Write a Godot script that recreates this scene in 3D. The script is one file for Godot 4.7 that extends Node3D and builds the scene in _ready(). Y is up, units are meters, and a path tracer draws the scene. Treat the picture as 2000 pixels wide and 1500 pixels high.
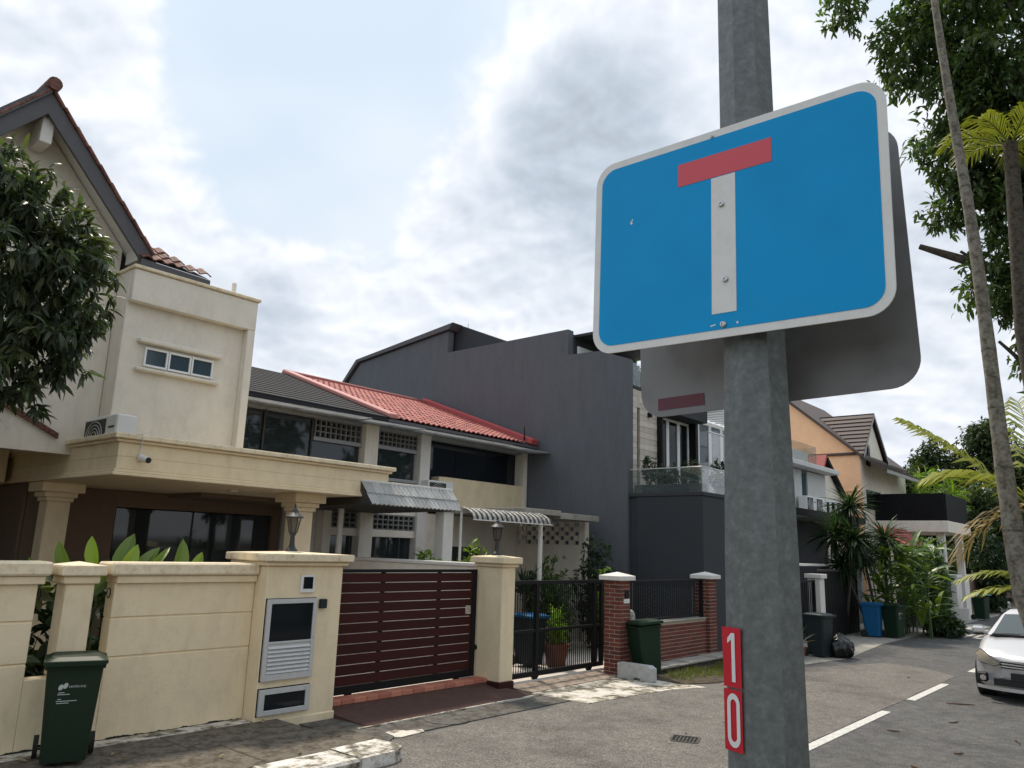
extends Node3D
# A street of terrace houses seen past a lamp post with a road sign.
# x runs across the street (houses at negative x), z along it (away is negative), y up, metres.

var R := RandomNumberGenerator.new()
var M := {}
var used := {}
var cached := {}
const EYE := Vector3(0, 2.2, 0)


class Shape:
	var v := PackedVector3Array()
	var n := PackedVector3Array()

	func tri(a: Vector3, b: Vector3, c: Vector3, na: Vector3, nb: Vector3, nc: Vector3) -> void:
		var g := (b - a).cross(c - a)
		v.append(a); n.append(na)
		if g.dot(na + nb + nc) > 0.0:
			v.append(c); n.append(nc); v.append(b); n.append(nb)
		else:
			v.append(b); n.append(nb); v.append(c); n.append(nc)

	func flat(a: Vector3, b: Vector3, c: Vector3, out: Vector3) -> void:
		tri(a, b, c, out, out, out)

	func quad(a: Vector3, b: Vector3, c: Vector3, d: Vector3, towards := Vector3.ZERO) -> void:
		var g := (b - a).cross(c - a)
		if g.length_squared() < 1e-14:
			g = (c - a).cross(d - a)
		g = g.normalized()
		if towards != Vector3.ZERO and g.dot(towards) < 0.0:
			g = -g
		flat(a, b, c, g); flat(a, c, d, g)

	func box(a: Vector3, b: Vector3) -> void:
		var lo := Vector3(minf(a.x, b.x), minf(a.y, b.y), minf(a.z, b.z))
		var hi := Vector3(maxf(a.x, b.x), maxf(a.y, b.y), maxf(a.z, b.z))
		hull((lo + hi) * 0.5, hi - lo, Basis.IDENTITY, 0.0)

	func hull(at: Vector3, size: Vector3, turn := Basis.IDENTITY, ch := 0.0) -> void:
		var h := size * 0.5
		ch = minf(ch, minf(h.x, minf(h.y, h.z)) * 0.6)
		for i in 3:
			var j := (i + 1) % 3
			var k := (i + 2) % 3
			for s in [-1.0, 1.0]:
				var q: Array[Vector3] = []
				for t in [[-1.0, -1.0], [1.0, -1.0], [1.0, 1.0], [-1.0, 1.0]]:
					var p := Vector3.ZERO
					p[i] = s * h[i]; p[j] = t[0] * (h[j] - ch); p[k] = t[1] * (h[k] - ch)
					q.append(at + turn * p)
				var e := Vector3.ZERO
				e[i] = s
				quad(q[0], q[1], q[2], q[3], turn * e)
		if ch <= 0.0:
			return
		for i in 3:
			var j := (i + 1) % 3
			var k := (i + 2) % 3
			for s in [-1.0, 1.0]:
				for t in [-1.0, 1.0]:
					var q: Array[Vector3] = []
					for w in [[0, -1.0], [0, 1.0], [1, 1.0], [1, -1.0]]:
						var p := Vector3.ZERO
						p[i] = s * (h[i] - (0.0 if w[0] == 0 else ch))
						p[j] = t * (h[j] - (ch if w[0] == 0 else 0.0))
						p[k] = w[1] * (h[k] - ch)
						q.append(at + turn * p)
					var e := Vector3.ZERO
					e[i] = s; e[j] = t
					quad(q[0], q[1], q[2], q[3], turn * e)
		for a in [-1.0, 1.0]:
			for b in [-1.0, 1.0]:
				for c in [-1.0, 1.0]:
					var s := Vector3(a, b, c)
					var q: Array[Vector3] = []
					for i in 3:
						var p := s * (h - Vector3.ONE * ch)
						p[i] = s[i] * h[i]
						q.append(at + turn * p)
					flat(q[0], q[1], q[2], (turn * s).normalized())

	# poly in the plane: axis 0 -> (z, y), axis 1 -> (x, z), axis 2 -> (x, y); drawn out from a to b along the axis
	func drawn(poly: PackedVector2Array, axis: int, a: float, b: float) -> void:
		var lo := minf(a, b)
		var hi := maxf(a, b)
		var at := func(p: Vector2, w: float) -> Vector3:
			return Vector3(w, p.y, p.x) if axis == 0 else Vector3(p.x, w, p.y) if axis == 1 else Vector3(p.x, p.y, w)
		var e := Vector3.ZERO
		e[axis] = 1.0
		var t := Geometry2D.triangulate_polygon(poly)
		for i in range(0, t.size(), 3):
			flat(at.call(poly[t[i]], hi), at.call(poly[t[i + 1]], hi), at.call(poly[t[i + 2]], hi), e)
			flat(at.call(poly[t[i]], lo), at.call(poly[t[i + 1]], lo), at.call(poly[t[i + 2]], lo), -e)
		var cw := Geometry2D.is_polygon_clockwise(poly)
		for i in poly.size():
			var p := poly[i]
			var q := poly[(i + 1) % poly.size()]
			var d := (q - p).orthogonal().normalized()
			if not cw:
				d = -d
			# orthogonal() of a counter-clockwise edge points inwards in y-up axes; test against a point just outside
			var mid := (p + q) * 0.5
			if Geometry2D.is_point_in_polygon(mid + d * 0.0005, poly):
				d = -d
			var o: Vector3 = at.call(d, 0.0)
			quad(at.call(p, lo), at.call(q, lo), at.call(q, hi), at.call(p, hi), o)

	func tube(path: Array, radii: Array, sides := 8, caps := true) -> void:
		var rings: Array = []
		var x := Vector3.ZERO
		for i in path.size():
			var d: Vector3 = (path[mini(i + 1, path.size() - 1)] - path[maxi(i - 1, 0)]).normalized()
			if x == Vector3.ZERO:
				x = d.cross(Vector3.UP if absf(d.y) < 0.9 else Vector3.RIGHT).normalized()
			x = (x - d * x.dot(d)).normalized()
			var y := d.cross(x)
			var ring: Array = []
			for k in sides:
				var a := TAU * k / sides
				ring.append(x * cos(a) + y * sin(a))
			rings.append(ring)
		for i in path.size() - 1:
			for k in sides:
				var l := (k + 1) % sides
				var a: Vector3 = path[i] + rings[i][k] * radii[i]
				var b: Vector3 = path[i] + rings[i][l] * radii[i]
				var c: Vector3 = path[i + 1] + rings[i + 1][l] * radii[i + 1]
				var d: Vector3 = path[i + 1] + rings[i + 1][k] * radii[i + 1]
				tri(a, b, c, rings[i][k], rings[i][l], rings[i + 1][l])
				tri(a, c, d, rings[i][k], rings[i + 1][l], rings[i + 1][k])
		if caps:
			for e in [0, path.size() - 1]:
				var o: Vector3 = (path[0] - path[1]).normalized() if e == 0 else (path[e] - path[e - 1]).normalized()
				for k in sides:
					flat(path[e], path[e] + rings[e][k] * radii[e], path[e] + rings[e][(k + 1) % sides] * radii[e], o)

	# profile of (radius, height) pairs turned round the y axis; hard = flat facets
	func lathe(profile: Array, sides: int, at := Vector3.ZERO, hard := false, turn := 0.0) -> void:
		for i in profile.size() - 1:
			var p: Vector2 = profile[i]
			var q: Vector2 = profile[i + 1]
			var s := Vector2(q.y - p.y, p.x - q.x)
			if s.length_squared() < 1e-12:
				continue
			s = s.normalized()
			for k in sides:
				var a := TAU * k / sides + turn
				var b := TAU * (k + 1) / sides + turn
				var da := Vector3(cos(a), 0, sin(a))
				var db := Vector3(cos(b), 0, sin(b))
				var dm := (da + db).normalized()
				var na := (da if not hard else dm) * s.x + Vector3.UP * s.y
				var nb := (db if not hard else dm) * s.x + Vector3.UP * s.y
				var A := at + da * p.x + Vector3.UP * p.y
				var B := at + db * p.x + Vector3.UP * p.y
				var C := at + db * q.x + Vector3.UP * q.y
				var D := at + da * q.x + Vector3.UP * q.y
				if p.x > 1e-6:
					tri(A, B, C, na, nb, nb)
				if q.x > 1e-6:
					tri(A, C, D, na, nb, na)

	# a grid of points, smooth normals
	func sheet(rows: Array) -> void:
		var nr := rows.size()
		var nc: int = rows[0].size()
		var norm: Array = []
		for i in nr:
			var line: Array = []
			for j in nc:
				var du: Vector3 = rows[mini(i + 1, nr - 1)][j] - rows[maxi(i - 1, 0)][j]
				var dv: Vector3 = rows[i][mini(j + 1, nc - 1)] - rows[i][maxi(j - 1, 0)]
				var g := du.cross(dv)
				line.append(g.normalized() if g.length_squared() > 1e-14 else Vector3.UP)
			norm.append(line)
		for i in nr - 1:
			for j in nc - 1:
				tri(rows[i][j], rows[i + 1][j], rows[i + 1][j + 1], norm[i][j], norm[i + 1][j], norm[i + 1][j + 1])
				tri(rows[i][j], rows[i + 1][j + 1], rows[i][j + 1], norm[i][j], norm[i + 1][j + 1], norm[i][j + 1])

	func mesh() -> ArrayMesh:
		var a := []
		a.resize(Mesh.ARRAY_MAX)
		a[Mesh.ARRAY_VERTEX] = v
		a[Mesh.ARRAY_NORMAL] = n
		var m := ArrayMesh.new()
		m.add_surface_from_arrays(Mesh.PRIMITIVE_TRIANGLES, a)
		return m


# ---------------------------------------------------------------- naming and placing
func numbered(called: String) -> String:
	var k: int = used.get(called, 0)
	used[called] = k + 1
	return called if k == 0 else "%s_%03d" % [called, k]


func thing(called: String, at: Vector3, label: String, category: String, group := "") -> Node3D:
	var o := Node3D.new()
	o.name = numbered(called)
	add_child(o)
	o.position = at
	tag(o, label, category, group)
	return o


func tag(o: Node3D, label: String, category: String, group := "") -> void:
	o.set_meta("label", label)
	o.set_meta("category", category)
	if group:
		o.set_meta("group", group)


func put(parent: Node3D, called: String, mesh: Mesh, mat: Material, at := Transform3D.IDENTITY) -> MeshInstance3D:
	var o := MeshInstance3D.new()
	o.name = called
	o.mesh = mesh
	o.material_override = mat
	parent.add_child(o, true)
	o.global_transform = at
	return o


func part(parent: Node3D, called: String, s: Shape, mat: Material) -> MeshInstance3D:
	return put(parent, called, s.mesh(), mat)


func setting(called: String, s: Shape, mat: Material) -> MeshInstance3D:
	var o := put(self, numbered(called), s.mesh(), mat)
	o.set_meta("kind", "structure")
	return o


func block_mesh(size: Vector3, ch := 0.006) -> ArrayMesh:
	var key := "%.4f %.4f %.4f %.4f" % [size.x, size.y, size.z, ch]
	if not cached.has(key):
		var s := Shape.new()
		s.hull(Vector3.ZERO, size, Basis.IDENTITY, ch)
		cached[key] = s.mesh()
	return cached[key]


# a chamfered block between two corners
func bl(parent: Node3D, called: String, mat: Material, a: Vector3, b: Vector3, ch := 0.006) -> MeshInstance3D:
	var size := (b - a).abs()
	return put(parent, called, block_mesh(size, ch), mat, Transform3D(Basis.IDENTITY, (a + b) * 0.5))


# a bar of that cross-section from a to b
func bar(parent: Node3D, called: String, mat: Material, a: Vector3, b: Vector3, w: float, h: float, ch := 0.002) -> MeshInstance3D:
	var d := b - a
	var z := d.normalized()
	var x := Vector3.UP.cross(z).normalized() if absf(z.y) < 0.99 else Vector3.RIGHT
	return put(parent, called, block_mesh(Vector3(w, h, d.length()), ch), mat, Transform3D(Basis(x, z.cross(x), z), (a + b) * 0.5))


# alike pieces: the 300 nearest the street corner are parts, the rest one joined part
func pieces(parent: Node3D, called: String, mesh: Mesh, mats: Array, places: Array) -> void:
	places.sort_custom(func(a: Transform3D, b: Transform3D) -> bool: return a.origin.distance_squared_to(EYE) < b.origin.distance_squared_to(EYE))
	for i in mini(300, places.size()):
		put(parent, called, mesh, mats[R.randi() % mats.size()], places[i])
	if places.size() > 300:
		many(parent, called + "_field", mesh, mats[0], places.slice(300)).set_meta("kind", "stuff")


func many(parent: Node3D, called: String, mesh: Mesh, mat: Material, places: Array, tints := []) -> MultiMeshInstance3D:
	var mm := MultiMesh.new()
	mm.transform_format = MultiMesh.TRANSFORM_3D
	mm.use_colors = tints.size() > 0
	mm.mesh = mesh
	mm.instance_count = places.size()
	for i in places.size():
		mm.set_instance_transform(i, places[i])
		if tints.size():
			mm.set_instance_color(i, tints[i])
	var o := MultiMeshInstance3D.new()
	o.name = called
	o.multimesh = mm
	o.material_override = mat
	parent.add_child(o, true)
	o.global_transform = Transform3D.IDENTITY
	return o


# leaves and the like joined into one mesh, each with its own tint (tints run to 1.6, stored as a share of that)
func joined(parent: Node3D, called: String, mesh: ArrayMesh, m: Material, places: Array, tints: Array) -> MeshInstance3D:
	var a := mesh.surface_get_arrays(0)
	var v: PackedVector3Array = a[Mesh.ARRAY_VERTEX]
	var n: PackedVector3Array = a[Mesh.ARRAY_NORMAL]
	var V := PackedVector3Array()
	var N := PackedVector3Array()
	var C := PackedColorArray()
	var one := PackedColorArray()
	one.resize(v.size())
	for i in places.size():
		var t: Transform3D = places[i]
		V.append_array(t * v)
		N.append_array(Transform3D(t.basis.orthonormalized(), Vector3.ZERO) * n)
		var c: Color = tints[i]
		one.fill(Color(minf(c.r / 1.6, 1.0), minf(c.g / 1.6, 1.0), minf(c.b / 1.6, 1.0)))
		C.append_array(one)
	var out := []
	out.resize(Mesh.ARRAY_MAX)
	out[Mesh.ARRAY_VERTEX] = V
	out[Mesh.ARRAY_NORMAL] = N
	out[Mesh.ARRAY_COLOR] = C
	var am := ArrayMesh.new()
	am.add_surface_from_arrays(Mesh.PRIMITIVE_TRIANGLES, out)
	return put(parent, called, am, m)


# ---------------------------------------------------------------- materials
func lin(r: float, g: float, b: float) -> Color:
	return Color(r, g, b).linear_to_srgb()


func noise(seed_: int, freq: float, octaves := 4, kind := FastNoiseLite.TYPE_SIMPLEX_SMOOTH) -> FastNoiseLite:
	var f := FastNoiseLite.new()
	f.seed = seed_
	f.frequency = freq
	f.noise_type = kind
	f.fractal_type = FastNoiseLite.FRACTAL_FBM if octaves > 1 else FastNoiseLite.FRACTAL_NONE
	f.fractal_octaves = octaves
	if kind == FastNoiseLite.TYPE_CELLULAR:
		f.cellular_return_type = FastNoiseLite.RETURN_CELL_VALUE
	return f


# layers of [noise, weight]; the sum runs through a row of linear colours
func picture(size: int, layers: Array, colors: Array, contrast := 1.0) -> ImageTexture:
	var data: Array[PackedByteArray] = []
	var total := 0.0
	for l in layers:
		data.append(l[0].get_seamless_image(size, size).get_data())
		total += l[1]
	var out := PackedByteArray()
	out.resize(size * size * 3)
	var table: Array = []
	for i in 256:
		var t := clampf((i / 255.0 - 0.5) * contrast + 0.5, 0.0, 1.0) * (colors.size() - 1)
		var k := mini(int(t), colors.size() - 2)
		var c: Color = (colors[k] as Color).lerp(colors[k + 1], t - k).linear_to_srgb()
		table.append([int(c.r * 255), int(c.g * 255), int(c.b * 255)])
	var n := layers.size()
	for i in size * size:
		var s := 0.0
		for k in n:
			s += data[k][i] * layers[k][1]
		var q: Array = table[clampi(int(s / total), 0, 255)]
		out[i * 3] = q[0]; out[i * 3 + 1] = q[1]; out[i * 3 + 2] = q[2]
	return ImageTexture.create_from_image(Image.create_from_data(size, size, false, Image.FORMAT_RGB8, out))


func bumps(size: int, layers: Array, strength: float) -> ImageTexture:
	var data: Array[PackedByteArray] = []
	var total := 0.0
	for l in layers:
		data.append(l[0].get_seamless_image(size, size).get_data())
		total += l[1]
	var out := PackedByteArray()
	out.resize(size * size)
	for i in size * size:
		var s := 0.0
		for k in layers.size():
			s += data[k][i] * layers[k][1]
		out[i] = clampi(int(s / total), 0, 255)
	var im := Image.create_from_data(size, size, false, Image.FORMAT_L8, out)
	im.convert(Image.FORMAT_RGBA8)
	im.bump_map_to_normal_map(strength)
	return ImageTexture.create_from_image(im)


func mat(called: String, c: Color, rough := 0.8, tex: Texture2D = null, metres := 1.0, normal: Texture2D = null, depth := 1.0) -> StandardMaterial3D:
	var m := StandardMaterial3D.new()
	m.resource_name = called
	m.albedo_color = c.linear_to_srgb()
	m.roughness = rough
	if tex or normal:
		m.uv1_triplanar = true
		m.uv1_world_triplanar = true
		m.uv1_triplanar_sharpness = 4.0
		m.uv1_scale = Vector3.ONE / metres
	if tex:
		m.albedo_texture = tex
	if normal:
		m.normal_enabled = true
		m.normal_texture = normal
		m.normal_scale = depth
	M[called] = m
	return m


func leafy(called: String, c: Color, back := 0.5, rough := 0.45) -> void:
	# one for single leaves, one for joined crowns whose tints vary
	for joint in [false, true]:
		var m := mat(called + ("_v" if joint else ""), c * (2.2 if joint else 1.0), rough)
		m.vertex_color_use_as_albedo = joint
		m.backlight_enabled = true
		m.backlight = (Color(0.85, 1.0, 0.42) * 0.95 if joint else Color(c.r * 1.2, c.g * 1.25, c.b * 0.7) * back).linear_to_srgb()
		m.cull_mode = BaseMaterial3D.CULL_DISABLED


func pane(called: String, c: Color, alpha: float) -> StandardMaterial3D:
	var m := mat(called, c, 0.03)
	m.transparency = BaseMaterial3D.TRANSPARENCY_ALPHA
	m.albedo_color.a = alpha
	return m


func make_materials() -> void:
	var W := Color(1, 1, 1)
	var fine := noise(11, 0.11, 3)
	var coarse := noise(12, 0.012, 5)
	var middle := noise(13, 0.035, 4)
	var speck := noise(14, 0.32, 2)
	var grit := noise(15, 0.24, 1, FastNoiseLite.TYPE_CELLULAR)
	var g := func(a: float) -> Color: return Color(a, a, a)
	var soft: ImageTexture = picture(512, [[coarse, 1.0], [fine, 0.45], [middle, 0.5]], [g.call(0.86), g.call(0.97), g.call(1.0)], 1.2)
	var blotch: ImageTexture = picture(512, [[coarse, 1.0], [middle, 0.8], [fine, 0.3]], [Color(0.30, 0.27, 0.22), Color(0.62, 0.58, 0.52), Color(0.95, 0.94, 0.92), W], 2.0)
	var stain: ImageTexture = picture(512, [[coarse, 1.0], [middle, 0.7], [fine, 0.3]], [Color(0.66, 0.63, 0.57), Color(0.88, 0.87, 0.85), W, W], 1.6)
	var worn: ImageTexture = picture(512, [[noise(41, 0.010, 5), 1.0], [noise(42, 0.03, 4), 0.5]], [g.call(0.66), g.call(0.86), g.call(0.97), W], 1.6)
	var runs: ImageTexture = picture(512, [[noise(51, 0.02, 5), 1.0], [noise(52, 0.06, 3), 0.5]], [Color(0.90, 0.895, 0.88), Color(0.965, 0.963, 0.96), W, W], 1.5)
	var mould: ImageTexture = picture(512, [[coarse, 1.0], [middle, 0.9], [fine, 0.5]], [Color(0.62, 0.57, 0.48), Color(0.84, 0.81, 0.76), Color(0.96, 0.95, 0.94), W, W], 1.5)
	var grime: ImageTexture = picture(512, [[coarse, 1.0], [middle, 1.0], [fine, 0.5]], [Color(0.10, 0.10, 0.08), Color(0.35, 0.32, 0.26), Color(0.85, 0.82, 0.77), W, W], 2.2)
	var rough_n: ImageTexture = bumps(512, [[fine, 1.0], [speck, 0.7]], 3.0)
	var soft_n: ImageTexture = bumps(512, [[middle, 1.0], [fine, 0.6]], 2.0)
	var grit_n: ImageTexture = bumps(1024, [[grit, 1.0], [speck, 0.6]], 6.0)
	var chips: ImageTexture = picture(1024, [[grit, 1.0], [speck, 0.5], [coarse, 0.30]], [Color(0.05, 0.046, 0.042), Color(0.11, 0.10, 0.09), Color(0.20, 0.183, 0.16), Color(0.29, 0.27, 0.24), Color(0.44, 0.42, 0.38)], 1.1)
	var dark_chips: ImageTexture = picture(1024, [[grit, 0.8], [speck, 0.6], [coarse, 0.5]], [Color(0.045, 0.044, 0.043), Color(0.085, 0.083, 0.08), Color(0.13, 0.127, 0.122), Color(0.19, 0.185, 0.18)], 1.6)
	mat("light_asphalt", Color(0.88, 0.87, 0.865), 0.93, chips, 2.9, grit_n, 0.6)
	mat("dark_asphalt", Color(1.0, 1.0, 1.0), 0.92, dark_chips, 2.9, grit_n, 0.5)
	for k in ["light_asphalt", "dark_asphalt"]:
		# wide worn and oily patches over the fine stone
		var m: StandardMaterial3D = M[k]
		m.detail_enabled = true
		m.detail_albedo = worn
		m.detail_blend_mode = BaseMaterial3D.BLEND_MODE_MUL
		m.detail_uv_layer = BaseMaterial3D.DETAIL_UV_2
		m.uv2_triplanar = true
		m.uv2_world_triplanar = true
		m.uv2_scale = Vector3(0.13, 0.13, 0.13)
	mat("plaster", Color(0.85, 0.705, 0.475), 0.85, soft, 2.3, soft_n, 0.35)
	mat("plaster_low", Color(0.84, 0.695, 0.465), 0.88, soft, 1.9, soft_n, 0.4)
	mat("plaster_pale", Color(0.82, 0.755, 0.645), 0.85, soft, 2.9, soft_n, 0.3)
	mat("plaster_white", Color(0.74, 0.71, 0.66), 0.8, soft, 2.2, soft_n, 0.3)
	mat("capping", Color(0.85, 0.73, 0.53), 0.85, mould, 1.3, soft_n, 0.4)
	mat("concrete", Color(0.36, 0.34, 0.30), 0.92, stain, 3.1, rough_n, 0.5)
	mat("pavement", Color(0.145, 0.125, 0.10), 0.95, blotch, 1.35, rough_n, 0.6)
	mat("stained_concrete", Color(0.62, 0.59, 0.53), 0.92, grime, 4.2, rough_n, 0.5)
	mat("dark_concrete", Color(0.115, 0.11, 0.10), 0.9, blotch, 1.7, rough_n, 0.4)
	mat("kerb_paint", Color(0.70, 0.68, 0.65), 0.8, grime, 2.7, rough_n, 0.5)
	mat("brown_coating", Color(0.085, 0.042, 0.032), 0.92, stain, 1.7, rough_n, 0.3)
	mat("road_paint", Color(0.62, 0.61, 0.58), 0.75, stain, 0.9, rough_n, 0.4)
	mat("old_paint", Color(0.55, 0.54, 0.52), 0.8, blotch, 0.7)
	mat("soil", Color(0.09, 0.072, 0.045), 1.0, blotch, 1.2, rough_n, 1.0)
	mat("ground", Color(0.10, 0.10, 0.065), 1.0, blotch, 2.0)
	mat("inside_floor", Color(0.74, 0.66, 0.60), 0.5, soft, 1.4)
	mat("pink_tile", Color(0.42, 0.34, 0.28), 0.6, blotch, 1.3)
	mat("mortar", Color(0.46, 0.37, 0.28), 0.95, soft, 0.5, rough_n, 0.5)
	for k in 4:
		mat("brick_%d" % k, [Color(0.165, 0.040, 0.028), Color(0.135, 0.034, 0.025), Color(0.185, 0.05, 0.034), Color(0.115, 0.036, 0.028)][k], 0.85, soft, 0.4, rough_n, 0.6)
	for k in 3:
		mat("paver_%d" % k, [Color(0.50, 0.19, 0.12), Color(0.43, 0.15, 0.10), Color(0.56, 0.22, 0.14)][k], 0.8, soft, 0.5, rough_n, 0.4)
	var zinc: ImageTexture = picture(512, [[noise(21, 0.02, 3), 1.0], [noise(22, 0.05, 3), 0.9], [fine, 0.35]], [g.call(0.62), g.call(0.72), g.call(0.82), g.call(1.0)], 2.2)
	mat("zinc", Color(0.215, 0.23, 0.225), 0.5, zinc, 0.42, soft_n, 0.15)
	M.zinc.metallic = 0.35
	mat("sign_back", Color(0.25, 0.245, 0.245), 0.5, picture(512, [[coarse, 1.0], [speck, 0.35]], [g.call(0.75), g.call(0.95), g.call(1.0)], 1.3), 0.8)
	M.sign_back.metallic = 0.2
	mat("sign_white", Color(0.84, 0.81, 0.77), 0.35, soft, 0.5)
	mat("sign_blue", Color(0.0, 0.35, 0.74), 0.38, picture(256, [[coarse, 1.0], [speck, 0.2]], [g.call(0.90), g.call(1.0)]), 0.7)
	M.sign_blue.metallic_specular = 0.3
	mat("sign_red", Color(0.70, 0.075, 0.10), 0.35)
	mat("sign_maroon", Color(0.12, 0.012, 0.03), 0.4)
	mat("tag_red", Color(0.60, 0.006, 0.025), 0.4, soft, 0.3)
	mat("tag_white", Color(0.76, 0.75, 0.73), 0.45)
	mat("steel", Color(0.55, 0.55, 0.55), 0.35)
	M.steel.metallic = 0.9
	mat("black_iron", Color(0.009, 0.009, 0.010), 0.55, soft, 0.8)
	M.black_iron.metallic_specular = 0.3
	mat("gate_slat", Color(0.052, 0.014, 0.012), 0.75, soft, 0.9)
	mat("gate_slat_b", Color(0.045, 0.0125, 0.011), 0.75, soft, 0.7)
	for k in ["gate_slat", "gate_slat_b"]:
		M[k].metallic_specular = 0.3
	mat("lantern", Color(0.02, 0.021, 0.02), 0.5, soft, 0.3)
	pane("lantern_glass", Color(0.10, 0.09, 0.07), 0.55)
	mat("aluminium", Color(0.58, 0.58, 0.57), 0.4, soft, 0.7)
	M.aluminium.metallic = 0.25
	mat("white_frame", Color(0.85, 0.85, 0.83), 0.45)
	mat("dark_glass", Color(0.012, 0.015, 0.018), 0.06)
	M.dark_glass.metallic_specular = 0.28
	mat("blue_glass", Color(0.055, 0.085, 0.105), 0.08)
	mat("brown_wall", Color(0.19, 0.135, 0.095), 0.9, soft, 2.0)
	pane("clear_glass", Color(0.20, 0.28, 0.26), 0.10)
	pane("window_glass", Color(0.03, 0.04, 0.045), 0.75)
	pane("tinted_glass", Color(0.008, 0.012, 0.018), 0.85)
	mat("barge", Color(0.10, 0.095, 0.10), 0.7, soft, 1.1)
	for k in 3:
		mat("red_tile_%d" % k, [Color(0.39, 0.105, 0.09), Color(0.30, 0.085, 0.075), Color(0.45, 0.14, 0.115)][k], 0.8, stain, 0.8)
		mat("old_tile_%d" % k, [Color(0.24, 0.10, 0.075), Color(0.19, 0.08, 0.062), Color(0.28, 0.125, 0.095)][k], 0.8, blotch, 0.7)
		mat("brown_tile_%d" % k, [Color(0.085, 0.062, 0.055), Color(0.075, 0.055, 0.05), Color(0.098, 0.072, 0.064)][k], 0.7, soft, 0.8)
		mat("pale_tile_%d" % k, [Color(0.42, 0.42, 0.41), Color(0.47, 0.47, 0.46), Color(0.37, 0.37, 0.36)][k], 0.75, stain, 0.9)
	mat("red_flash", Color(0.46, 0.075, 0.075), 0.5)
	mat("pink_flash", Color(0.55, 0.22, 0.19), 0.5, soft, 1.0)
	mat("dark_tile", Color(0.020, 0.021, 0.024), 0.95, soft, 0.7)
	mat("eave_sheet", Color(0.50, 0.51, 0.51), 0.4, stain, 2.4)
	M.eave_sheet.backlight_enabled = true
	M.eave_sheet.backlight = Color(0.75, 0.76, 0.77)
	mat("awning_pale", Color(0.52, 0.52, 0.50), 0.6, grime, 1.2)
	mat("awning_dark", Color(0.045, 0.043, 0.04), 0.7)
	mat("grey_render", Color(0.118, 0.126, 0.139), 0.85, soft, 3.6, soft_n, 0.3)
	M.grey_render.uv1_scale = Vector3(0.35, 0.06, 0.35)
	mat("grey_dark", Color(0.038, 0.041, 0.047), 0.8, soft, 3.0)
	for k in ["plaster", "plaster_low", "plaster_pale", "grey_render", "capping"]:
		# faint rain runs down the paint
		var m: StandardMaterial3D = M[k]
		m.detail_enabled = true
		m.detail_albedo = runs
		m.detail_blend_mode = BaseMaterial3D.BLEND_MODE_MUL
		m.detail_uv_layer = BaseMaterial3D.DETAIL_UV_2
		m.uv2_triplanar = true
		m.uv2_world_triplanar = true
		m.uv2_scale = Vector3(0.27, 0.07, 0.27)
	for k in 4:
		var m := mat("timber_%d" % k, [Color(0.66, 0.59, 0.51), Color(0.58, 0.51, 0.44), Color(0.72, 0.65, 0.57), Color(0.62, 0.55, 0.47)][k], 0.7, stain, 1.0)
		m.uv1_scale = Vector3(0.7, 9.0, 0.7)
	mat("white_wall", Color(0.66, 0.66, 0.65), 0.8, soft, 2.0)
	mat("vent_shaded", Color(0.20, 0.20, 0.20), 0.85, soft, 2.0)  # vents darkened: shade under eave and awning is put into the colour
	mat("algae", Color(0.030, 0.030, 0.022), 1.0, stain, 0.5)
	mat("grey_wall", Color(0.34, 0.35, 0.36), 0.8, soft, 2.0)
	mat("orange_wall", Color(0.94, 0.58, 0.35), 0.85, soft, 3.2)
	mat("green_bin", Color(0.011, 0.026, 0.014), 0.5, soft, 0.6)
	mat("bottle_green_bin", Color(0.013, 0.034, 0.018), 0.5, soft, 0.6)
	mat("charcoal_bin", Color(0.022, 0.032, 0.034), 0.5, soft, 0.6)
	mat("blue_bin", Color(0.008, 0.10, 0.24), 0.5, soft, 0.6)
	for k in ["green_bin", "bottle_green_bin", "charcoal_bin", "blue_bin"]:
		M[k].metallic_specular = 0.3
	mat("teal_bag", Color(0.02, 0.15, 0.14), 0.4)
	mat("rubber", Color(0.014, 0.014, 0.014), 0.8)
	mat("print", Color(0.42, 0.48, 0.45), 0.6)
	mat("bag", Color(0.010, 0.010, 0.011), 0.28)
	mat("terracotta", Color(0.17, 0.060, 0.036), 0.8, soft, 0.4)
	mat("pale_pot", Color(0.45, 0.42, 0.38), 0.8, blotch, 0.4)
	mat("bark", Color(0.10, 0.085, 0.065), 0.95, blotch, 0.5, rough_n, 1.0)
	mat("palm_bark", Color(0.27, 0.25, 0.21), 0.9, blotch, 0.7, rough_n, 0.9)
	mat("palm_scar", Color(0.19, 0.175, 0.145), 0.95, blotch, 0.5)
	mat("silver_paint", Color(0.60, 0.60, 0.605), 0.28)
	M.silver_paint.metallic = 0.45
	M.silver_paint.clearcoat_enabled = true
	M.silver_paint.clearcoat = 0.8
	mat("chrome", Color(0.7, 0.7, 0.7), 0.15)
	M.chrome.metallic = 1.0
	mat("head_lens", Color(0.33, 0.29, 0.23), 0.1)
	mat("car_glass", Color(0.06, 0.075, 0.075), 0.04)
	mat("black_plastic", Color(0.012, 0.012, 0.013), 0.5)
	mat("cloth_white", Color(0.60, 0.58, 0.54), 0.9, blotch, 0.4)
	mat("cardboard", Color(0.34, 0.25, 0.16), 0.9, soft, 0.5)
	mat("plastic_white", Color(0.72, 0.72, 0.70), 0.45)
	mat("yellow_plastic", Color(0.62, 0.40, 0.03), 0.5)
	mat("twig", Color(0.12, 0.075, 0.045), 0.95)
	leafy("leaf_mango", Color(0.056, 0.074, 0.042), 0.30, 0.38)
	leafy("leaf_tree", Color(0.060, 0.095, 0.034), 0.55, 0.5)
	leafy("leaf_far", Color(0.036, 0.055, 0.022), 0.5, 0.6)
	leafy("leaf_palm", Color(0.18, 0.20, 0.024), 0.9, 0.45)
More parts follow.
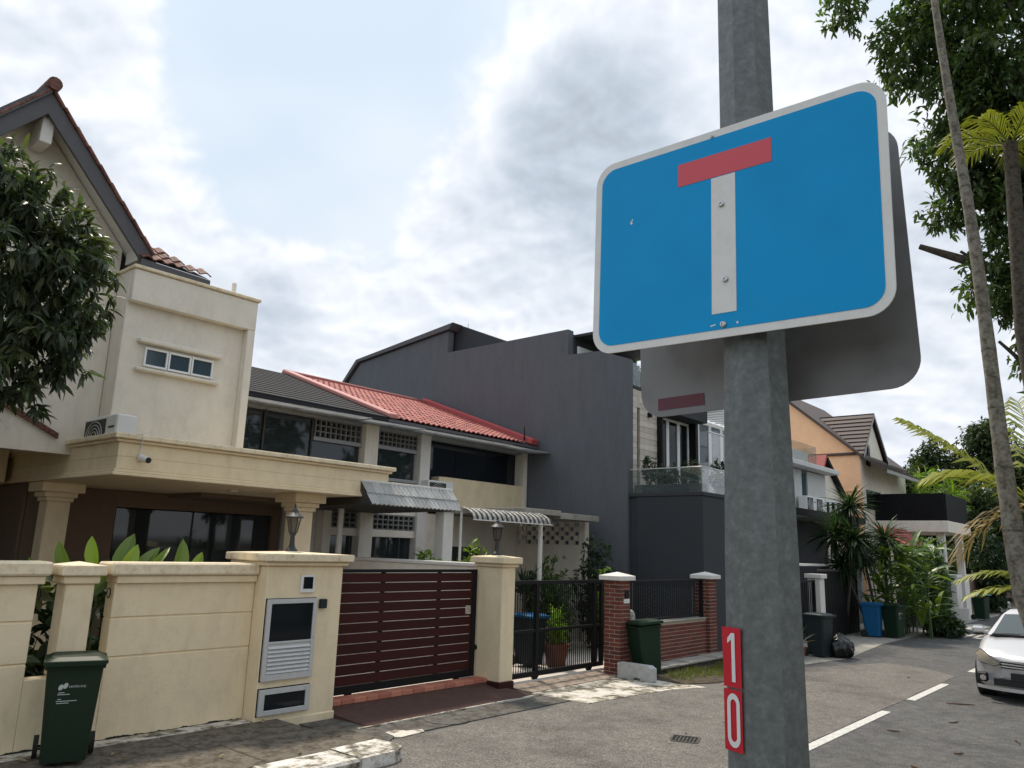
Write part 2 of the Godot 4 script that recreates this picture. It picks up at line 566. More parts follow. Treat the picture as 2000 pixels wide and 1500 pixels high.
	leafy("leaf_bright", Color(0.12, 0.19, 0.020), 0.9, 0.42)
	leafy("leaf_shrub", Color(0.055, 0.105, 0.026), 0.8, 0.42)
	leafy("leaf_canna", Color(0.075, 0.125, 0.022), 0.7, 0.4)
	leafy("leaf_dark", Color(0.022, 0.042, 0.018), 0.4, 0.4)
	leafy("leaf_grey", Color(0.13, 0.17, 0.12), 0.4, 0.6)
	leafy("leaf_dry", Color(0.26, 0.19, 0.10), 0.5, 0.7)
	leafy("grass_blade", Color(0.10, 0.135, 0.030), 0.6, 0.6)


# ---------------------------------------------------------------- sky
func make_sky() -> Sky:
	var w := 2560
	var h := 1280
	var data := PackedFloat32Array()
	data.resize(w * h * 3)
	data.fill(0.42)
	var big := noise(37, 0.55, 4)
	var puff := noise(35, 0.75, 7)
	puff.fractal_type = FastNoiseLite.FRACTAL_RIDGED
	puff.fractal_gain = 0.58
	var veil := noise(36, 0.7, 4)
	# cloud banks: direction, half-width, how much cloud is added there, how grey it is
	var banks := [
		[Vector3(-1.03, 0.62, -0.27), 0.19, 1.25, -0.05], [Vector3(-0.80, 0.50, -0.47), 0.15, -0.50, 0.0], [Vector3(-0.80, 0.68, -0.42), 0.14, -0.30, 0.0],
		[Vector3(-0.87, 0.315, -0.44), 0.11, 0.50, -0.2], [Vector3(-0.81, 0.285, -0.52), 0.09, 0.35, 0.9], [Vector3(-0.72, 0.23, -0.62), 0.10, 0.40, 0.5],
		[Vector3(-0.62, 0.56, -0.62), 0.15, 0.35, 0.5], [Vector3(-0.53, 0.50, -0.72), 0.16, 0.40, 0.5], [Vector3(-0.66, 0.37, -0.70), 0.10, 0.55, -0.4],
		[Vector3(-0.42, 0.42, -0.82), 0.14, 0.35, 0.2], [Vector3(-0.28, 0.36, -0.95), 0.25, 0.35, 0.0]]
	for b in banks:
		b[0] = (b[0] as Vector3).normalized()
	var sun := Vector3(-0.70, 1.25, -0.35).normalized()
	for j in int(h * 0.515):
		var up := PI * 0.5 - PI * (j + 0.5) / h
		var cy := cos(up)
		var y := maxf(sin(up), 0.0)
		var f := 1.0 / (y + 0.30)
		var low := exp(-y * 5.0)
		for i in w:
			var a := TAU * (i + 0.5) / w
			var d := Vector3(sin(a) * cy, y, -cos(a) * cy)
			var px := d.x * f
			var pz := d.z * f
			var n1 := big.get_noise_2d(px, pz)
			var wob := n1 * 0.10
			var n2 := -puff.get_noise_2d(px * 1.5 + wob, pz * 1.5 - wob)
			var c := n1 * 0.78 + n2 * 0.40 + 0.04
			var grey := 0.12
			for b in banks:
				var q: float = (d - b[0]).length_squared() / (b[1] * b[1])
				if q < 6.0:
					var e := exp(-q)
					c += b[2] * e
					grey += b[3] * e
			var cover := smoothstep(-0.06, 0.20, c)
			# thick middles are greyer, rims towards the sun are bright
			var rim := -puff.get_noise_2d((px + sun.x * 0.06) * 1.5 + wob, (pz + sun.z * 0.06) * 1.5 - wob) - n2
			var thick := smoothstep(0.12, 0.75, c)
			var soft := veil.get_noise_2d(px * 1.6, pz * 1.6)
			var lit := clampf(0.905 - thick * 0.10 - clampf(grey, -0.3, 1.0) * thick * (0.30 + 0.20 * soft) - rim * 0.40 + soft * 0.05, 0.50, 1.06)
			var cool := clampf((0.95 - lit) * 0.35, 0.0, 0.12)
			var thin := clampf(0.30 + soft * 0.9, 0.0, 0.9) * (1.0 - cover)
			var haze := 0.10 * pow(maxf(d.dot(sun), 0.0), 5.0)
			var k := (j * w + i) * 3
			data[k] = lerpf(0.595 + 0.12 * low + thin * 0.22, lit * (0.945 - cool), cover) + haze
			data[k + 1] = lerpf(0.71 + 0.07 * low + thin * 0.16, lit * (0.975 - cool * 0.3), cover) + haze
			data[k + 2] = lerpf(0.84 + 0.02 * low + thin * 0.09, lit * (1.03 + cool * 0.5), cover) + haze
	var im := Image.create_from_data(w, h, false, Image.FORMAT_RGBF, data.to_byte_array())
	var sm := PanoramaSkyMaterial.new()
	sm.panorama = ImageTexture.create_from_image(im)
	var s := Sky.new()
	s.sky_material = sm
	return s


# ---------------------------------------------------------------- ground and road
func terrain(called: String, at: Vector3) -> Node3D:
	var o := Node3D.new()
	o.name = numbered(called)
	add_child(o)
	o.position = at
	o.set_meta("kind", "structure")
	return o


func sheet_poly(pts: Array, y: float) -> Shape:
	var s := Shape.new()
	var p := PackedVector2Array()
	for q in pts:
		p.append(Vector2(q[0], q[1]))
	s.drawn(p, 1, y - 0.03, y)
	return s


func make_ground() -> void:
	var s := Shape.new()
	s.quad(Vector3(-400, -0.05, 400), Vector3(400, -0.05, 400), Vector3(400, -0.05, -400), Vector3(-400, -0.05, -400), Vector3.UP)
	setting("ground", s, M.ground)
	setting("road", sheet_poly([[-7.25, 12], [-0.95, 12], [-0.95, -140], [-7.25, -140]], 0.0), M.dark_asphalt)
	# the lane that was surfaced anew ends in a ragged joint
	var p := [[-7.2, 11.9], [-3.78, 11.9]]
	for k in 60:
		p.append([-3.76 + sin(k * 2.1) * 0.012 + R.randf_range(-0.012, 0.012), 11.5 - k * 0.5])
	p.append_array([[-3.9, -18.25], [-4.6, -18.9], [-5.3, -19.0], [-5.8, -17.6], [-6.3, -16.8], [-7.2, -16.5]])
	setting("road_lane", sheet_poly(p, 0.005), M.light_asphalt)
	# raised pavement on the left, of cast slabs, with the white kerb
	var pave := terrain("pavement", Vector3(-7.8, 0, 0))
	var z := 6.0
	while z > -5.9:
		var l := 1.18 if z > -4.6 else -(-6.05 - z)
		bl(pave, "slab", M.pavement, Vector3(-7.83, -0.04, z), Vector3(-6.9, 0.118 + R.randf_range(-0.004, 0.004), z - l + 0.012), 0.008)
		bl(pave, "slab", M.pavement, Vector3(-8.70, -0.04, z + 0.3), Vector3(-7.845, 0.118 + R.randf_range(-0.004, 0.004), z - l + 0.312), 0.008)
		z -= l
	# worn gutter strip and rubble along the foot of the wall
	bl(pave, "foot_strip", M.stained_concrete, Vector3(-8.74, -0.04, 6), Vector3(-8.52, 0.128, -5.40), 0.01)
	var kerb := terrain("kerb", Vector3(-6.6, 0, -3))
	z = 6.0
	while z > -5.3:
		bl(kerb, "kerb_stone", M.kerb_paint, Vector3(-6.89, -0.05, z), Vector3(-6.40, 0.135 + R.randf_range(-0.006, 0.006), z - 0.93), 0.025)
		z -= 0.945
	var e := Shape.new()
	var q := PackedVector2Array()
	q.append(Vector2(-6.93, z - 0.01)); q.append(Vector2(-6.42, z - 0.01))
	for k in 9:
		var a := PI * 0.5 * k / 8.0
		q.append(Vector2(-6.62 + 0.20 * cos(a) + sin(k * 3.3) * 0.008, z - 0.32 - 0.34 * sin(a)))
	q.append(Vector2(-6.95, z - 0.62))
	e.drawn(q, 1, -0.05, 0.125)
	part(kerb, "kerb_stone", e, M.kerb_paint)
	# brown driveway ramp up to the slatted gate, and the strip of dark concrete before it
	var ramp := Shape.new()
	var poly := PackedVector2Array([Vector2(-7.78, -0.02), Vector2(-7.80, 0.022), Vector2(-8.42, 0.055), Vector2(-8.63, 0.085), Vector2(-8.66, 0.14), Vector2(-8.95, 0.15), Vector2(-8.95, -0.04)])
	ramp.drawn(poly, 2, -6.57, -9.80)
	setting("driveway", ramp, M.brown_coating)
	setting("drain_cover_strip", sheet_poly([[-7.79, -6.0], [-7.27, -6.05], [-7.24, -10.0], [-7.79, -9.95]], 0.012), M.dark_concrete)
	setting("pavement_end", sheet_poly([[-8.5, -6.05], [-6.95, -6.05], [-7.25, -6.5], [-7.78, -6.62], [-8.5, -6.58]], 0.02), M.dark_concrete)
	var line := setting("edge_line", sheet_poly([[-7.81, -6.4], [-7.775, -6.4], [-7.78, -8.0], [-7.765, -9.9], [-7.81, -9.9]], 0.032), M.stained_concrete)
	line.name = "edge_line"
	var chalk := [[-7.35, -6.35], [-7.18, -6.55], [-7.22, -6.95], [-7.32, -7.0], [-7.38, -6.8], [-7.5, -6.75], [-7.48, -6.5]]
	setting("plaster_spill", sheet_poly(chalk, 0.0165), M.stained_concrete)
	# the neighbour's threshold and patched concrete
	var sill := terrain("threshold", Vector3(-8.3, 0, -11.2))
	z = -9.99
	while z > -12.6:
		bl(sill, "tile", M.pink_tile, Vector3(-8.56, -0.04, z), Vector3(-8.28, 0.03, z - 0.395), 0.004)
		bl(sill, "tile", M.pink_tile, Vector3(-8.272, -0.04, z), Vector3(-7.99, 0.024, z - 0.395), 0.004)
		z -= 0.403
	setting("concrete_patch", sheet_poly([[-7.98, -9.93], [-6.92, -9.95], [-6.82, -11.2], [-6.70, -12.0], [-6.42, -12.7], [-7.3, -12.75], [-7.98, -12.6]], 0.014), M.stained_concrete)
	setting("verge", sheet_poly([[-8.1, -12.75], [-6.85, -12.6], [-6.5, -13.3], [-6.45, -16.9], [-8.1, -17.2]], 0.02), M.soil)
	setting("concrete_apron", sheet_poly([[-9.0, -17.2], [-6.4, -17.0], [-6.1, -19.0], [-6.5, -23.2], [-6.6, -40], [-7.2, -60], [-9.0, -60]], 0.01), M.concrete)
	setting("yard_floor", sheet_poly([[-8.6, -9.85], [-8.6, -16.3], [-15.6, -16.3], [-15.6, -9.85]], 0.035), M.inside_floor)
	setting("house_floor", sheet_poly([[-8.95, 8.0], [-8.95, -6.5], [-14.0, -6.5], [-14.0, 8.0]], 0.10), M.soil)
	setting("porch_floor", sheet_poly([[-8.96, -6.52], [-8.96, -9.79], [-15.0, -9.79], [-15.0, -6.52]], 0.168), M.inside_floor)
	# right-hand verge
	setting("verge", sheet_poly([[-0.93, 12], [9, 12], [9, -140], [-0.93, -140]], 0.10), M.ground)
	var rk := terrain("kerb", Vector3(-0.95, 0, -10))
	z = 4.0
	while z > -40.0:
		bl(rk, "kerb_stone", M.concrete, Vector3(-1.1, -0.05, z), Vector3(-0.93, 0.125, z - 0.98), 0.02)
		z -= 1.0
	# painted dashes of the centre line
	var marks := terrain("road_marking", Vector3(-3.65, 0, -14))
	for d in [[-5.2, -7.0], [-9.45, -13.0], [-14.35, -16.75], [-19.0, -21.5], [-24.2, -26.6], [-29.4, -31.8], [-34.6, -37.0], [-39.8, -42.2]]:
		part(marks, "dash", sheet_poly([[-3.73, d[0]], [-3.60, d[0]], [-3.60, d[1]], [-3.73, d[1]]], 0.0105), M.road_paint)
	var word := TextMesh.new()
	word.text = "HUMP"
	var font := SystemFont.new()
	font.font_names = PackedStringArray(["Droid Sans"])
	font.font_weight = 700
	word.font = font
	word.font_size = 64
	word.pixel_size = 0.01
	word.depth = 0.004
	var wb := Basis(Vector3(1.15, 0, 0), Vector3(0, 0, -4.2), Vector3(0, 1, 0))
	var wm := put(marks, "lettering", word, M.old_paint, Transform3D(wb, Vector3(-4.75, 0.008, -28.4)))
	wm.name = "lettering"
	setting("paint_patch", sheet_poly([[-6.35, -30.6], [-5.75, -31.0], [-5.6, -33.0], [-6.2, -34.2], [-6.5, -32.5]], 0.014), M.old_paint)
	# bits of dead leaf and twig lying on the road
	for t in [[-3.0, -14.6, 0.42, 0.5], [-2.75, -12.9, 0.20, 1.1], [-4.35, -17.0, 0.10, 2.0], [-3.2, -11.6, 0.16, 0.2], [-1.9, -12.2, 0.25, 1.9], [-2.3, -10.9, 0.14, 0.9], [-2.5, -9.8, 0.18, 2.4]]:
		var s2 := Shape.new()
		var dir := Vector3(cos(t[3]), 0, -sin(t[3]))
		var side := Vector3(-dir.z, 0, dir.x)
		var at := Vector3(t[0], 0.016, t[1])
		s2.tube([at - dir * t[2] * 0.5, at + side * 0.012, at + dir * t[2] * 0.28 - side * 0.008, at + dir * t[2] * 0.5], [0.007, 0.012, 0.01, 0.005], 6)
		var o := put(self, numbered("twig"), s2.mesh(), M.twig)
		tag(o, "dry brown twig lying on the dark asphalt", "twig", "twigs fallen on the road")
	var grass_spots: Array = []
	var tints: Array = []
	for k in 5200:
		var gx := R.randf_range(-7.9, -6.5)
		var gz := R.randf_range(-13.0, -16.9)
		if noise_patch(gx, gz) < 0.0:
			continue
		var b := Basis(Vector3.UP, R.randf() * TAU) * Basis(Vector3.RIGHT, R.randf_range(-0.9, 0.9)) * Basis.from_scale(Vector3(1, R.randf_range(0.5, 1.4), 1))
		grass_spots.append(Transform3D(b, Vector3(gx, 0.015, gz)))
		var q2 := R.randf_range(0.6, 1.3)
		tints.append(Color(q2 * R.randf_range(0.9, 1.5), q2, q2 * 0.8) * 0.62)
	for k in 9000:
		var b := Basis(Vector3.UP, R.randf() * TAU) * Basis(Vector3.RIGHT, R.randf_range(-0.8, 0.8)) * Basis.from_scale(Vector3(1, R.randf_range(0.5, 1.4), 1))
		grass_spots.append(Transform3D(b, Vector3(R.randf_range(-0.85, 1.5), 0.095, R.randf_range(-4.0, -30.0))))
		var q2 := R.randf_range(0.6, 1.2)
		tints.append(Color(q2, q2, q2 * 0.8) * 0.62)
	var blade := Shape.new()
	blade.flat(Vector3(-0.006, 0, 0), Vector3(0.006, 0, 0), Vector3(0.004, 0.075, 0.015), Vector3(0, 0.3, 1).normalized())
	var go := many(self, "grass", blade.mesh(), M.grass_blade_v, grass_spots, tints)
	tag(go, "short patchy grass beside the brick wall and on the verge", "grass")
	go.set_meta("kind", "stuff")
	# iron covers
	var gr := thing("drain_grate", Vector3(-4.88, 0, -9.06), "small square dark iron grate set in the pale asphalt", "grate")
	gr.rotation.y = 0.35
	var turn := Basis(Vector3.UP, 0.35)
	var rim := Shape.new()
	for q3 in [[0.0, 0.16, 0.34, 0.03], [0.0, -0.16, 0.34, 0.03], [0.16, 0.0, 0.03, 0.34], [-0.16, 0.0, 0.03, 0.34]]:
		rim.hull(Vector3(-4.88, 0.006, -9.06) + turn * Vector3(q3[0], 0, q3[1]), Vector3(q3[2], 0.016, q3[3] + (0.0 if q3[2] > 0.1 else -0.04)), turn, 0.002)
	part(gr, "frame", rim, M.dark_concrete)
	for k in 7:
		put(gr, "grate_bar", block_mesh(Vector3(0.028, 0.012, 0.29), 0.002), M.black_iron, Transform3D(turn, Vector3(-4.88, 0.006, -9.06) + turn * Vector3(-0.126 + k * 0.042, 0, 0)))
	var mh := thing("manhole_cover", Vector3(-7.52, 0, -7.62), "round dark manhole cover in the concrete strip before the driveway", "manhole")
	var disc := Shape.new()
	disc.lathe([Vector2(0.30, 0.0), Vector2(0.30, 0.018), Vector2(0.28, 0.019), Vector2(0.275, 0.015), Vector2(0.0, 0.0165)], 32, Vector3(-7.52, 0, -7.62))
	part(mh, "lid", disc, M.dark_concrete)


func noise_patch(x: float, z: float) -> float:
	return sin(x * 5.1 + 0.7) * 0.5 + sin(z * 3.3 + x * 2.0) * 0.5 + 0.25


# ---------------------------------------------------------------- lamp post and signs
func rounded(w: float, h: float, r: float, steps := 8) -> PackedVector2Array:
	var p := PackedVector2Array()
	for c in [[1, 1, 0.0], [-1, 1, 0.5], [-1, -1, 1.0], [1, -1, 1.5]]:
		for k in steps + 1:
			var a: float = PI * (c[2] + 0.5 * k / steps)
			p.append(Vector2(c[0] * (w * 0.5 - r) + r * cos(a), c[1] * (h * 0.5 - r) + r * sin(a)))
	return p


func placed(parent: Node3D, called: String, s: Shape, m: Material, t: Transform3D) -> MeshInstance3D:
	return put(parent, called, s.mesh(), m, t)


func make_post() -> void:
	var at := Vector3(-0.683, 0, -1.611)
	var post := thing("lamp_post", at, "tall grey galvanised steel lamp post with faceted sides in the foreground", "lamp post")
	var s := Shape.new()
	s.lathe([Vector2(0.094, 0.0), Vector2(0.083, 1.75), Vector2(0.079, 2.2), Vector2(0.068, 2.75), Vector2(0.064, 3.4), Vector2(0.050, 5.4), Vector2(0.04, 7.5), Vector2(0.0, 7.5)], 8, at, true, -0.012)
	part(post, "shaft", s, M.zinc)
	bl(post, "base_plate", M.zinc, at + Vector3(-0.17, 0.09, -0.17), at + Vector3(0.17, 0.125, 0.17), 0.005)
	# the number plates sit on the street-side facet
	var ang := -0.012 + TAU * 2.5 / 8.0
	var d := Vector3(cos(ang), 0, sin(ang))
	var side := Vector3(sin(ang), 0, -cos(ang))
	var tagged := thing("number_plate", at + Vector3(0, 1.82, 0), "red plates with the white figures 1 and 0 on the lamp post", "number plate")
	for k in 2:
		var base := at + Vector3(0, 2.058 - k * 0.119 - 0.0585, 0) + d * (0.0792 + 0.0006 * k)
		var pl := Shape.new()
		var rows: Array = []
		for i in 2:
			var row: Array = []
			for j in 6:
				var x := -0.034 + 0.049 * j / 5.0
				var curl := 0.004 * pow(maxf(-x - 0.024, 0.0) / 0.01, 2.0) * (1.0 if k == 0 and i == 0 else 0.3)
				row.append(base + side * x + d * curl + Vector3.UP * (0.0575 if i == 0 else -0.0575))
			rows.append(row)
		pl.sheet(rows)
		var plate := part(tagged, "plate", pl, M.tag_red)
		var fig := Shape.new()
		var put_at := func(x: float, y: float) -> Vector3: return base + side * (x * 0.86 - 0.008) + d * 0.0012 + Vector3.UP * y
		if k == 0:
			fig.quad(put_at.call(-0.003, 0.047), put_at.call(0.0085, 0.047), put_at.call(0.0085, -0.047), put_at.call(-0.003, -0.047), d)
			fig.quad(put_at.call(-0.016, 0.036), put_at.call(-0.003, 0.047), put_at.call(-0.003, 0.034), put_at.call(-0.016, 0.026), d)
		else:
			var n := 32
			for i in n:
				var q: Array = []
				for e in [[i, 1.0], [i + 1, 1.0], [i + 1, 0.0], [i, 0.0]]:
					var a: float = TAU * (e[0] + 0.5) / n
					var rr: float = 0.0205 if e[1] > 0.5 else 0.0095
					q.append(put_at.call(cos(a) * rr, sin(a) * rr + (0.030 if sin(a) > 0.0 else -0.030)))
				fig.quad(q[0], q[1], q[2], q[3], d)
		part(plate, "figure", fig, M.tag_white)
	# dead-end sign facing the camera
	var c := Vector3(-0.700, 2.905, -1.508)
	var b := Basis(Vector3.FORWARD, 0.018)
	var f := Transform3D(b, c)
	var sign_ := thing("road_sign", c, "blue dead end sign with white stem and red bar on lamp post", "road sign")
	var plate2 := Shape.new()
	plate2.drawn(rounded(0.688, 0.492, 0.054), 2, -0.004, 0.0)
	placed(sign_, "plate", plate2, M.sign_white, f)
	var back := Shape.new()
	back.drawn(rounded(0.684, 0.488, 0.054), 2, -0.0065, -0.0045)
	placed(sign_, "plate_back", back, M.sign_back, f)
	var blue := Shape.new()
	blue.drawn(rounded(0.652, 0.456, 0.040), 2, 0.0002, 0.0010)
	placed(sign_, "blue_panel", blue, M.sign_blue, f)
	var red := Shape.new()
	red.drawn(PackedVector2Array([Vector2(-0.112, 0.130), Vector2(0.112, 0.130), Vector2(0.112, 0.186), Vector2(-0.112, 0.186)]), 2, 0.0012, 0.0018)
	placed(sign_, "red_bar", red, M.sign_red, f)
	var stem := Shape.new()
	stem.drawn(PackedVector2Array([Vector2(-0.0285, -0.192), Vector2(0.0285, -0.192), Vector2(0.0285, 0.128), Vector2(-0.0285, 0.128)]), 2, 0.0012, 0.0018)
	placed(sign_, "white_stem", stem, M.sign_white, f)
	for p in [[-0.004, 0.060], [0.004, -0.117], [-0.002, -0.218], [-0.026, 0.232]]:
		var bo := Shape.new()
		bo.lathe([Vector2(0.0075, 0.0), Vector2(0.0075, 0.002), Vector2(0.0055, 0.005), Vector2(0.003, 0.0055), Vector2(0.002, 0.003), Vector2(0.0, 0.003)], 14)
		var small := 0.55 if p[1] > 0.2 else 1.0
		placed(sign_, "bolt", bo, M.steel, f * Transform3D(Basis(Vector3.RIGHT, PI * 0.5).scaled(Vector3.ONE * small), Vector3(p[0], p[1], 0.0018)))
	for p in [[-0.238, 0.072, 0.005, 0.008, 0.5], [-0.236, 0.078, 0.003, 0.006, -0.5], [-0.026, -0.217, 0.012, 0.003, 0.2], [0.030, -0.218, 0.004, 0.005, 0.0]]:
		var sc := Shape.new()
		sc.hull(Vector3(p[0], p[1], 0.0013), Vector3(p[2], p[3], 0.0004), Basis(Vector3.BACK, p[4]))
		placed(sign_, "scratch", sc, M.sign_white, f)
	for y in [0.15, -0.15]:
		var br := Shape.new()
		br.hull(Vector3(0.0, y, -0.022), Vector3(0.20, 0.03, 0.031), Basis.IDENTITY, 0.003)
		placed(sign_, "bracket", br, M.zinc, f)
	# the sign that faces the other way, seen from behind
	var c2 := Vector3(-0.709, 2.845, -1.712)
	var f2 := Transform3D(Basis(Vector3.FORWARD, -0.025), c2)
	var rear := thing("road_sign", c2, "grey back of a larger sign behind the lamp post", "road sign")
	var p2 := Shape.new()
	p2.drawn(rounded(0.662, 0.60, 0.062), 2, -0.004, 0.0)
	placed(rear, "plate", p2, M.sign_back, f2)
	for y in [0.22, -0.2]:
		var br := Shape.new()
		br.hull(Vector3(0.0, y, 0.016), Vector3(0.11, 0.035, 0.030), Basis.IDENTITY, 0.003)
		placed(rear, "bracket", br, M.zinc, f2)
	var st := Shape.new()
	st.hull(Vector3(-0.218, -0.268, 0.0008), Vector3(0.128, 0.030, 0.0012))
	placed(rear, "maroon_label", st, M.sign_maroon, f2)


# ---------------------------------------------------------------- first house: garden wall, gate, posts
func lantern(at: Vector3, label: String) -> void:
	var t := thing("post_lantern", at, label, "lantern", "lanterns on gate posts")
	var s := Shape.new()
	s.lathe([Vector2(0.085, 0.0), Vector2(0.080, 0.02), Vector2(0.045, 0.06), Vector2(0.034, 0.10), Vector2(0.030, 0.20), Vector2(0.046, 0.215), Vector2(0.046, 0.235), Vector2(0.030, 0.245)], 10, at)
	part(t, "stand", s, M.lantern)
	var g := Shape.new()
	g.lathe([Vector2(0.050, 0.25), Vector2(0.088, 0.44)], 6, at, true)
	part(t, "glass", g, M.lantern_glass)
	for k in 6:
		var a := TAU * k / 6
		var d := Vector3(cos(a), 0, sin(a))
		var p := Shape.new()
		p.tube([at + d * 0.052 + Vector3.UP * 0.245, at + d * 0.091 + Vector3.UP * 0.445], [0.006, 0.006], 4)
		part(t, "glazing_bar", p, M.lantern)
	var r := Shape.new()
	var cup := Shape.new()
	cup.lathe([Vector2(0.050, 0.235), Vector2(0.056, 0.25), Vector2(0.0, 0.25)], 6, at, true)
	part(t, "cup", cup, M.lantern)
	r.lathe([Vector2(0.0, 0.438), Vector2(0.125, 0.438), Vector2(0.122, 0.452), Vector2(0.060, 0.505), Vector2(0.030, 0.555), Vector2(0.012, 0.57), Vector2(0.016, 0.585), Vector2(0.006, 0.62), Vector2(0.0, 0.63)], 12, at)
	part(t, "roof", r, M.lantern)


func capped(parent: Node3D, a: Vector3, b: Vector3, m: Material, overs: Array) -> void:
	# stepped capping: overs of [y0, y1, overhang]
	for o in overs:
		bl(parent, "capping", m, Vector3(minf(a.x, b.x) - o[2], o[0], minf(a.z, b.z) - o[2]), Vector3(maxf(a.x, b.x) + o[2], o[1], maxf(a.z, b.z) + o[2]), 0.012)


func hip_top(parent: Node3D, a: Vector3, b: Vector3, y: float, rise: float, m: Material) -> void:
	var s := Shape.new()
	var c := (a + b) * 0.5
	c.y = y + rise
	var q := [Vector3(a.x, y, a.z), Vector3(b.x, y, a.z), Vector3(b.x, y, b.z), Vector3(a.x, y, b.z)]
	for k in 4:
		s.quad(q[k], q[(k + 1) % 4], c, c, Vector3.UP)
	part(parent, "cap_top", s, m)


func make_garden_wall() -> void:
	var w := thing("garden_wall", Vector3(-8.85, 0, -2.5), "beige plastered garden wall with horizontal grooves and stepped capping", "wall")
	var x0 := -8.95
	var x1 := -8.75
	var runs := [[7.0, -3.0], [-3.745, -5.42]]
	for r in runs:
		bl(w, "core", M.plaster_low, Vector3(x0 + 0.02, 0, r[0] - 0.004), Vector3(x1 - 0.014, 1.70, r[1] + 0.004), 0.0)
		bl(w, "panel", M.plaster_low, Vector3(x0, 0.0, r[0]), Vector3(x1, 0.932, r[1]), 0.007)
		bl(w, "panel", M.plaster, Vector3(x0, 0.947, r[0]), Vector3(x1, 1.332, r[1]), 0.007)
		bl(w, "panel", M.plaster, Vector3(x0, 1.347, r[0]), Vector3(x1, 1.698, r[1]), 0.007)
		bl(w, "capping", M.plaster, Vector3(x0 - 0.04, 1.70, r[0]), Vector3(x1 + 0.045, 1.778, r[1] + (-0.045 if r[1] > -5 else 0.0)), 0.006)
		bl(w, "capping", M.capping, Vector3(x0 - 0.085, 1.782, r[0] + (0.085 if r[0] < 0 else 0.0)), Vector3(x1 + 0.09, 1.92, r[1] + (-0.085 if r[1] > -5 else 0.0)), 0.02)
	bl(w, "sill", M.plaster_low, Vector3(x0, 0.0, -3.002), Vector3(x1 - 0.002, 0.79, -3.743), 0.006)
	# slim post in the gap of the wall
	bl(w, "gap_post", M.plaster, Vector3(-8.98, 0.792, -3.25), Vector3(-8.72, 1.698, -3.53), 0.012)
	capped(w, Vector3(-8.98, 0, -3.25), Vector3(-8.72, 0, -3.53), M.plaster, [[1.70, 1.778, 0.035]])
	capped(w, Vector3(-8.98, 0, -3.25), Vector3(-8.72, 0, -3.53), M.capping, [[1.782, 1.885, 0.08]])
	hip_top(w, Vector3(-9.055, 0, -3.175), Vector3(-8.645, 0, -3.605), 1.884, 0.04, M.capping)
	for z in [-3.035, -3.71]:
		var t := Shape.new()
		var p: Array = []
		var r2: Array = []
		for k in 17:
			p.append(Vector3(-8.80 + 0.045 * cos(TAU * k / 16), 1.60 + 0.05 * sin(TAU * k / 16), z))
			r2.append(0.006)
		t.tube(p, r2, 6, false)
		part(w, "iron_ring", t, M.black_iron)
	# dark growth along the foot of the wall, ragged at the top
	for r in [[2.0, -5.40, -8.747]]:
		var al := Shape.new()
		var z := float(r[0])
		var last := 0.02
		while z > r[1]:
			var next := clampf(last + R.randf_range(-0.008, 0.008), 0.002, 0.020)
			var zz := maxf(z - R.randf_range(0.008, 0.025), r[1])
			al.quad(Vector3(r[2], 0.10, z), Vector3(r[2], 0.10, zz), Vector3(r[2], 0.128 + next, zz), Vector3(r[2], 0.128 + last, z), Vector3.RIGHT)
			last = next
			z = zz
		part(w, "algae_line", al, M.algae)
	# post with the meter cabinet
	var at := Vector3(-8.88, 0, -5.98)
	var g := thing("gate_post", at, "broad beige gate post with white meter cabinet doors and a lantern on top", "gate post")
	bl(g, "shaft", M.plaster, Vector3(-9.25, 0, -5.424), Vector3(-8.5, 1.898, -6.55), 0.012)
	capped(g, Vector3(-9.25, 0, -5.424), Vector3(-8.5, 0, -6.55), M.plaster, [[1.90, 1.948, 0.05]])
	capped(g, Vector3(-9.25, 0, -5.424), Vector3(-8.5, 0, -6.55), M.capping, [[1.952, 2.045, 0.10]])
	hip_top(g, Vector3(-9.345, 0, -5.33), Vector3(-8.405, 0, -6.645), 2.044, 0.03, M.capping)
	bl(g, "plinth", M.plaster_low, Vector3(-9.26, 0, -5.40), Vector3(-8.485, 0.11, -6.565), 0.01)
	# cabinet door: frame, pane above, louvres below
	for q in [[0.558, 1.512], [0.168, 0.482]]:
		bl(g, "door_seal", M.black_iron, Vector3(-8.52, q[0], -5.433), Vector3(-8.496, q[1], -6.157), 0.0)
	var door := bl(g, "cabinet_door", M.aluminium, Vector3(-8.50, 0.57, -5.445), Vector3(-8.472, 1.50, -6.145), 0.003)
	var fr := 0.055
	for q in [[0.565, 1.505, -5.44, -5.44 - fr], [0.565, 1.505, -6.15 + fr, -6.15]]:
		bl(door, "stile", M.aluminium, Vector3(-8.475, q[0], q[2]), Vector3(-8.452, q[1], q[3]), 0.003)
	for q in [[1.505 - fr, 1.505], [0.565, 0.565 + 0.075], [0.985, 1.01]]:
		bl(door, "rail", M.aluminium, Vector3(-8.475, q[0], -5.44 - fr), Vector3(-8.4535, q[1], -6.15 + fr), 0.003)
	bl(door, "pane", M.dark_glass, Vector3(-8.474, 1.012, -5.497), Vector3(-8.466, 1.448, -6.093), 0.0)
	for k in 7:
		var sl := Shape.new()
		var y := 0.668 + k * 0.047
		sl.hull(Vector3(-8.464, y, -5.795), Vector3(0.005, 0.052, 0.59), Basis(Vector3.BACK, 0.62))
		part(door, "louvre", sl, M.aluminium)
	bl(door, "lock", M.steel, Vector3(-8.453, 1.03, -6.115), Vector3(-8.444, 1.05, -6.130), 0.002)
	var d2 := bl(g, "meter_door", M.aluminium, Vector3(-8.50, 0.18, -5.445), Vector3(-8.472, 0.47, -6.145), 0.003)
	for q in [[0.178, 0.472, -5.44, -5.51], [0.178, 0.472, -6.08, -6.15]]:
		bl(d2, "stile", M.aluminium, Vector3(-8.475, q[0], q[2]), Vector3(-8.454, q[1], q[3]), 0.003)
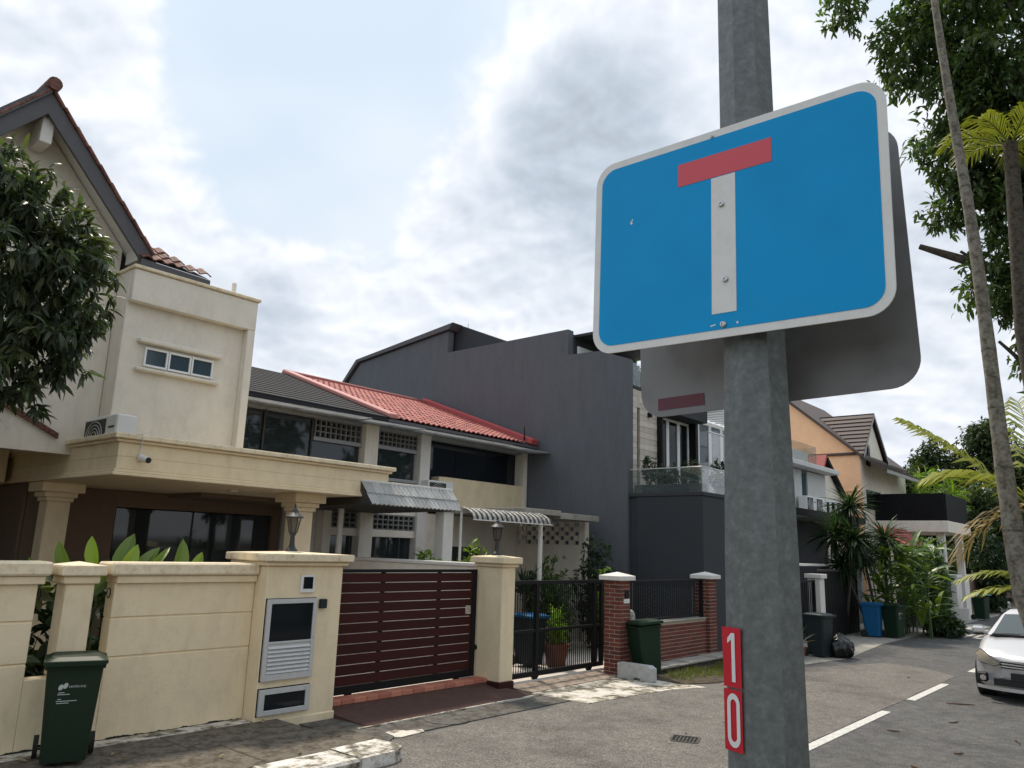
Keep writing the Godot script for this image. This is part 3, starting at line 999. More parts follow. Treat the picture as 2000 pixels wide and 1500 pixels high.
	for q in [[0.178, 0.235], [0.412, 0.472]]:
		bl(d2, "rail", M.aluminium, Vector3(-8.475, q[0], -5.51), Vector3(-8.4555, q[1], -6.08), 0.003)
	bl(d2, "pane", M.dark_glass, Vector3(-8.474, 0.236, -5.512), Vector3(-8.466, 0.411, -6.078), 0.0)
	var wi := bl(g, "intercom_frame", M.plastic_white, Vector3(-8.50, 1.575, -5.895), Vector3(-8.475, 1.79, -6.105), 0.004)
	bl(wi, "intercom_screen", M.dark_glass, Vector3(-8.476, 1.62, -5.93), Vector3(-8.472, 1.765, -6.07), 0.0)
	bl(g, "bell", M.charcoal_bin, Vector3(-8.50, 1.375, -6.20), Vector3(-8.45, 1.49, -6.30), 0.006)
	lantern(Vector3(-8.98, 2.068, -6.05), "dark metal lantern on the broad post with the meter cabinet")
	# slatted sliding gate
	var gate := thing("sliding_gate", Vector3(-8.9, 0.2, -8.1), "dark maroon sliding gate of horizontal slats in black frame", "gate")
	var gx := -8.92
	bl(gate, "top_rail", M.black_iron, Vector3(gx - 0.03, 1.80, -6.62), Vector3(gx + 0.03, 1.845, -9.58), 0.004)
	bl(gate, "bottom_rail", M.black_iron, Vector3(gx - 0.03, 0.192, -6.62), Vector3(gx + 0.03, 0.295, -9.58), 0.004)  # rail drawn deeper, its black also standing for the shadow under the gate
	for z in [-6.62, -9.48]:
		bl(gate, "stile", M.black_iron, Vector3(gx - 0.03, 0.296, z), Vector3(gx + 0.03, 1.799, z - 0.10), 0.004)
	for z in [-7.58, -8.72]:
		bl(gate, "brace", M.black_iron, Vector3(gx - 0.035, 0.296, z), Vector3(gx - 0.004, 1.799, z - 0.07), 0.003)
	for k in 11:
		var y := 0.302 + k * 0.1362
		bl(gate, "slat", [M.gate_slat, M.gate_slat_b][k % 2], Vector3(gx, y, -6.722), Vector3(gx + 0.022, y + 0.1245, -9.478), 0.003)
	for z in [-7.1, -9.2]:
		var wh := Shape.new()
		wh.drawn(PackedVector2Array([Vector2(z + 0.10, 0.234), Vector2(z - 0.10, 0.234), Vector2(z - 0.035, 0.165), Vector2(z + 0.035, 0.165)]), 0, gx - 0.02, gx + 0.02)
		part(gate, "wheel_bracket", wh, M.black_iron)
	bl(gate, "paper_note", M.cloth_white, Vector3(gx + 0.0225, 1.15, -9.33), Vector3(gx + 0.024, 1.28, -9.45), 0.0)
	var edge := thing("brick_edging", Vector3(-8.72, 0.17, -8.1), "strip of orange red paving bricks at the foot of the maroon gate", "paving")
	var k2 := 0
	var z2 := -6.58
	while z2 > -9.55:
		bl(edge, "brick", M["paver_%d" % (k2 * 7 % 3)], Vector3(-8.86, 0.12, z2), Vector3(-8.64, 0.186 + 0.003 * (k2 % 2), z2 - 0.205), 0.006)
		z2 -= 0.212
		k2 += 1
	# second post
	var p2 := thing("gate_post", Vector3(-8.675, 0, -9.79), "plain beige gate post with dark plinth and lantern between the gates", "gate post")
	bl(p2, "shaft", M.plaster, Vector3(-8.96, 0.14, -9.63), Vector3(-8.39, 1.90, -9.95), 0.012)
	bl(p2, "plinth", M.gate_slat_b, Vector3(-8.98, 0, -9.615), Vector3(-8.372, 0.142, -9.968), 0.008)
	capped(p2, Vector3(-8.96, 0, -9.63), Vector3(-8.39, 0, -9.95), M.plaster, [[1.898, 1.948, 0.04], [1.952, 2.055, 0.085]])
	hip_top(p2, Vector3(-9.04, 0, -9.55), Vector3(-8.31, 0, -10.03), 2.054, 0.035, M.plaster)
	var stop := Shape.new()
	stop.lathe([Vector2(0.0, 0.0), Vector2(0.045, 0.0), Vector2(0.045, 0.05), Vector2(0.03, 0.052), Vector2(0.028, 0.045), Vector2(0.0, 0.045)], 16)
	placed(p2, "gate_stop", stop, M.black_iron, Transform3D(Basis(Vector3.RIGHT, PI * 0.5), Vector3(-8.93, 0.62, -9.63)))
	lantern(Vector3(-8.68, 2.088, -9.79), "dark metal lantern on the plain post beside the black gate")
	# wall between the two front yards
	var pw := thing("party_wall", Vector3(-11.2, 0, -9.9), "low pale wall between the two front yards behind the gates", "wall")
	bl(pw, "wall", M.plaster_pale, Vector3(-13.6, 0, -9.80), Vector3(-8.98, 1.88, -9.94), 0.01)
	bl(pw, "capping", M.plaster_white, Vector3(-13.6, 1.88, -9.77), Vector3(-8.985, 1.94, -9.97), 0.008)


# ---------------------------------------------------------------- houses
func wave_tile(width: float, length: float, height: float, waves := 1, steps := 8) -> ArrayMesh:
	# an S-shaped roof tile: x across, z down the slope, y up; front edge has thickness
	var s := Shape.new()
	var rows: Array = []
	for i in 2:
		var row: Array = []
		for j in steps * waves + 1:
			var t := float(j) / (steps * waves)
			var y := height * (0.5 - 0.5 * cos(TAU * t * waves)) + (0.022 if i == 1 else 0.0)
			row.append(Vector3((t - 0.5) * width, y, (float(i) - 0.5) * length))
		rows.append(row)
	s.sheet(rows)
	for j in steps * waves:
		var a: Vector3 = rows[1][j]
		var b: Vector3 = rows[1][j + 1]
		s.quad(a, b, b - Vector3(0, 0.022, 0), a - Vector3(0, 0.022, 0), Vector3(0, 0, 1))
	return s.mesh()


# tiles on a slope from the eave point going up: origin at one end of the eave, along = unit along eave, up = unit up the slope
func tile_places(origin: Vector3, along: Vector3, up: Vector3, w: float, l: float, cols: int, rows: int, inside = null) -> Array:
	var out: Array = []
	var normal := along.cross(up).normalized()
	if normal.y < 0:
		normal = -normal
	var xa := normal.cross(-up)
	for i in rows:
		for j in cols:
			var u := (j + 0.5) * w
			var v := (i + 0.5) * l
			if inside != null and not inside.call(u, v):
				continue
			out.append(Transform3D(Basis(xa, normal, -up) * Basis(Vector3.RIGHT, R.randf_range(-0.012, 0.012)) * Basis(Vector3.UP, R.randf_range(-0.012, 0.012)), origin + along * u + up * v + normal * R.randf_range(0.002, 0.008)))
	return out


func windows_row(parent: Node3D, x: float, z0: float, z1: float, y0: float, y1: float, n: int, frame: Material, glass: Material, fw := 0.05) -> void:
	# casements side by side in a wall that faces the street
	var step := (z1 - z0) / n
	for k in n:
		var a := z0 + step * k
		var b := a + step
		var s := signf(step)
		var win := bl(parent, "window", glass, Vector3(x + 0.002, y0 + fw, a + s * fw), Vector3(x + 0.02, y1 - fw, b - s * fw), 0.0)
		bl(win, "frame", frame, Vector3(x, y0, a + s * 0.006), Vector3(x + 0.05, y1, a + s * fw), 0.004)
		bl(win, "frame", frame, Vector3(x, y0, b - s * fw), Vector3(x + 0.05, y1, b - s * 0.006), 0.004)
		bl(win, "frame", frame, Vector3(x, y0, a + s * fw), Vector3(x + 0.048, y0 + fw, b - s * fw), 0.004)
		bl(win, "frame", frame, Vector3(x, y1 - fw, a + s * fw), Vector3(x + 0.048, y1, b - s * fw), 0.004)


func make_first_house() -> void:
	var h := thing("gabled_house", Vector3(-14, 0, -4), "cream house with steep gable, flat tower and deep porch canopy behind beige wall", "house")
	# flat-roofed tower
	var tw := bl(h, "tower", M.plaster_pale, Vector3(-18, 3.3, -4.96), Vector3(-12.56, 6.44, -7.19), 0.01)
	bl(tw, "tower_beam", M.plaster_pale, Vector3(-12.558, 5.90, -4.962), Vector3(-12.40, 6.438, -7.188), 0.012)
	bl(tw, "tower_jamb", M.plaster_pale, Vector3(-12.558, 3.0, -7.04), Vector3(-12.402, 5.898, -7.186), 0.012)
	bl(tw, "coping", M.capping, Vector3(-18, 6.442, -4.93), Vector3(-12.36, 6.50, -7.225), 0.01)
	bl(tw, "vent_pipe", M.plaster_white, Vector3(-13.10, 6.50, -7.0), Vector3(-13.02, 6.92, -7.07), 0.02)
	windows_row(tw, -12.56, -5.33, -6.53, 4.90, 5.22, 3, M.white_frame, M.blue_glass, 0.035)
	bl(tw, "window_hood", M.plaster_pale, Vector3(-12.56, 5.27, -5.20), Vector3(-12.45, 5.345, -6.64), 0.015)
	bl(tw, "window_sill", M.plaster_pale, Vector3(-12.56, 4.81, -5.20), Vector3(-12.45, 4.865, -6.65), 0.015)
	# gable front, set back under its barge boards
	var ridge := Vector2(-3.40, 8.80)
	var k := 1.15
	var y_at := func(z: float) -> float: return ridge.y - absf(z - ridge.x) * k
	var g := Shape.new()
	g.drawn(PackedVector2Array([Vector2(-4.95, 3.4), Vector2(-4.95, y_at.call(-4.95) - 0.14), Vector2(-3.40, 8.66), Vector2(0.6, y_at.call(0.6) - 0.14), Vector2(0.6, 3.4)]), 0, -13.15, -13.0)
	part(h, "gable_wall", g, M.plaster_pale)
	bl(h, "side_wall", M.plaster_pale, Vector3(-18, 0.1, 0.6), Vector3(-13.16, 4.1, 0.4), 0.0)
	# main roof: two slopes with a boarded soffit
	var roof := Node3D.new()
	roof.name = "roof"
	h.add_child(roof)
	for s in [-1.0, 1.0]:
		var z_end: float = -6.15 if s < 0 else 0.9
		var b := Shape.new()
		var a0 := Vector2(ridge.x, ridge.y)
		var a1 := Vector2(z_end, y_at.call(z_end))
		var nn := Vector2(0, 0.10)
		if s < 0:
			b.drawn(PackedVector2Array([a0, Vector2(-5.30, y_at.call(-5.30)), Vector2(-6.2, 6.40), Vector2(-6.2, 6.50) , Vector2(-5.22, y_at.call(-5.22) + 0.12), a0 + nn * 1.6]), 0, -19.0, -12.95)
		else:
			b.drawn(PackedVector2Array([a0, a0 + nn * 1.6, a1 + nn * 1.6, a1]), 0, -19.0, -12.42)
		part(roof, "slope", b, M.barge)
	# barge boards and the stepped verge tiles along them
	for s in [-1.0, 1.0]:
		var z_end: float = -5.32 if s < 0 else 0.9
		var top := Vector3(-12.46, ridge.y + 0.02, ridge.x)
		var low := Vector3(-12.46, y_at.call(z_end) + 0.02, z_end)
		var d := (low - top).normalized()
		var board := Shape.new()
		board.quad(top, low, low + Vector3(0, -0.30, 0), top + Vector3(0, -0.36, 0), Vector3.RIGHT)
		board.quad(top + Vector3(-0.06, 0, 0), low + Vector3(-0.06, 0, 0), low + Vector3(-0.06, -0.30, 0), top + Vector3(-0.06, -0.36, 0), Vector3.LEFT)
		board.quad(top + Vector3(0, -0.36, 0), low + Vector3(0, -0.30, 0), low + Vector3(-0.06, -0.30, 0), top + Vector3(-0.06, -0.36, 0), Vector3.DOWN)
		board.quad(top, low, low + Vector3(-0.06, 0, 0), top + Vector3(-0.06, 0, 0), Vector3.UP)
		part(roof, "barge_board", board, M.barge)
		var soffit := Shape.new()
		soffit.quad(top + Vector3(-0.06, -0.13, 0), low + Vector3(-0.06, -0.13, 0), low + Vector3(-0.62, -0.13, 0), top + Vector3(-0.62, -0.13, 0), Vector3.DOWN)
		part(roof, "soffit", soffit, M.plaster_white)
		var n := int((low - top).length() / 0.31)
		for i in n:
			var c := top + d * (0.31 * (i + 0.5)) + Vector3(-0.10, 0.05, 0)
			var q := Basis(Vector3.RIGHT, atan2(-d.y, d.z) if s > 0 else atan2(d.y, -d.z))
			put(roof, "verge_tile", block_mesh(Vector3(0.30, 0.05, 0.335), 0.015), M["old_tile_%d" % (i % 3)], Transform3D(q * Basis(Vector3.RIGHT, 0.05 * s), c))
	var rc := Shape.new()
	rc.tube([Vector3(-12.36, 8.93, -3.40), Vector3(-19, 8.93, -3.40)], [0.105, 0.105], 12)
	part(roof, "ridge_cap", rc, M.old_tile_1)
	# small hipped skirt at the foot of the gable, tiled
	var A := Vector3(-12.98, 7.06, -5.30)
	var B := Vector3(-12.38, 6.62, -5.02)
	var C := Vector3(-12.38, 6.585, -6.22)
	var sk := Shape.new()
	sk.quad(A, B, C, C, Vector3(1, 1, 0))
	sk.quad(B + Vector3(0, -0.005, 0), C + Vector3(0, -0.005, 0), C + Vector3(0, -0.11, 0), B + Vector3(0, -0.11, 0), Vector3.RIGHT)
	sk.quad(B + Vector3(0, -0.11, 0), C + Vector3(0, -0.11, 0), C + Vector3(-0.7, -0.11, 0), B + Vector3(-0.7, -0.11, 0), Vector3.DOWN)
	part(roof, "hip_skirt", sk, M.barge)
	var up := ((A - B) - Vector3(0, 0, (A - B).z)).normalized()
	var tile := wave_tile(0.20, 0.25, 0.04)
	var places := tile_places(B + Vector3(0, 0.012, 0), Vector3(0, 0, -1), up, 0.20, 0.235, 6, 3, func(u: float, v: float) -> bool: return u < 1.25 - v * 1.15 and u > v * 0.25)
	pieces(roof, "tile", tile, [M.old_tile_0, M.old_tile_1, M.old_tile_2], places)
	# purlin ends under the gable
	for q in [[-3.37, 8.03, 8.44, 0.17], [-5.02, 6.62, 6.86, 0.26]]:
		bl(h, "purlin_end", M.plaster_white, Vector3(-13.0, q[1], q[0]), Vector3(-12.56, q[2], q[0] - q[3]), 0.01)
	# porch canopy with moulded fascia
	var cn := Node3D.new()
	cn.name = "porch_canopy"
	h.add_child(cn)
	var ca := Vector3(-16.5, 0, -4.63)
	var cb := Vector3(-11.30, 0, -9.60)
	bl(cn, "canopy_slab", M.plaster, Vector3(ca.x, 3.12, ca.z), Vector3(cb.x, 3.30, cb.z), 0.008)
	bl(cn, "fascia", M.plaster, Vector3(-11.42, 3.301, ca.z), Vector3(cb.x - 0.001, 3.50, cb.z), 0.004)
	bl(cn, "fascia", M.plaster, Vector3(ca.x, 3.301, ca.z - 0.001), Vector3(-11.421, 3.50, ca.z - 0.12), 0.004)
	bl(cn, "moulding", M.plaster, Vector3(ca.x, 3.03, ca.z + 0.06), Vector3(cb.x + 0.06, 3.075, cb.z - 0.06), 0.008)
	bl(cn, "moulding", M.plaster, Vector3(ca.x, 3.077, ca.z + 0.03), Vector3(cb.x + 0.03, 3.118, cb.z - 0.03), 0.008)
	for q in [[3.502, 3.545, 0.05, M.plaster], [3.547, 3.62, 0.10, M.capping]]:
		bl(cn, "moulding", q[3], Vector3(-11.45, q[0], ca.z + q[2]), Vector3(cb.x + q[2], q[1], cb.z - q[2]), 0.01)
		bl(cn, "moulding", q[3], Vector3(ca.x, q[0], ca.z + q[2]), Vector3(-11.451, q[1], ca.z - 0.14), 0.01)
	bl(cn, "side_fascia", M.plaster, Vector3(-16.2, 3.03, -4.5), Vector3(-15.4, 3.60, 3.0), 0.01)
	for c in [[-14.35, -4.98, 0.36], [-11.95, -8.15, 0.34]]:
		var hw: float = c[2] * 0.5
		bl(cn, "column", M.plaster, Vector3(c[0] - hw, 0.15, c[1] + hw), Vector3(c[0] + hw, 2.72, c[1] - hw), 0.012)
		for q in [[2.722, 2.79, 0.03], [2.792, 2.87, 0.07], [2.872, 3.028, 0.15]]:
			bl(cn, "capital", M.plaster, Vector3(c[0] - hw - q[2], q[0], c[1] + hw + q[2]), Vector3(c[0] + hw + q[2], q[1], c[1] - hw - q[2]), 0.008)
	# back of the porch
	bl(h, "porch_wall", M.brown_wall, Vector3(-15.2, 0.1, -4.76), Vector3(-15.0, 3.02, -6.25), 0.0)
	bl(h, "porch_wall", M.brown_wall, Vector3(-15.2, 0.1, -9.55), Vector3(-15.0, 3.02, -9.75), 0.0)
	bl(h, "door_lintel", M.brown_wall, Vector3(-15.2, 2.72, -6.252), Vector3(-15.0, 3.02, -9.548), 0.0)
	bl(h, "living_room_wall", M.brown_wall, Vector3(-18.1, 0.1, -9.6), Vector3(-15.2, 3.02, -9.75), 0.0)
	bl(h, "living_room_ceiling", M.brown_wall, Vector3(-18.1, 3.03, -4.7), Vector3(-15.0, 3.10, -9.75), 0.0)
	bl(h, "sliding_door", M.window_glass, Vector3(-15.12, 0.17, -6.3), Vector3(-15.09, 2.7, -7.9), 0.0)
	bl(h, "sliding_door", M.window_glass, Vector3(-15.08, 0.17, -7.8), Vector3(-15.05, 2.7, -9.5), 0.0)
	bl(h, "porch_wall", M.brown_wall, Vector3(-15.0, 0.1, -4.70), Vector3(-18.0, 3.02, -4.75), 0.0)
	bl(h, "porch_wall", M.brown_wall, Vector3(-16.4, 0.1, -4.76), Vector3(-16.2, 3.02, 3.0), 0.0)
	bl(h, "rear_wall", M.brown_wall, Vector3(-18.3, 0, -9.7), Vector3(-18.1, 6.0, 9.0), 0.0)
	# low lean-to roof beside the porch
	var lt := Shape.new()
	lt.drawn(PackedVector2Array([Vector2(-4.4, 3.62), Vector2(-4.4, 3.70), Vector2(-1.5, 5.15), Vector2(-1.5, 5.05)]), 0, -14.9, -12.95)
	part(h, "lean_to_roof", lt, M.old_tile_1)
	# things fixed to it
	var cam := thing("security_camera", Vector3(-11.2, 3.27, -4.96), "small white security camera on the canopy fascia", "camera")
	bl(cam, "bracket", M.plastic_white, Vector3(-11.30, 3.25, -4.90), Vector3(-11.24, 3.35, -4.99), 0.008)
	var cs := Shape.new()
	cs.tube([Vector3(-11.27, 3.30, -4.93), Vector3(-11.14, 3.265, -4.99)], [0.042, 0.046], 12)
	part(cam, "housing", cs, M.plastic_white)
	var ce := Shape.new()
	ce.tube([Vector3(-11.14, 3.265, -4.99), Vector3(-11.115, 3.258, -5.0)], [0.043, 0.04], 12)
	part(cam, "lens_hood", ce, M.black_plastic)
	var cw := Shape.new()
	cw.tube([Vector3(-11.285, 3.36, -4.93), Vector3(-11.285, 3.49, -4.93), Vector3(-11.18, 3.53, -4.90), Vector3(-11.18, 3.63, -4.90), Vector3(-11.5, 3.64, -4.80)], [0.008, 0.008, 0.008, 0.008, 0.008], 6)
	part(cam, "conduit", cw, M.plastic_white)
	aircon(Vector3(-12.10, 3.31, -4.795), "white air conditioner unit standing on the porch canopy by the tower", -PI * 0.5, Vector3(1.0, 1.0, 1.35))


func aircon(at: Vector3, label: String, turn := 0.0, size := Vector3.ONE) -> void:
	var t := thing("air_conditioner", Vector3.ZERO, label, "air conditioner")
	bl(t, "casing", M.plastic_white, Vector3(-0.15, 0.05, 0.42), Vector3(0.15, 0.62, -0.42), 0.02)
	bl(t, "fan_grille", M.awning_dark, Vector3(0.152, 0.10, 0.38), Vector3(0.158, 0.57, -0.16), 0.0)
	var ring := Shape.new()
	for r in [0.06, 0.11, 0.16, 0.21]:
		var p: Array = []
		var q: Array = []
		for k in 25:
			p.append(Vector3(0.165, 0.335 + r * sin(TAU * k / 24), 0.11 + r * cos(TAU * k / 24)))
			q.append(0.005)
		ring.tube(p, q, 4, false)
	part(t, "fan_guard", ring, M.plastic_white)
	for z in [0.3, -0.3]:
		bl(t, "foot", M.awning_dark, Vector3(-0.16, 0.0, z + 0.03), Vector3(0.16, 0.048, z - 0.03), 0.003)
	bl(t, "badge", M.black_plastic, Vector3(0.152, 0.42, -0.24), Vector3(0.156, 0.45, -0.38), 0.0)
	t.position = at
	t.rotation.y = turn
	t.scale = size


func vent_blocks(parent: Node3D, x: float, z0: float, z1: float, y0: float, y1: float, cols: int, rows: int, m: Material) -> void:
	var dz := (z1 - z0) / cols
	var dy := (y1 - y0) / rows
	for k in cols + 1:
		var z := z0 + dz * k
		bl(parent, "vent_upright", m, Vector3(x - 0.08, y0, z - 0.016), Vector3(x + 0.004, y1, z + 0.016), 0.0)
	for k in rows + 1:
		var y := y0 + dy * k
		bl(parent, "vent_ledge", m, Vector3(x - 0.078, y - 0.015, z0), Vector3(x + 0.001, y + 0.015, z1), 0.0)


func make_terraces() -> void:
	# dark-roofed house next to the tower
	var a := thing("terrace_house", Vector3(-15, 0, -9), "house with dark tiled roof and dark upstairs windows beside the cream tower", "house", "terrace houses of the row")
	var rx := -17.7
	var slope := func(p: Node3D, z0: float, z1: float, m: Material) -> void:
		var s := Shape.new()
		s.drawn(PackedVector2Array([Vector2(-13.30, 4.90), Vector2(-13.30, 4.96), Vector2(rx, 6.52), Vector2(rx - 4.0, 5.1), Vector2(rx - 4.0, 5.0)]), 2, z0, z1)
		part(p, "roof", s, m)
	slope.call(a, -7.2, -11.18, M.dark_tile)
	for i in 15:
		var t := i / 15.0
		var x := lerpf(-13.30, rx, t)
		var y := lerpf(4.965, 6.525, t)
		var c := Shape.new()
		c.hull(Vector3(x - 0.15, y + 0.065, -9.19), Vector3(0.33, 0.03, 3.96), Basis(Vector3.BACK, -0.30))
		part(a, "tile_course", c, M.dark_tile)
	bl(a, "room_wall", M.brown_wall, Vector3(-17.2, 3.0, -7.2), Vector3(-17.0, 6.0, -11.0), 0.0)
	bl(a, "room_floor", M.brown_wall, Vector3(-17.0, 2.95, -7.2), Vector3(-13.72, 3.09, -10.82), 0.0)
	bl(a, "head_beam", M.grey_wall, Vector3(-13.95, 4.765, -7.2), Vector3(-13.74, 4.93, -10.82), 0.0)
	for q in [[-7.22, -8.35], [-8.39, -9.49]]:
		bl(a, "window", M.window_glass, Vector3(-13.80, 3.1, q[0]), Vector3(-13.78, 4.76, q[1]), 0.0)
	bl(a, "party_wall", M.brown_wall, Vector3(-17.0, 3.0, -10.9), Vector3(-14.2, 5.0, -11.1), 0.0)
	for z in [-8.35, -9.49]:
		bl(a, "mullion", M.awning_dark, Vector3(-13.76, 3.1, z), Vector3(-13.74, 4.78, z - 0.04), 0.002)
	vent_blocks(a, -13.76, -9.60, -10.80, 4.38, 4.76, 9, 3, M.vent_shaded)
	bl(a, "window", M.window_glass, Vector3(-13.84, 3.1, -9.56), Vector3(-13.80, 4.34, -10.80), 0.0)
	bl(a, "lintel", M.grey_wall, Vector3(-13.85, 4.30, -9.55), Vector3(-13.72, 4.378, -10.82), 0.004)  # grey instead of pale plaster: eave shade put into the lintel colour
	bl(a, "party_column", M.plaster_pale, Vector3(-14.2, 0.0, -10.83), Vector3(-13.60, 4.92, -11.20), 0.008)
	# red-roofed house
	var b := thing("terrace_house", Vector3(-15, 0, -13.8), "house with red tiled roof, balcony and striped awning beside the grey block", "house", "terrace houses of the row")
	slope.call(b, -11.2, -16.55, M.barge)
	var up := Vector3(rx + 13.30, 6.52 - 4.96, 0).normalized()
	var len_up := Vector2(rx + 13.30, 6.52 - 4.96).length()
	var w := 0.172
	var places := tile_places(Vector3(-13.30, 4.985, -11.45), Vector3(0, 0, -1), up, w, 0.27, int((16.2 - 11.45) / w), int(len_up / 0.27))
	pieces(b, "tile", wave_tile(w, 0.29, 0.042, 1, 6), [M.red_tile_0, M.red_tile_1, M.red_tile_2], places)
	var band := Shape.new()
	band.hull(Vector3((rx - 13.30) * 0.5, (6.52 + 4.96) * 0.5 + 0.085, -11.31), Vector3(len_up + 0.1, 0.10, 0.27), Basis(Vector3.BACK, -atan2(6.52 - 4.96, -(rx + 13.30))), 0.02)
	part(b, "party_flashing", band, M.pink_flash)
	var band2 := Shape.new()
	band2.hull(Vector3((rx - 13.30) * 0.5, (6.52 + 4.96) * 0.5 + 0.12, -16.36), Vector3(len_up + 0.1, 0.16, 0.28), Basis(Vector3.BACK, -atan2(6.52 - 4.96, -(rx + 13.30))), 0.02)
	part(b, "wall_flashing", band2, M.red_flash)
	var rc := Shape.new()
	rc.tube([Vector3(rx, 6.55, -11.2), Vector3(rx, 6.55, -16.5)], [0.11, 0.11], 10)
	part(b, "ridge_cap", rc, M.red_tile_1)
	var sp := Shape.new()
	sp.tube([Vector3(-13.5, 5.1, -16.2), Vector3(-13.5, 5.48, -16.2)], [0.02, 0.012], 6)
	part(b, "roof_spike", sp, M.black_iron)
	# upper storey
	bl(b, "room_wall", M.brown_wall, Vector3(-17.2, 3.0, -11.2), Vector3(-17.0, 6.0, -16.5), 0.0)
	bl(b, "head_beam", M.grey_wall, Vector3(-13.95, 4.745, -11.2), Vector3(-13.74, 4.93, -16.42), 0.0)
	bl(b, "room_floor", M.brown_wall, Vector3(-17.0, 2.95, -11.2), Vector3(-14.2, 3.01, -16.5), 0.0)
	vent_blocks(b, -13.76, -11.22, -12.50, 4.42, 4.74, 10, 3, M.vent_shaded)
	bl(b, "lintel", M.grey_wall, Vector3(-13.85, 4.33, -11.2), Vector3(-13.72, 4.41, -12.52), 0.004)  # darker grey here paints in the shade below the eave
	bl(b, "window", M.window_glass, Vector3(-13.84, 3.70, -11.26), Vector3(-13.80, 4.33, -12.46), 0.0)
	bl(b, "window_sill", M.grey_wall, Vector3(-13.85, 3.62, -11.2), Vector3(-13.70, 3.69, -12.52), 0.006)  # sill greyed as well, carrying the eave shade in its colour
	bl(b, "wall_below", M.plaster_pale, Vector3(-14.2, 3.0, -11.2), Vector3(-13.80, 3.618, -12.52), 0.0)
	bl(b, "column", M.plaster_white, Vector3(-14.2, 0.0, -12.52), Vector3(-13.62, 4.92, -12.84), 0.008)
	bl(b, "column", M.plaster_pale, Vector3(-14.2, 0.0, -16.42), Vector3(-13.66, 4.92, -16.57), 0.008)
	bl(b, "parapet", M.plaster, Vector3(-13.86, 3.16, -13.38), Vector3(-13.70, 3.87, -16.42), 0.01)
	bl(b, "parapet_return", M.plaster, Vector3(-14.9, 3.16, -13.24), Vector3(-13.705, 3.865, -13.38), 0.01)
	bl(b, "balcony_floor", M.plaster_pale, Vector3(-15.6, 3.02, -12.84), Vector3(-13.71, 3.158, -16.42), 0.004)
	for k in 3:
		bl(b, "balcony_window", M.tinted_glass, Vector3(-13.99, 3.16, -12.86 - k * 1.187), Vector3(-13.97, 4.74, -12.86 - (k + 1) * 1.187 + 0.02), 0.0)
	bl(b, "wall", M.plaster_white, Vector3(-15.7, 0.0, -9.95), Vector3(-15.5, 3.02, -16.5), 0.0)
	aircon(Vector3(-13.52, 3.10, -13.0), "old grey air conditioner unit beside the balcony parapet", 0.0)
	# grey translucent sheets along the eave of both houses
	var z := -7.25
	var i2 := 0
	while z > -16.6:
		var l := minf(1.55, z + 16.75)
		var s := Shape.new()
		var tilt := R.randf_range(-0.02, 0.02)
		var y0 := 4.785 + R.randf_range(-0.012, 0.012) + 0.014 * (i2 % 2)
		var y1 := 4.80 + R.randf_range(-0.006, 0.006)
		s.quad(Vector3(-12.88, y0, z), Vector3(-12.88, y0 + tilt, z - l - 0.03), Vector3(-13.68, y1 + tilt, z - l - 0.03), Vector3(-13.68, y1, z), Vector3.UP)
		s.quad(Vector3(-12.88, y0, z), Vector3(-12.88, y0 + tilt, z - l - 0.03), Vector3(-12.88, y0 + tilt - 0.018, z - l - 0.03), Vector3(-12.88, y0 - 0.018, z), Vector3.RIGHT)
		part(a if z > -10.9 else b, "eave_sheet", s, M.eave_sheet)
		z -= l
		i2 += 1
	# ground floor: wall with vents and dark openings
	for q in [[-9.95, -10.15, 0.0, 2.95], [-12.65, -13.35, 0.0, 2.95], [-14.95, -16.42, 0.0, 2.95], [-10.15, -12.65, 2.36, 2.52], [-10.15, -12.65, 2.86, 2.95], [-13.35, -14.95, 2.2, 2.95]]:
		bl(b, "ground_wall", M.plaster_pale, Vector3(-13.95, q[2], q[0]), Vector3(-13.70, q[3], q[1]), 0.0)
	vent_blocks(b, -13.70, -10.16, -12.64, 2.53, 2.85, 16, 3, M.vent_shaded)
	bl(b, "door", M.window_glass, Vector3(-13.85, 0.05, -10.15), Vector3(-13.83, 2.35, -12.65), 0.0)
	bl(b, "door", M.window_glass, Vector3(-13.85, 0.05, -13.35), Vector3(-13.83, 2.2, -14.95), 0.0)
	bl(b, "inner_wall", M.plaster_white, Vector3(-15.5, 0.0, -9.8), Vector3(-13.95, 2.95, -9.94), 0.0)
	for q in [-10.6, -11.3, -12.0]:
		bl(b, "grille_bar", M.awning_dark, Vector3(-13.66, 0.1, q), Vector3(-13.63, 2.35, q - 0.03), 0.0)
	# tiled awning
	var aw := Node3D.new()
	aw.name = "tiled_awning"
	b.add_child(aw)
	var ts := Shape.new()
	ts.drawn(PackedVector2Array([Vector2(-11.30, 3.30), Vector2(-10.98, 2.90), Vector2(-13.7, 2.86), Vector2(-13.7, 3.30)]), 2, -8.95, -11.28)
	part(aw, "awning_body", ts, M.awning_dark)
	var aup := Vector3(-0.32, 0.40, 0).normalized()
	var ap := tile_places(Vector3(-10.955, 2.885, -8.95), Vector3(0, 0, -1), aup, 0.2118, 0.26, 11, 2)
	pieces(aw, "tile", wave_tile(0.2118, 0.285, 0.03, 2, 5), [M.pale_tile_0, M.pale_tile_1, M.pale_tile_2], ap)
	bl(aw, "awning_capping", M.plaster_white, Vector3(-11.45, 3.30, -8.95), Vector3(-11.26, 3.345, -11.30), 0.006)
	bl(aw, "awning_post", M.plaster_white, Vector3(-11.25, 0.03, -10.82), Vector3(-11.0, 2.86, -11.09), 0.01)
	var pp := Shape.new()
	pp.tube([Vector3(-12.6, 0.03, -9.55), Vector3(-12.6, 2.86, -9.55)], [0.06, 0.06], 12)
	part(aw, "pipe_post", pp, M.plaster_white)
	# curved striped awning
	var ca := Node3D.new()
	ca.name = "striped_awning"
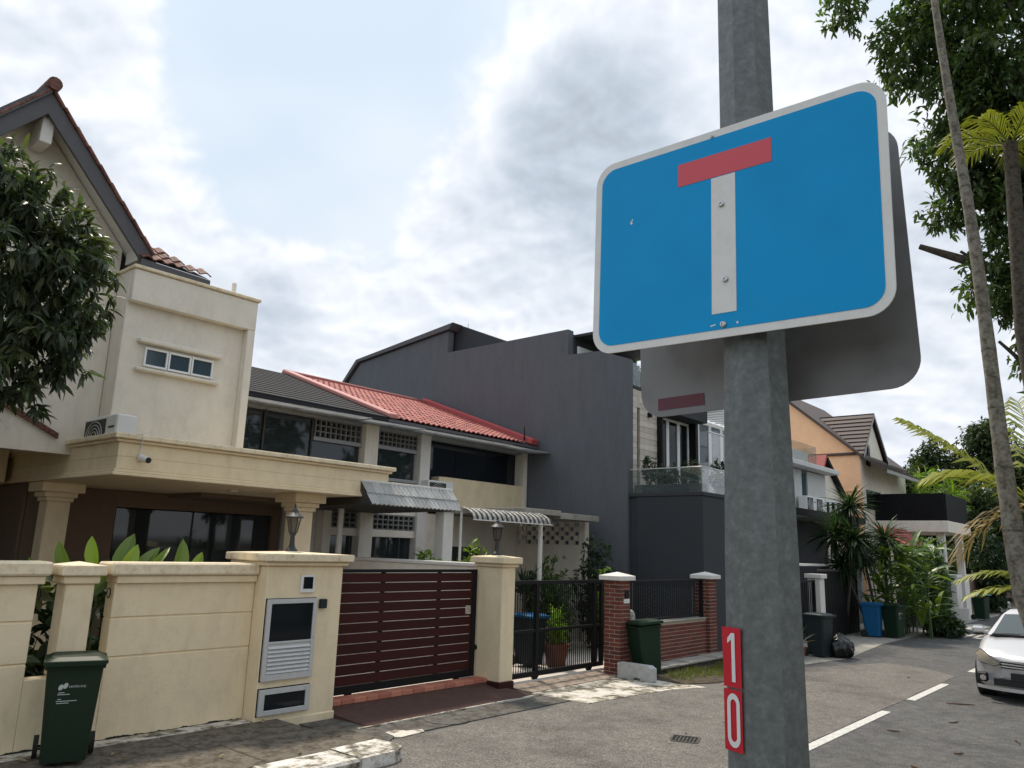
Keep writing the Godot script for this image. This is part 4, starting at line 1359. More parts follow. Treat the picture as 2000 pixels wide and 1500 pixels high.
	b.add_child(ca)
	var strips := 17
	for k in strips:
		var za := -11.22 - k * (2.55 / strips)
		var zb := za - 2.55 / strips
		for half in 2:
			var s := Shape.new()
			var rows: Array = []
			var q0 := lerpf(za, zb, 0.0 if half == 0 else 0.55)
			var q1 := lerpf(za, zb, 0.55 if half == 0 else 1.0)
			for e in 7:
				var ang := PI * 0.5 * e / 6.0
				var lift := 0.012 if half == 0 else 0.0
				rows.append([Vector3(-11.05 + (0.46 + lift) * sin(ang), 2.74 + (0.24 + lift) * cos(ang), q0), Vector3(-11.05 + (0.46 + lift) * sin(ang), 2.74 + (0.24 + lift) * cos(ang), q1)])
			s.sheet(rows)
			var p := part(ca, "awning_strip", s, M.awning_pale if half == 0 else M.awning_dark)
			p.name = p.name
	bl(ca, "awning_lip", M.plaster_white, Vector3(-10.60, 2.72, -11.22), Vector3(-10.575, 2.74, -13.77), 0.003)
	for zz in [-11.25, -13.80]:
		var ps := Shape.new()
		ps.tube([Vector3(-10.95, 0.03, zz), Vector3(-10.95, 2.93, zz)], [0.028, 0.028] if zz > -12 else [0.055, 0.055], 10)
		part(ca, "awning_post", ps, M.plaster_white)
	# flat slab roofs over the side yard
	bl(b, "porch_slab", M.concrete, Vector3(-13.7, 2.97, -13.30), Vector3(-10.98, 3.09, -14.6), 0.006)
	bl(b, "porch_slab", M.concrete, Vector3(-13.7, 2.91, -14.61), Vector3(-11.0, 3.05, -16.2), 0.006)
	# pierced block wall on the boundary
	var br := thing("pierced_wall", Vector3(-12.6, 0, -16.3), "beige boundary wall with rows of pierced vent blocks under slab", "wall")
	bl(br, "wall", M.plaster_pale, Vector3(-13.7, 0, -16.22), Vector3(-11.45, 2.33, -16.36), 0.006)
	bl(br, "end_post", M.plaster_pale, Vector3(-11.62, 2.332, -16.20), Vector3(-11.43, 2.90, -16.38), 0.006)
	for r in 5:
		for c in 13:
			if (r + c) % 2 == 0:
				continue
			bl(br, "block", M.plaster_pale, Vector3(-13.66 + c * 0.155, 2.335 + r * 0.113, -16.225), Vector3(-13.66 + c * 0.155 + 0.152, 2.335 + r * 0.113 + 0.110, -16.33), 0.006)
	for r in 6:
		bl(br, "ledge", M.plaster_pale, Vector3(-13.68, 2.326 + r * 0.113, -16.24), Vector3(-11.63, 2.342 + r * 0.113, -16.325), 0.0)
	# clutter in the shade of the yard
	var tb := thing("folding_table", Vector3(-12.0, 0, -10.9), "small table with cartons in the shaded yard behind the maroon gate", "table")
	bl(tb, "table_top", M.plastic_white, Vector3(-12.5, 1.42, -10.3), Vector3(-11.7, 1.46, -11.7), 0.008)
	for q in [[-12.45, -10.35], [-11.75, -10.35], [-12.45, -11.65], [-11.75, -11.65]]:
		bl(tb, "leg", M.aluminium, Vector3(q[0] - 0.015, 0.03, q[1] - 0.015), Vector3(q[0] + 0.015, 1.42, q[1] + 0.015), 0.0)
	for q in [[-12.0, -10.7, 0.30, M.cardboard], [-12.1, -11.2, 0.22, M.cloth_white], [-11.95, -11.5, 0.16, M.cardboard]]:
		var o := bl(self, numbered("carton"), q[3], Vector3(q[0] - 0.18, 1.462, q[1] + 0.2), Vector3(q[0] + 0.18, 1.462 + q[2], q[1] - 0.2), 0.006)
		tag(o, "carton standing on the table in the shaded yard", "box", "cartons on the yard table")


func make_brick_front() -> void:
	# two brick piers
	var L := 0.225
	var W := 0.115
	var j := 0.012
	var hgt := 0.073
	for pz in [[-12.51, "brick gate pier with white cap beside the black barred gate"], [-16.08, "brick pier with white cap at the far end of the brick wall"]]:
		var z1: float = pz[0]
		var x1 := -8.02
		var p := thing("brick_pier", Vector3(x1 - 0.175, 0, z1 - 0.175), pz[1], "gate pier", "brick piers with white caps")
		bl(p, "core", M.mortar, Vector3(x1 - 0.342, 0, z1 - 0.008), Vector3(x1 - 0.008, 1.68, z1 - 0.342), 0.0)
		var mats := [M.brick_0, M.brick_1, M.brick_2, M.brick_3]
		var ma := block_mesh(Vector3(W, hgt - j, L), 0.004)
		var mb := block_mesh(Vector3(L, hgt - j, W), 0.004)
		for c in 23:
			var y := 0.002 + c * hgt + (hgt - j) * 0.5
			var q: Array
			if c % 2 == 0:
				q = [[ma, W * 0.5, L * 0.5], [mb, W + j + L * 0.5, W * 0.5], [ma, L + j + W * 0.5, W + j + L * 0.5], [mb, L * 0.5, L + j + W * 0.5]]
			else:
				q = [[mb, L * 0.5, W * 0.5], [ma, L + j + W * 0.5, L * 0.5], [mb, W + j + L * 0.5, L + j + W * 0.5], [ma, W * 0.5, W + j + L * 0.5]]
			for e in q:
				put(p, "brick", e[0], mats[R.randi() % 4], Transform3D(Basis.IDENTITY, Vector3(x1 - e[1] + R.randf_range(-0.0015, 0.0015), y, z1 - e[2] + R.randf_range(-0.0015, 0.0015))))
		bl(p, "cap", M.plaster_white, Vector3(x1 - 0.35 - 0.075, 1.682, z1 + 0.075), Vector3(x1 + 0.075, 1.765, z1 - 0.35 - 0.075), 0.008)
		hip_top(p, Vector3(x1 - 0.42, 0, z1 + 0.07), Vector3(x1 + 0.07, 0, z1 - 0.42), 1.764, 0.07, M.plaster_white)
		if z1 > -13:
			bl(p, "letter_plate", M.black_iron, Vector3(x1 - 0.003, 1.36, z1 - 0.16), Vector3(x1 + 0.012, 1.50, z1 - 0.29), 0.003)
			bl(p, "house_number_plate", M.plastic_white, Vector3(x1 - 0.003, 1.27, z1 - 0.12), Vector3(x1 + 0.012, 1.35, z1 - 0.31), 0.003)
	# low brick wall between them
	var w := thing("brick_wall", Vector3(-8.15, 0, -14.5), "low red brick wall under the black railing", "wall")
	var z0 := -12.87
	var z9 := -16.07
	bl(w, "core", M.mortar, Vector3(-8.30, 0, z0), Vector3(-8.108, 0.845, z9), 0.0)
	var bm := block_mesh(Vector3(0.09, hgt - j, L), 0.004)
	for c in 11:
		var z := z0 - (0.0 if c % 2 == 0 else L * 0.5 + j * 0.5)
		if c % 2 == 1:
			bl(w, "brick", M.brick_1, Vector3(-8.19, 0.002 + c * hgt, z0), Vector3(-8.10, 0.002 + c * hgt + hgt - j, z0 - L * 0.5 + j * 0.5), 0.004)
		while z - L > z9:
			put(w, "brick", bm, M["brick_%d" % (R.randi() % 4)], Transform3D(Basis.IDENTITY, Vector3(-8.145 + R.randf_range(-0.002, 0.002), 0.002 + c * hgt + (hgt - j) * 0.5, z - L * 0.5)))
			z -= L + j
		if z - z9 > 0.03:
			bl(w, "brick", M.brick_0, Vector3(-8.19, 0.002 + c * hgt, z), Vector3(-8.10, 0.002 + c * hgt + hgt - j, z9 + 0.002), 0.004)
	bl(w, "coping", M.concrete, Vector3(-8.32, 0.846, z0), Vector3(-8.08, 0.872, z9), 0.006)
	var rl := thing("railing", Vector3(-8.2, 0.88, -14.5), "black railing of thin upright bars on the low brick wall", "railing")
	bl(rl, "top_rail", M.black_iron, Vector3(-8.225, 1.63, z0), Vector3(-8.175, 1.672, z9), 0.004)
	bl(rl, "bottom_rail", M.black_iron, Vector3(-8.225, 0.905, z0), Vector3(-8.175, 0.945, z9), 0.004)
	bl(rl, "end_post", M.black_iron, Vector3(-8.23, 0.873, z9 + 0.002), Vector3(-8.17, 1.629, z9 + 0.06), 0.004)
	bl(rl, "end_post", M.black_iron, Vector3(-8.23, 0.873, z0 - 0.06), Vector3(-8.17, 1.629, z0 - 0.002), 0.004)
	var nb := 34
	for k in nb:
		var z := z0 - 0.13 - (z0 - z9 - 0.26) * k / (nb - 1)
		bl(rl, "bar", M.black_iron, Vector3(-8.206, 0.945, z + 0.006), Vector3(-8.194, 1.63, z - 0.006), 0.0)
	# barred gate
	var g := thing("barred_gate", Vector3(-8.7, 0, -11.2), "black barred sliding gate between the plain post and brick pier", "gate")
	var gx := -8.70
	bl(g, "top_rail", M.black_iron, Vector3(gx - 0.03, 1.60, -9.98), Vector3(gx + 0.03, 1.665, -12.95), 0.004)
	bl(g, "middle_rail", M.black_iron, Vector3(gx - 0.025, 0.80, -9.98), Vector3(gx + 0.025, 0.85, -12.95), 0.004)
	bl(g, "bottom_rail", M.black_iron, Vector3(gx - 0.03, 0.085, -9.98), Vector3(gx + 0.03, 0.165, -12.95), 0.004)
	for z in [-10.87, -12.62, -12.86]:
		bl(g, "upright", M.black_iron, Vector3(gx - 0.032, 0.166, z), Vector3(gx + 0.032, 1.599, z - 0.09), 0.004)
	for k in 46:
		var z := -10.02 - k * 0.0625
		if absf(z + 10.915) < 0.06 or absf(z + 12.665) < 0.06:
			continue
		bl(g, "bar", M.black_iron, Vector3(gx - 0.006, 0.166, z + 0.0055), Vector3(gx + 0.006, 1.599, z - 0.0055), 0.0)
	for z in [-10.9, -12.5]:
		var wh := Shape.new()
		wh.drawn(PackedVector2Array([Vector2(z + 0.09, 0.084), Vector2(z - 0.09, 0.084), Vector2(z - 0.045, 0.035), Vector2(z + 0.045, 0.035)]), 0, gx - 0.02, gx + 0.02)
		part(g, "wheel_bracket", wh, M.black_iron)
	bl(g, "track", M.plaster_white, Vector3(gx - 0.05, 0.0, -9.98), Vector3(gx + 0.06, 0.035, -12.5), 0.004)
	# concrete ledge of drain slabs along the wall
	var ledge := thing("drain_ledge", Vector3(-7.85, 0, -14.7), "row of weathered concrete slabs over the drain below the brick wall", "ledge")
	var z := -13.25
	var i := 0
	while z > -16.4:
		bl(ledge, "slab", M.concrete, Vector3(-8.05, 0.09, z), Vector3(-7.62, 0.135 + 0.008 * sin(i * 2.3), z - 0.37), 0.012)
		z -= 0.385
		i += 1
	bl(ledge, "bed", M.dark_concrete, Vector3(-8.07, 0.0, -13.27), Vector3(-7.68, 0.088, -16.45), 0.0)
	var blk := thing("concrete_block", Vector3(-7.55, 0, -12.45), "short pale concrete kerb block in front of the brick pier", "block")
	var bs := Shape.new()
	bs.drawn(PackedVector2Array([Vector2(-7.95, 0.02), Vector2(-7.62, 0.02), Vector2(-7.62, 0.06), Vector2(-7.48, 0.06), Vector2(-7.48, 0.02), Vector2(-7.26, 0.02), Vector2(-7.26, 0.23), Vector2(-7.34, 0.275), Vector2(-7.95, 0.275)]), 2, -12.32, -12.50)
	part(blk, "block", bs, M.pale_tile_1)
	# chain-link fence on the boundary behind
	var cf := thing("chain_link_fence", Vector3(-10.6, 0, -16.15), "grey chain link fence seen through the railing", "fence")
	var ws := Shape.new()
	var n := 56
	for k in range(-16, n):
		for dirn in 2:
			var a0 := -13.2 + k * 0.088
			var p0 := Vector2(a0, 0.05)
			var p1 := Vector2(a0 + 1.4, 1.45)
			if dirn == 1:
				p0 = Vector2(a0 + 1.4, 0.05); p1 = Vector2(a0, 1.45)
			var lo := -13.2
			var hi := -8.35
			var t0 := 0.0
			var t1 := 1.0
			var dx := p1.x - p0.x
			var ta := (lo - p0.x) / dx
			var tb := (hi - p0.x) / dx
			t0 = maxf(t0, minf(ta, tb)); t1 = minf(t1, maxf(ta, tb))
			if t1 - t0 < 0.02:
				continue
			var q0 := p0.lerp(p1, t0)
			var q1 := p0.lerp(p1, t1)
			var zz := -16.12 - 0.004 * dirn
			ws.tube([Vector3(q0.x, q0.y, zz), Vector3(q1.x, q1.y, zz)], [0.0032, 0.0032], 3, false)
	var wire := part(cf, "wire", ws, M.zinc)
	wire.set_meta("kind", "stuff")
	for x in [-8.45, -10.0, -11.5, -13.1]:
		var ps := Shape.new()
		ps.tube([Vector3(x, 0.0, -16.14), Vector3(x, 1.5, -16.14)], [0.02, 0.02], 8)
		part(cf, "fence_post", ps, M.zinc)


func make_grey_block() -> void:
	var h := thing("grey_block", Vector3(-16, 0, -19), "large dark grey modern house with sloping roofline and plain side wall", "house")
	var side := Shape.new()
	side.drawn(PackedVector2Array([Vector2(-10.43, 0), Vector2(-10.43, 7.10), Vector2(-11.30, 7.42), Vector2(-12.36, 7.46), Vector2(-12.36, 8.19), Vector2(-17.10, 8.19), Vector2(-17.10, 8.90), Vector2(-21.43, 8.42), Vector2(-22.25, 7.62), Vector2(-22.25, 0)]), 2, -16.6, -16.85)
	part(h, "side_wall", side, M.grey_render)
	# rear roof rising behind the parapet
	var rr := Shape.new()
	rr.drawn(PackedVector2Array([Vector2(-14.2, 8.0), Vector2(-16.85, 9.12), Vector2(-21.6, 8.52), Vector2(-22.4, 7.7), Vector2(-22.4, 7.5), Vector2(-14.2, 7.5)]), 2, -16.95, -22.8)
	part(h, "rear_roof", rr, M.grey_dark)
	var ed := Shape.new()
	ed.drawn(PackedVector2Array([Vector2(-17.0, 8.93), Vector2(-16.82, 9.12), Vector2(-21.6, 8.55), Vector2(-22.45, 7.68), Vector2(-22.36, 7.62), Vector2(-21.5, 8.45)]), 2, -16.5, -16.94)
	part(h, "roof_edge", ed, M.barge)
	for q in [[-16.82, 9.1, 0.16], [-20.7, 8.6, 0.42]]:
		var sp := Shape.new()
		sp.tube([Vector3(q[0], q[1], -17.2), Vector3(q[0], q[1] + q[2], -17.2)], [0.035, 0.03] if q[2] > 0.3 else [0.012, 0.008], 8)
		part(h, "roof_spike", sp, M.plaster_white)
	# roof terrace opening at the front corner
	bl(h, "terrace_wall", M.grey_dark, Vector3(-12.5, 7.0, -16.86), Vector3(-12.36, 8.1, -20.2), 0.0)
	bl(h, "terrace_canopy", M.grey_dark, Vector3(-12.4, 8.02, -16.9), Vector3(-10.9, 8.10, -20.2), 0.006)
	bl(h, "terrace_frame", M.white_frame, Vector3(-12.34, 7.42, -17.0), Vector3(-12.28, 7.78, -18.2), 0.004)
	# body behind the front plane
	bl(h, "body", M.grey_dark, Vector3(-22.2, 0, -16.86), Vector3(-10.75, 7.0, -20.15), 0.0)
	bl(h, "roof_slab", M.grey_dark, Vector3(-12.4, 6.36, -16.86), Vector3(-10.42, 6.44, -20.15), 0.004)
	# timber boards on the front
	var y := 3.62
	var i := 0
	while y < 6.34:
		var hh := minf(0.15, 6.35 - y)
		bl(h, "board", M["timber_%d" % (i * 5 % 4)], Vector3(-10.75, y, -16.86), Vector3(-10.43 + 0.004 * (i % 2), y + hh - 0.005, -17.05), 0.002)
		bl(h, "board", M["timber_%d" % ((i * 5 + 2) % 4)], Vector3(-10.75, y, -17.20), Vector3(-10.43 + 0.004 * ((i + 1) % 2), y + hh - 0.005, -18.05), 0.002)
		y += 0.15
		i += 1
	bl(h, "slot_window", M.dark_glass, Vector3(-10.75, 3.7, -17.05), Vector3(-10.50, 5.88, -17.195), 0.0)
	bl(h, "board_above_slot", M.timber_1, Vector3(-10.75, 5.885, -17.051), Vector3(-10.432, 6.345, -17.199), 0.002)
	bl(h, "wall_lamp", M.black_iron, Vector3(-10.43, 5.70, -17.56), Vector3(-10.33, 5.82, -17.66), 0.006)
	# framed bay with tall windows
	bl(h, "bay_frame", M.black_iron, Vector3(-10.75, 3.62, -18.055), Vector3(-10.28, 6.34, -18.14), 0.004)
	bl(h, "bay_hood", M.grey_dark, Vector3(-10.75, 5.86, -18.141), Vector3(-10.0, 6.34, -20.15), 0.006)
	bl(h, "bay_frame", M.black_iron, Vector3(-10.75, 3.62, -20.0), Vector3(-10.30, 5.858, -20.15), 0.004)
	windows_row(h, -10.55, -18.16, -19.98, 3.7, 5.85, 3, M.white_frame, M.dark_glass, 0.07)
	# glass rail of the roof terrace
	for q in [[-16.70, -17.28], [-17.30, -18.4], [-18.42, -19.5]]:
		bl(h, "glass_rail", M.clear_glass, Vector3(-10.47, 6.45, q[0]), Vector3(-10.455, 7.06, q[1]), 0.0)
	# projecting ground floor with planter balcony
	bl(h, "ground_floor", M.grey_dark, Vector3(-10.20, 0, -16.66), Vector3(-8.43, 3.55, -18.6), 0.008)
	bl(h, "ground_floor_wall", M.grey_dark, Vector3(-10.74, 0, -16.70), Vector3(-10.21, 3.55, -18.6), 0.008)
	bl(h, "balcony_floor", M.grey_dark, Vector3(-10.7, 3.552, -16.64), Vector3(-8.40, 3.64, -21.5), 0.006)
	bl(h, "door_head", M.grey_dark, Vector3(-10.4, 2.95, -18.6), Vector3(-8.45, 3.55, -21.5), 0.004)
	bl(h, "front_door", M.dark_glass, Vector3(-10.2, 0, -18.7), Vector3(-10.1, 2.95, -21.5), 0.0)
	bl(h, "pier", M.grey_dark, Vector3(-10.4, 0, -21.2), Vector3(-8.5, 2.95, -21.5), 0.006)
	for q in [[-10.42, -9.45], [-9.43, -8.46]]:
		bl(h, "glass_rail", M.clear_glass, Vector3(q[0], 3.645, -16.705), Vector3(q[1], 4.215, -16.69), 0.0)
	bl(h, "handrail", M.aluminium, Vector3(-10.42, 4.216, -16.715), Vector3(-8.44, 4.24, -16.68), 0.004)
	for q in [[-16.71, -18.3], [-18.32, -19.9], [-19.92, -21.45]]:
		bl(h, "glass_rail", M.clear_glass, Vector3(-8.465, 3.645, q[0]), Vector3(-8.45, 4.215, q[1]), 0.0)
	bl(h, "handrail", M.aluminium, Vector3(-8.475, 4.216, -16.72), Vector3(-8.44, 4.24, -21.45), 0.004)
	bl(h, "planter", M.grey_dark, Vector3(-10.35, 3.645, -16.80), Vector3(-8.55, 3.85, -17.15), 0.006)


func make_white_house() -> void:
	var h := thing("white_house", Vector3(-12, 0, -25), "white house with glass balconies and louvred walls behind the lamp post", "house")
	bl(h, "body", M.white_wall, Vector3(-16, 0, -20.2), Vector3(-10.8, 6.2, -30.2), 0.0)
	bl(h, "balcony_front", M.white_wall, Vector3(-10.8, 3.5, -20.2), Vector3(-10.0, 4.75, -23.4), 0.01)
	bl(h, "glass_rail", M.clear_glass, Vector3(-10.02, 4.76, -20.2), Vector3(-10.0, 5.62, -23.4), 0.0)
	bl(h, "handrail", M.white_frame, Vector3(-10.04, 5.62, -20.2), Vector3(-9.98, 5.66, -23.4), 0.004)
	windows_row(h, -10.8, -20.25, -23.4, 4.0, 6.15, 4, M.white_frame, M.blue_glass, 0.08)
	for k in 9:
		bl(h, "pergola_beam", M.white_frame, Vector3(-10.8, 6.22, -20.35 - k * 0.38), Vector3(-9.4, 6.34, -20.45 - k * 0.38), 0.004)
	bl(h, "pergola_rail", M.white_frame, Vector3(-9.5, 6.1, -20.2), Vector3(-9.4, 6.219, -23.8), 0.004)
	# far half with upright louvres
	bl(h, "upper_wall", M.grey_wall, Vector3(-10.8, 3.7, -24.0), Vector3(-10.05, 5.25, -29.7), 0.0)
	var z := -24.05
	while z > -29.6:
		if z < -27.15 and z > -27.75:
			z -= 0.11
			continue
		bl(h, "louvre", M.white_wall, Vector3(-10.05, 3.72, z), Vector3(-9.985, 5.22, z - 0.085), 0.003)
		z -= 0.11
	bl(h, "slot_window", M.blue_glass, Vector3(-10.05, 3.72, -27.2), Vector3(-10.02, 5.22, -27.75), 0.0)
	bl(h, "roof_slab", M.white_wall, Vector3(-10.9, 5.26, -24.0), Vector3(-9.55, 5.42, -29.9), 0.01)
	bl(h, "glass_rail", M.clear_glass, Vector3(-10.0, 5.43, -24.0), Vector3(-9.98, 6.2, -28.8), 0.0)
	bl(h, "glass_rail", M.clear_glass, Vector3(-10.8, 5.43, -28.82), Vector3(-10.0, 6.2, -28.8), 0.0)
	bl(h, "porch_slab", M.grey_wall, Vector3(-10.9, 3.46, -23.5), Vector3(-8.9, 3.66, -30.4), 0.01)
	bl(h, "porch_fascia", M.black_iron, Vector3(-8.9, 3.48, -23.5), Vector3(-8.86, 3.70, -30.4), 0.004)
	bl(h, "ground_wall", M.grey_dark, Vector3(-10.6, 0, -23.5), Vector3(-10.2, 3.45, -30.2), 0.0)
	bl(h, "porch_post", M.grey_wall, Vector3(-9.2, 0, -29.9), Vector3(-9.0, 3.45, -30.1), 0.004)
	bl(h, "porch_post", M.grey_wall, Vector3(-9.2, 0, -23.6), Vector3(-9.0, 3.45, -23.8), 0.004)
	for q in [-27.0, -27.9]:
		aircon(Vector3(-9.75, 3.66, q), ["white air conditioner unit nearer the slot window of the white house", "white air conditioner unit at the far end of the white porch"][0 if q > -27.5 else 1], 0.0)
	# small red-roofed gable beyond
	var g := thing("cottage_gable", Vector3(-11, 0, -31.5), "small gable with red tiles and black barge beside white house", "house")
	var w := Shape.new()
	w.drawn(PackedVector2Array([Vector2(-30.6, 0), Vector2(-30.6, 5.0), Vector2(-31.2, 5.95), Vector2(-33.2, 4.6), Vector2(-33.2, 0)]), 0, -13.0, -10.55)
	part(g, "wall", w, M.plaster_pale)
	var b1 := Shape.new()
	b1.drawn(PackedVector2Array([Vector2(-31.15, 6.0), Vector2(-31.2, 6.12), Vector2(-33.5, 4.54), Vector2(-33.45, 4.38)]), 0, -10.9, -10.35)
	part(g, "barge_board", b1, M.black_iron)
	var b2 := Shape.new()
	b2.drawn(PackedVector2Array([Vector2(-30.3, 4.8), Vector2(-31.2, 6.12), Vector2(-31.15, 6.22), Vector2(-30.2, 4.9)]), 0, -13.0, -10.4)
	part(g, "roof", b2, M.red_tile_0)
	windows_row(g, -10.55, -31.0, -32.9, 3.3, 4.5, 3, M.white_frame, M.dark_glass, 0.12)


func make_orange_house() -> void:
	var h := thing("orange_house", Vector3(-13, 0, -36), "orange house with brown tiled roof and front gable", "house")
	# side wall under the long roof
	var w := Shape.new()
	w.drawn(PackedVector2Array([Vector2(-10.0, 0), Vector2(-10.0, 6.45), Vector2(-13.6, 9.6), Vector2(-17.5, 6.2), Vector2(-17.5, 0)]), 2, -34.0, -37.4)
	part(h, "wall", w, M.orange_wall)
	bl(h, "string_course", M.orange_wall, Vector3(-11.5, 4.98, -33.995), Vector3(-10.0, 5.05, -33.95), 0.004)
	var r := Shape.new()
	r.drawn(PackedVector2Array([Vector2(-9.85, 6.36), Vector2(-9.85, 6.48), Vector2(-13.6, 9.78), Vector2(-17.7, 6.3), Vector2(-17.7, 6.2), Vector2(-13.6, 9.66)]), 2, -33.8, -40.8)
	part(h, "roof", r, M.brown_tile_0)
	# cross gable towards the street: ridge at z -35.7
	var f := Shape.new()
	f.drawn(PackedVector2Array([Vector2(-34.05, 0), Vector2(-34.05, 6.45), Vector2(-35.75, 8.30), Vector2(-37.4, 6.45), Vector2(-37.4, 0)]), 0, -10.3, -9.97)
	part(h, "gable_wall", f, M.plaster_pale)
	bl(h, "gable_window", M.dark_glass, Vector3(-9.97, 6.15, -34.75), Vector3(-9.955, 7.05, -35.35), 0.0)
	bl(h, "window_frame", M.brown_tile_1, Vector3(-9.955, 6.10, -35.0), Vector3(-9.93, 7.1, -35.08), 0.0)
	for s in [-1.0, 1.0]:
		var top := Vector3(-9.8, 8.48, -35.75)
		var low := Vector3(-9.8, 6.50, -35.75 + s * 1.82)
		var courses := 10
		for k in courses:
			var a := low.lerp(top, float(k) / courses)
			var b := low.lerp(top, float(k + 1) / courses + 0.02)
			var c := Shape.new()
			# each course overlaps the one below
			var dn := (low - top).normalized()
			var nrm := Vector3(0, absf(dn.z), signf(dn.z) * absf(dn.y))
			var x_back := -12.9
			c.quad(a + nrm * 0.06, b + nrm * 0.01, b + nrm * 0.01 + Vector3(x_back + 9.8, 0, 0), a + nrm * 0.06 + Vector3(x_back + 9.8, 0, 0), nrm)
			c.quad(a + nrm * 0.06, a, a + Vector3(x_back + 9.8, 0, 0), a + nrm * 0.06 + Vector3(x_back + 9.8, 0, 0), dn)
			c.quad(a + nrm * 0.06, b + nrm * 0.01, b - nrm * 0.05, a - nrm * 0.05, Vector3.RIGHT)
			part(h, "tile_course", c, M["brown_tile_%d" % (k % 3)])
		var bb := Shape.new()
		bb.quad(low + Vector3(0.01, 0.04, 0), top + Vector3(0.01, 0.06, 0), top + Vector3(0.01, -0.14, 0), low + Vector3(0.01, -0.14, 0), Vector3.RIGHT)
		bb.quad(low + Vector3(-0.05, 0.04, 0), top + Vector3(-0.05, 0.06, 0), top + Vector3(-0.05, -0.14, 0), low + Vector3(-0.05, -0.14, 0), Vector3.LEFT)
		part(h, "barge_board", bb, M.pale_tile_0)
	# lean-to roof below the gable
	for k in 5:
		var c := Shape.new()
		c.hull(Vector3(-9.95 + k * 0.21, 6.40 - k * 0.115, -37.0), Vector3(0.27, 0.04, 5.9), Basis(Vector3.BACK, -0.40))
		part(h, "tile_course", c, M["brown_tile_%d" % (k % 3)])
	bl(h, "eave_board", M.pale_tile_2, Vector3(-9.0, 5.72, -34.1), Vector3(-8.95, 5.86, -39.9), 0.004)
	bl(h, "front_wall", M.plaster_pale, Vector3(-10.3, 0, -37.41), Vector3(-10.02, 6.2, -41.0), 0.0)
	bl(h, "rear_body", M.plaster_pale, Vector3(-17.0, 0, -37.42), Vector3(-10.31, 6.2, -40.6), 0.0)
	bl(h, "upper_window", M.dark_glass, Vector3(-9.97, 4.3, -34.5), Vector3(-9.95, 5.1, -36.5), 0.0)
	# flat carport with black slatted screen
	var c2 := thing("carport", Vector3(-9, 0, -37.5), "carport with beige slab and tall black slatted parapet", "carport")
	bl(c2, "slab", M.plaster_pale, Vector3(-12.0, 3.40, -35.5), Vector3(-7.2, 3.86, -39.8), 0.02)
	var x := -11.9
	while x < -7.3:
		bl(c2, "slat", M.black_iron, Vector3(x, 3.862, -35.56), Vector3(x + 0.045, 4.98, -35.62), 0.0)
		x += 0.06
	bl(c2, "screen_panel", M.black_iron, Vector3(-11.9, 3.87, -35.63), Vector3(-7.26, 4.97, -35.66), 0.0)
	bl(c2, "screen_panel", M.black_iron, Vector3(-7.28, 3.862, -35.67), Vector3(-7.25, 4.97, -39.6), 0.0)
	for q in [[-7.6, -36.0], [-7.6, -39.3], [-11.5, -36.0]]:
		bl(c2, "column", M.plaster_white, Vector3(q[0] - 0.14, 0, q[1] + 0.14), Vector3(q[0] + 0.14, 3.4, q[1] - 0.14), 0.006)
	var lt := Node3D.new()
	lt.name = "tiled_hood"
	c2.add_child(lt)
	var up := Vector3(-0.72, 0.69, 0).normalized()
	var hood := Shape.new()
	hood.drawn(PackedVector2Array([Vector2(-7.9, 2.72), Vector2(-8.75, 3.36), Vector2(-8.75, 3.2), Vector2(-7.9, 2.66)]), 2, -31.2, -35.4)
	part(lt, "hood_board", hood, M.red_flash)
	pieces(lt, "tile", wave_tile(0.24, 0.31, 0.06), [M.red_tile_0, M.red_tile_1, M.red_tile_2], tile_places(Vector3(-7.88, 2.74, -31.2), Vector3(0, 0, -1), Vector3(-0.80, 0.60, 0), 0.24, 0.29, 17, 4))


# ---------------------------------------------------------------- street things
func taper(s: Shape, y0: float, w0: float, d0: float, y1: float, w1: float, d1: float, off0 := 0.0, off1 := 0.0, r := 0.05) -> void:
	# a hollow-looking tapered tub with rounded corners
	var p0 := rounded(w0, d0, r, 4)
	var p1 := rounded(w1, d1, r, 4)
	for i in p0.size():
		var j := (i + 1) % p0.size()
		var a := Vector3(p0[i].x, y0, p0[i].y + off0)
		var b := Vector3(p0[j].x, y0, p0[j].y + off0)
		var c := Vector3(p1[j].x, y1, p1[j].y + off1)
		var d := Vector3(p1[i].x, y1, p1[i].y + off1)
		s.quad(a, b, c, d, Vector3(a.x + b.x, 0, a.z + b.z - off0 * 2))
		s.flat(Vector3(0, y1, off1), c, d, Vector3.UP)
		s.flat(Vector3(0, y0, off0), a, b, Vector3.DOWN)


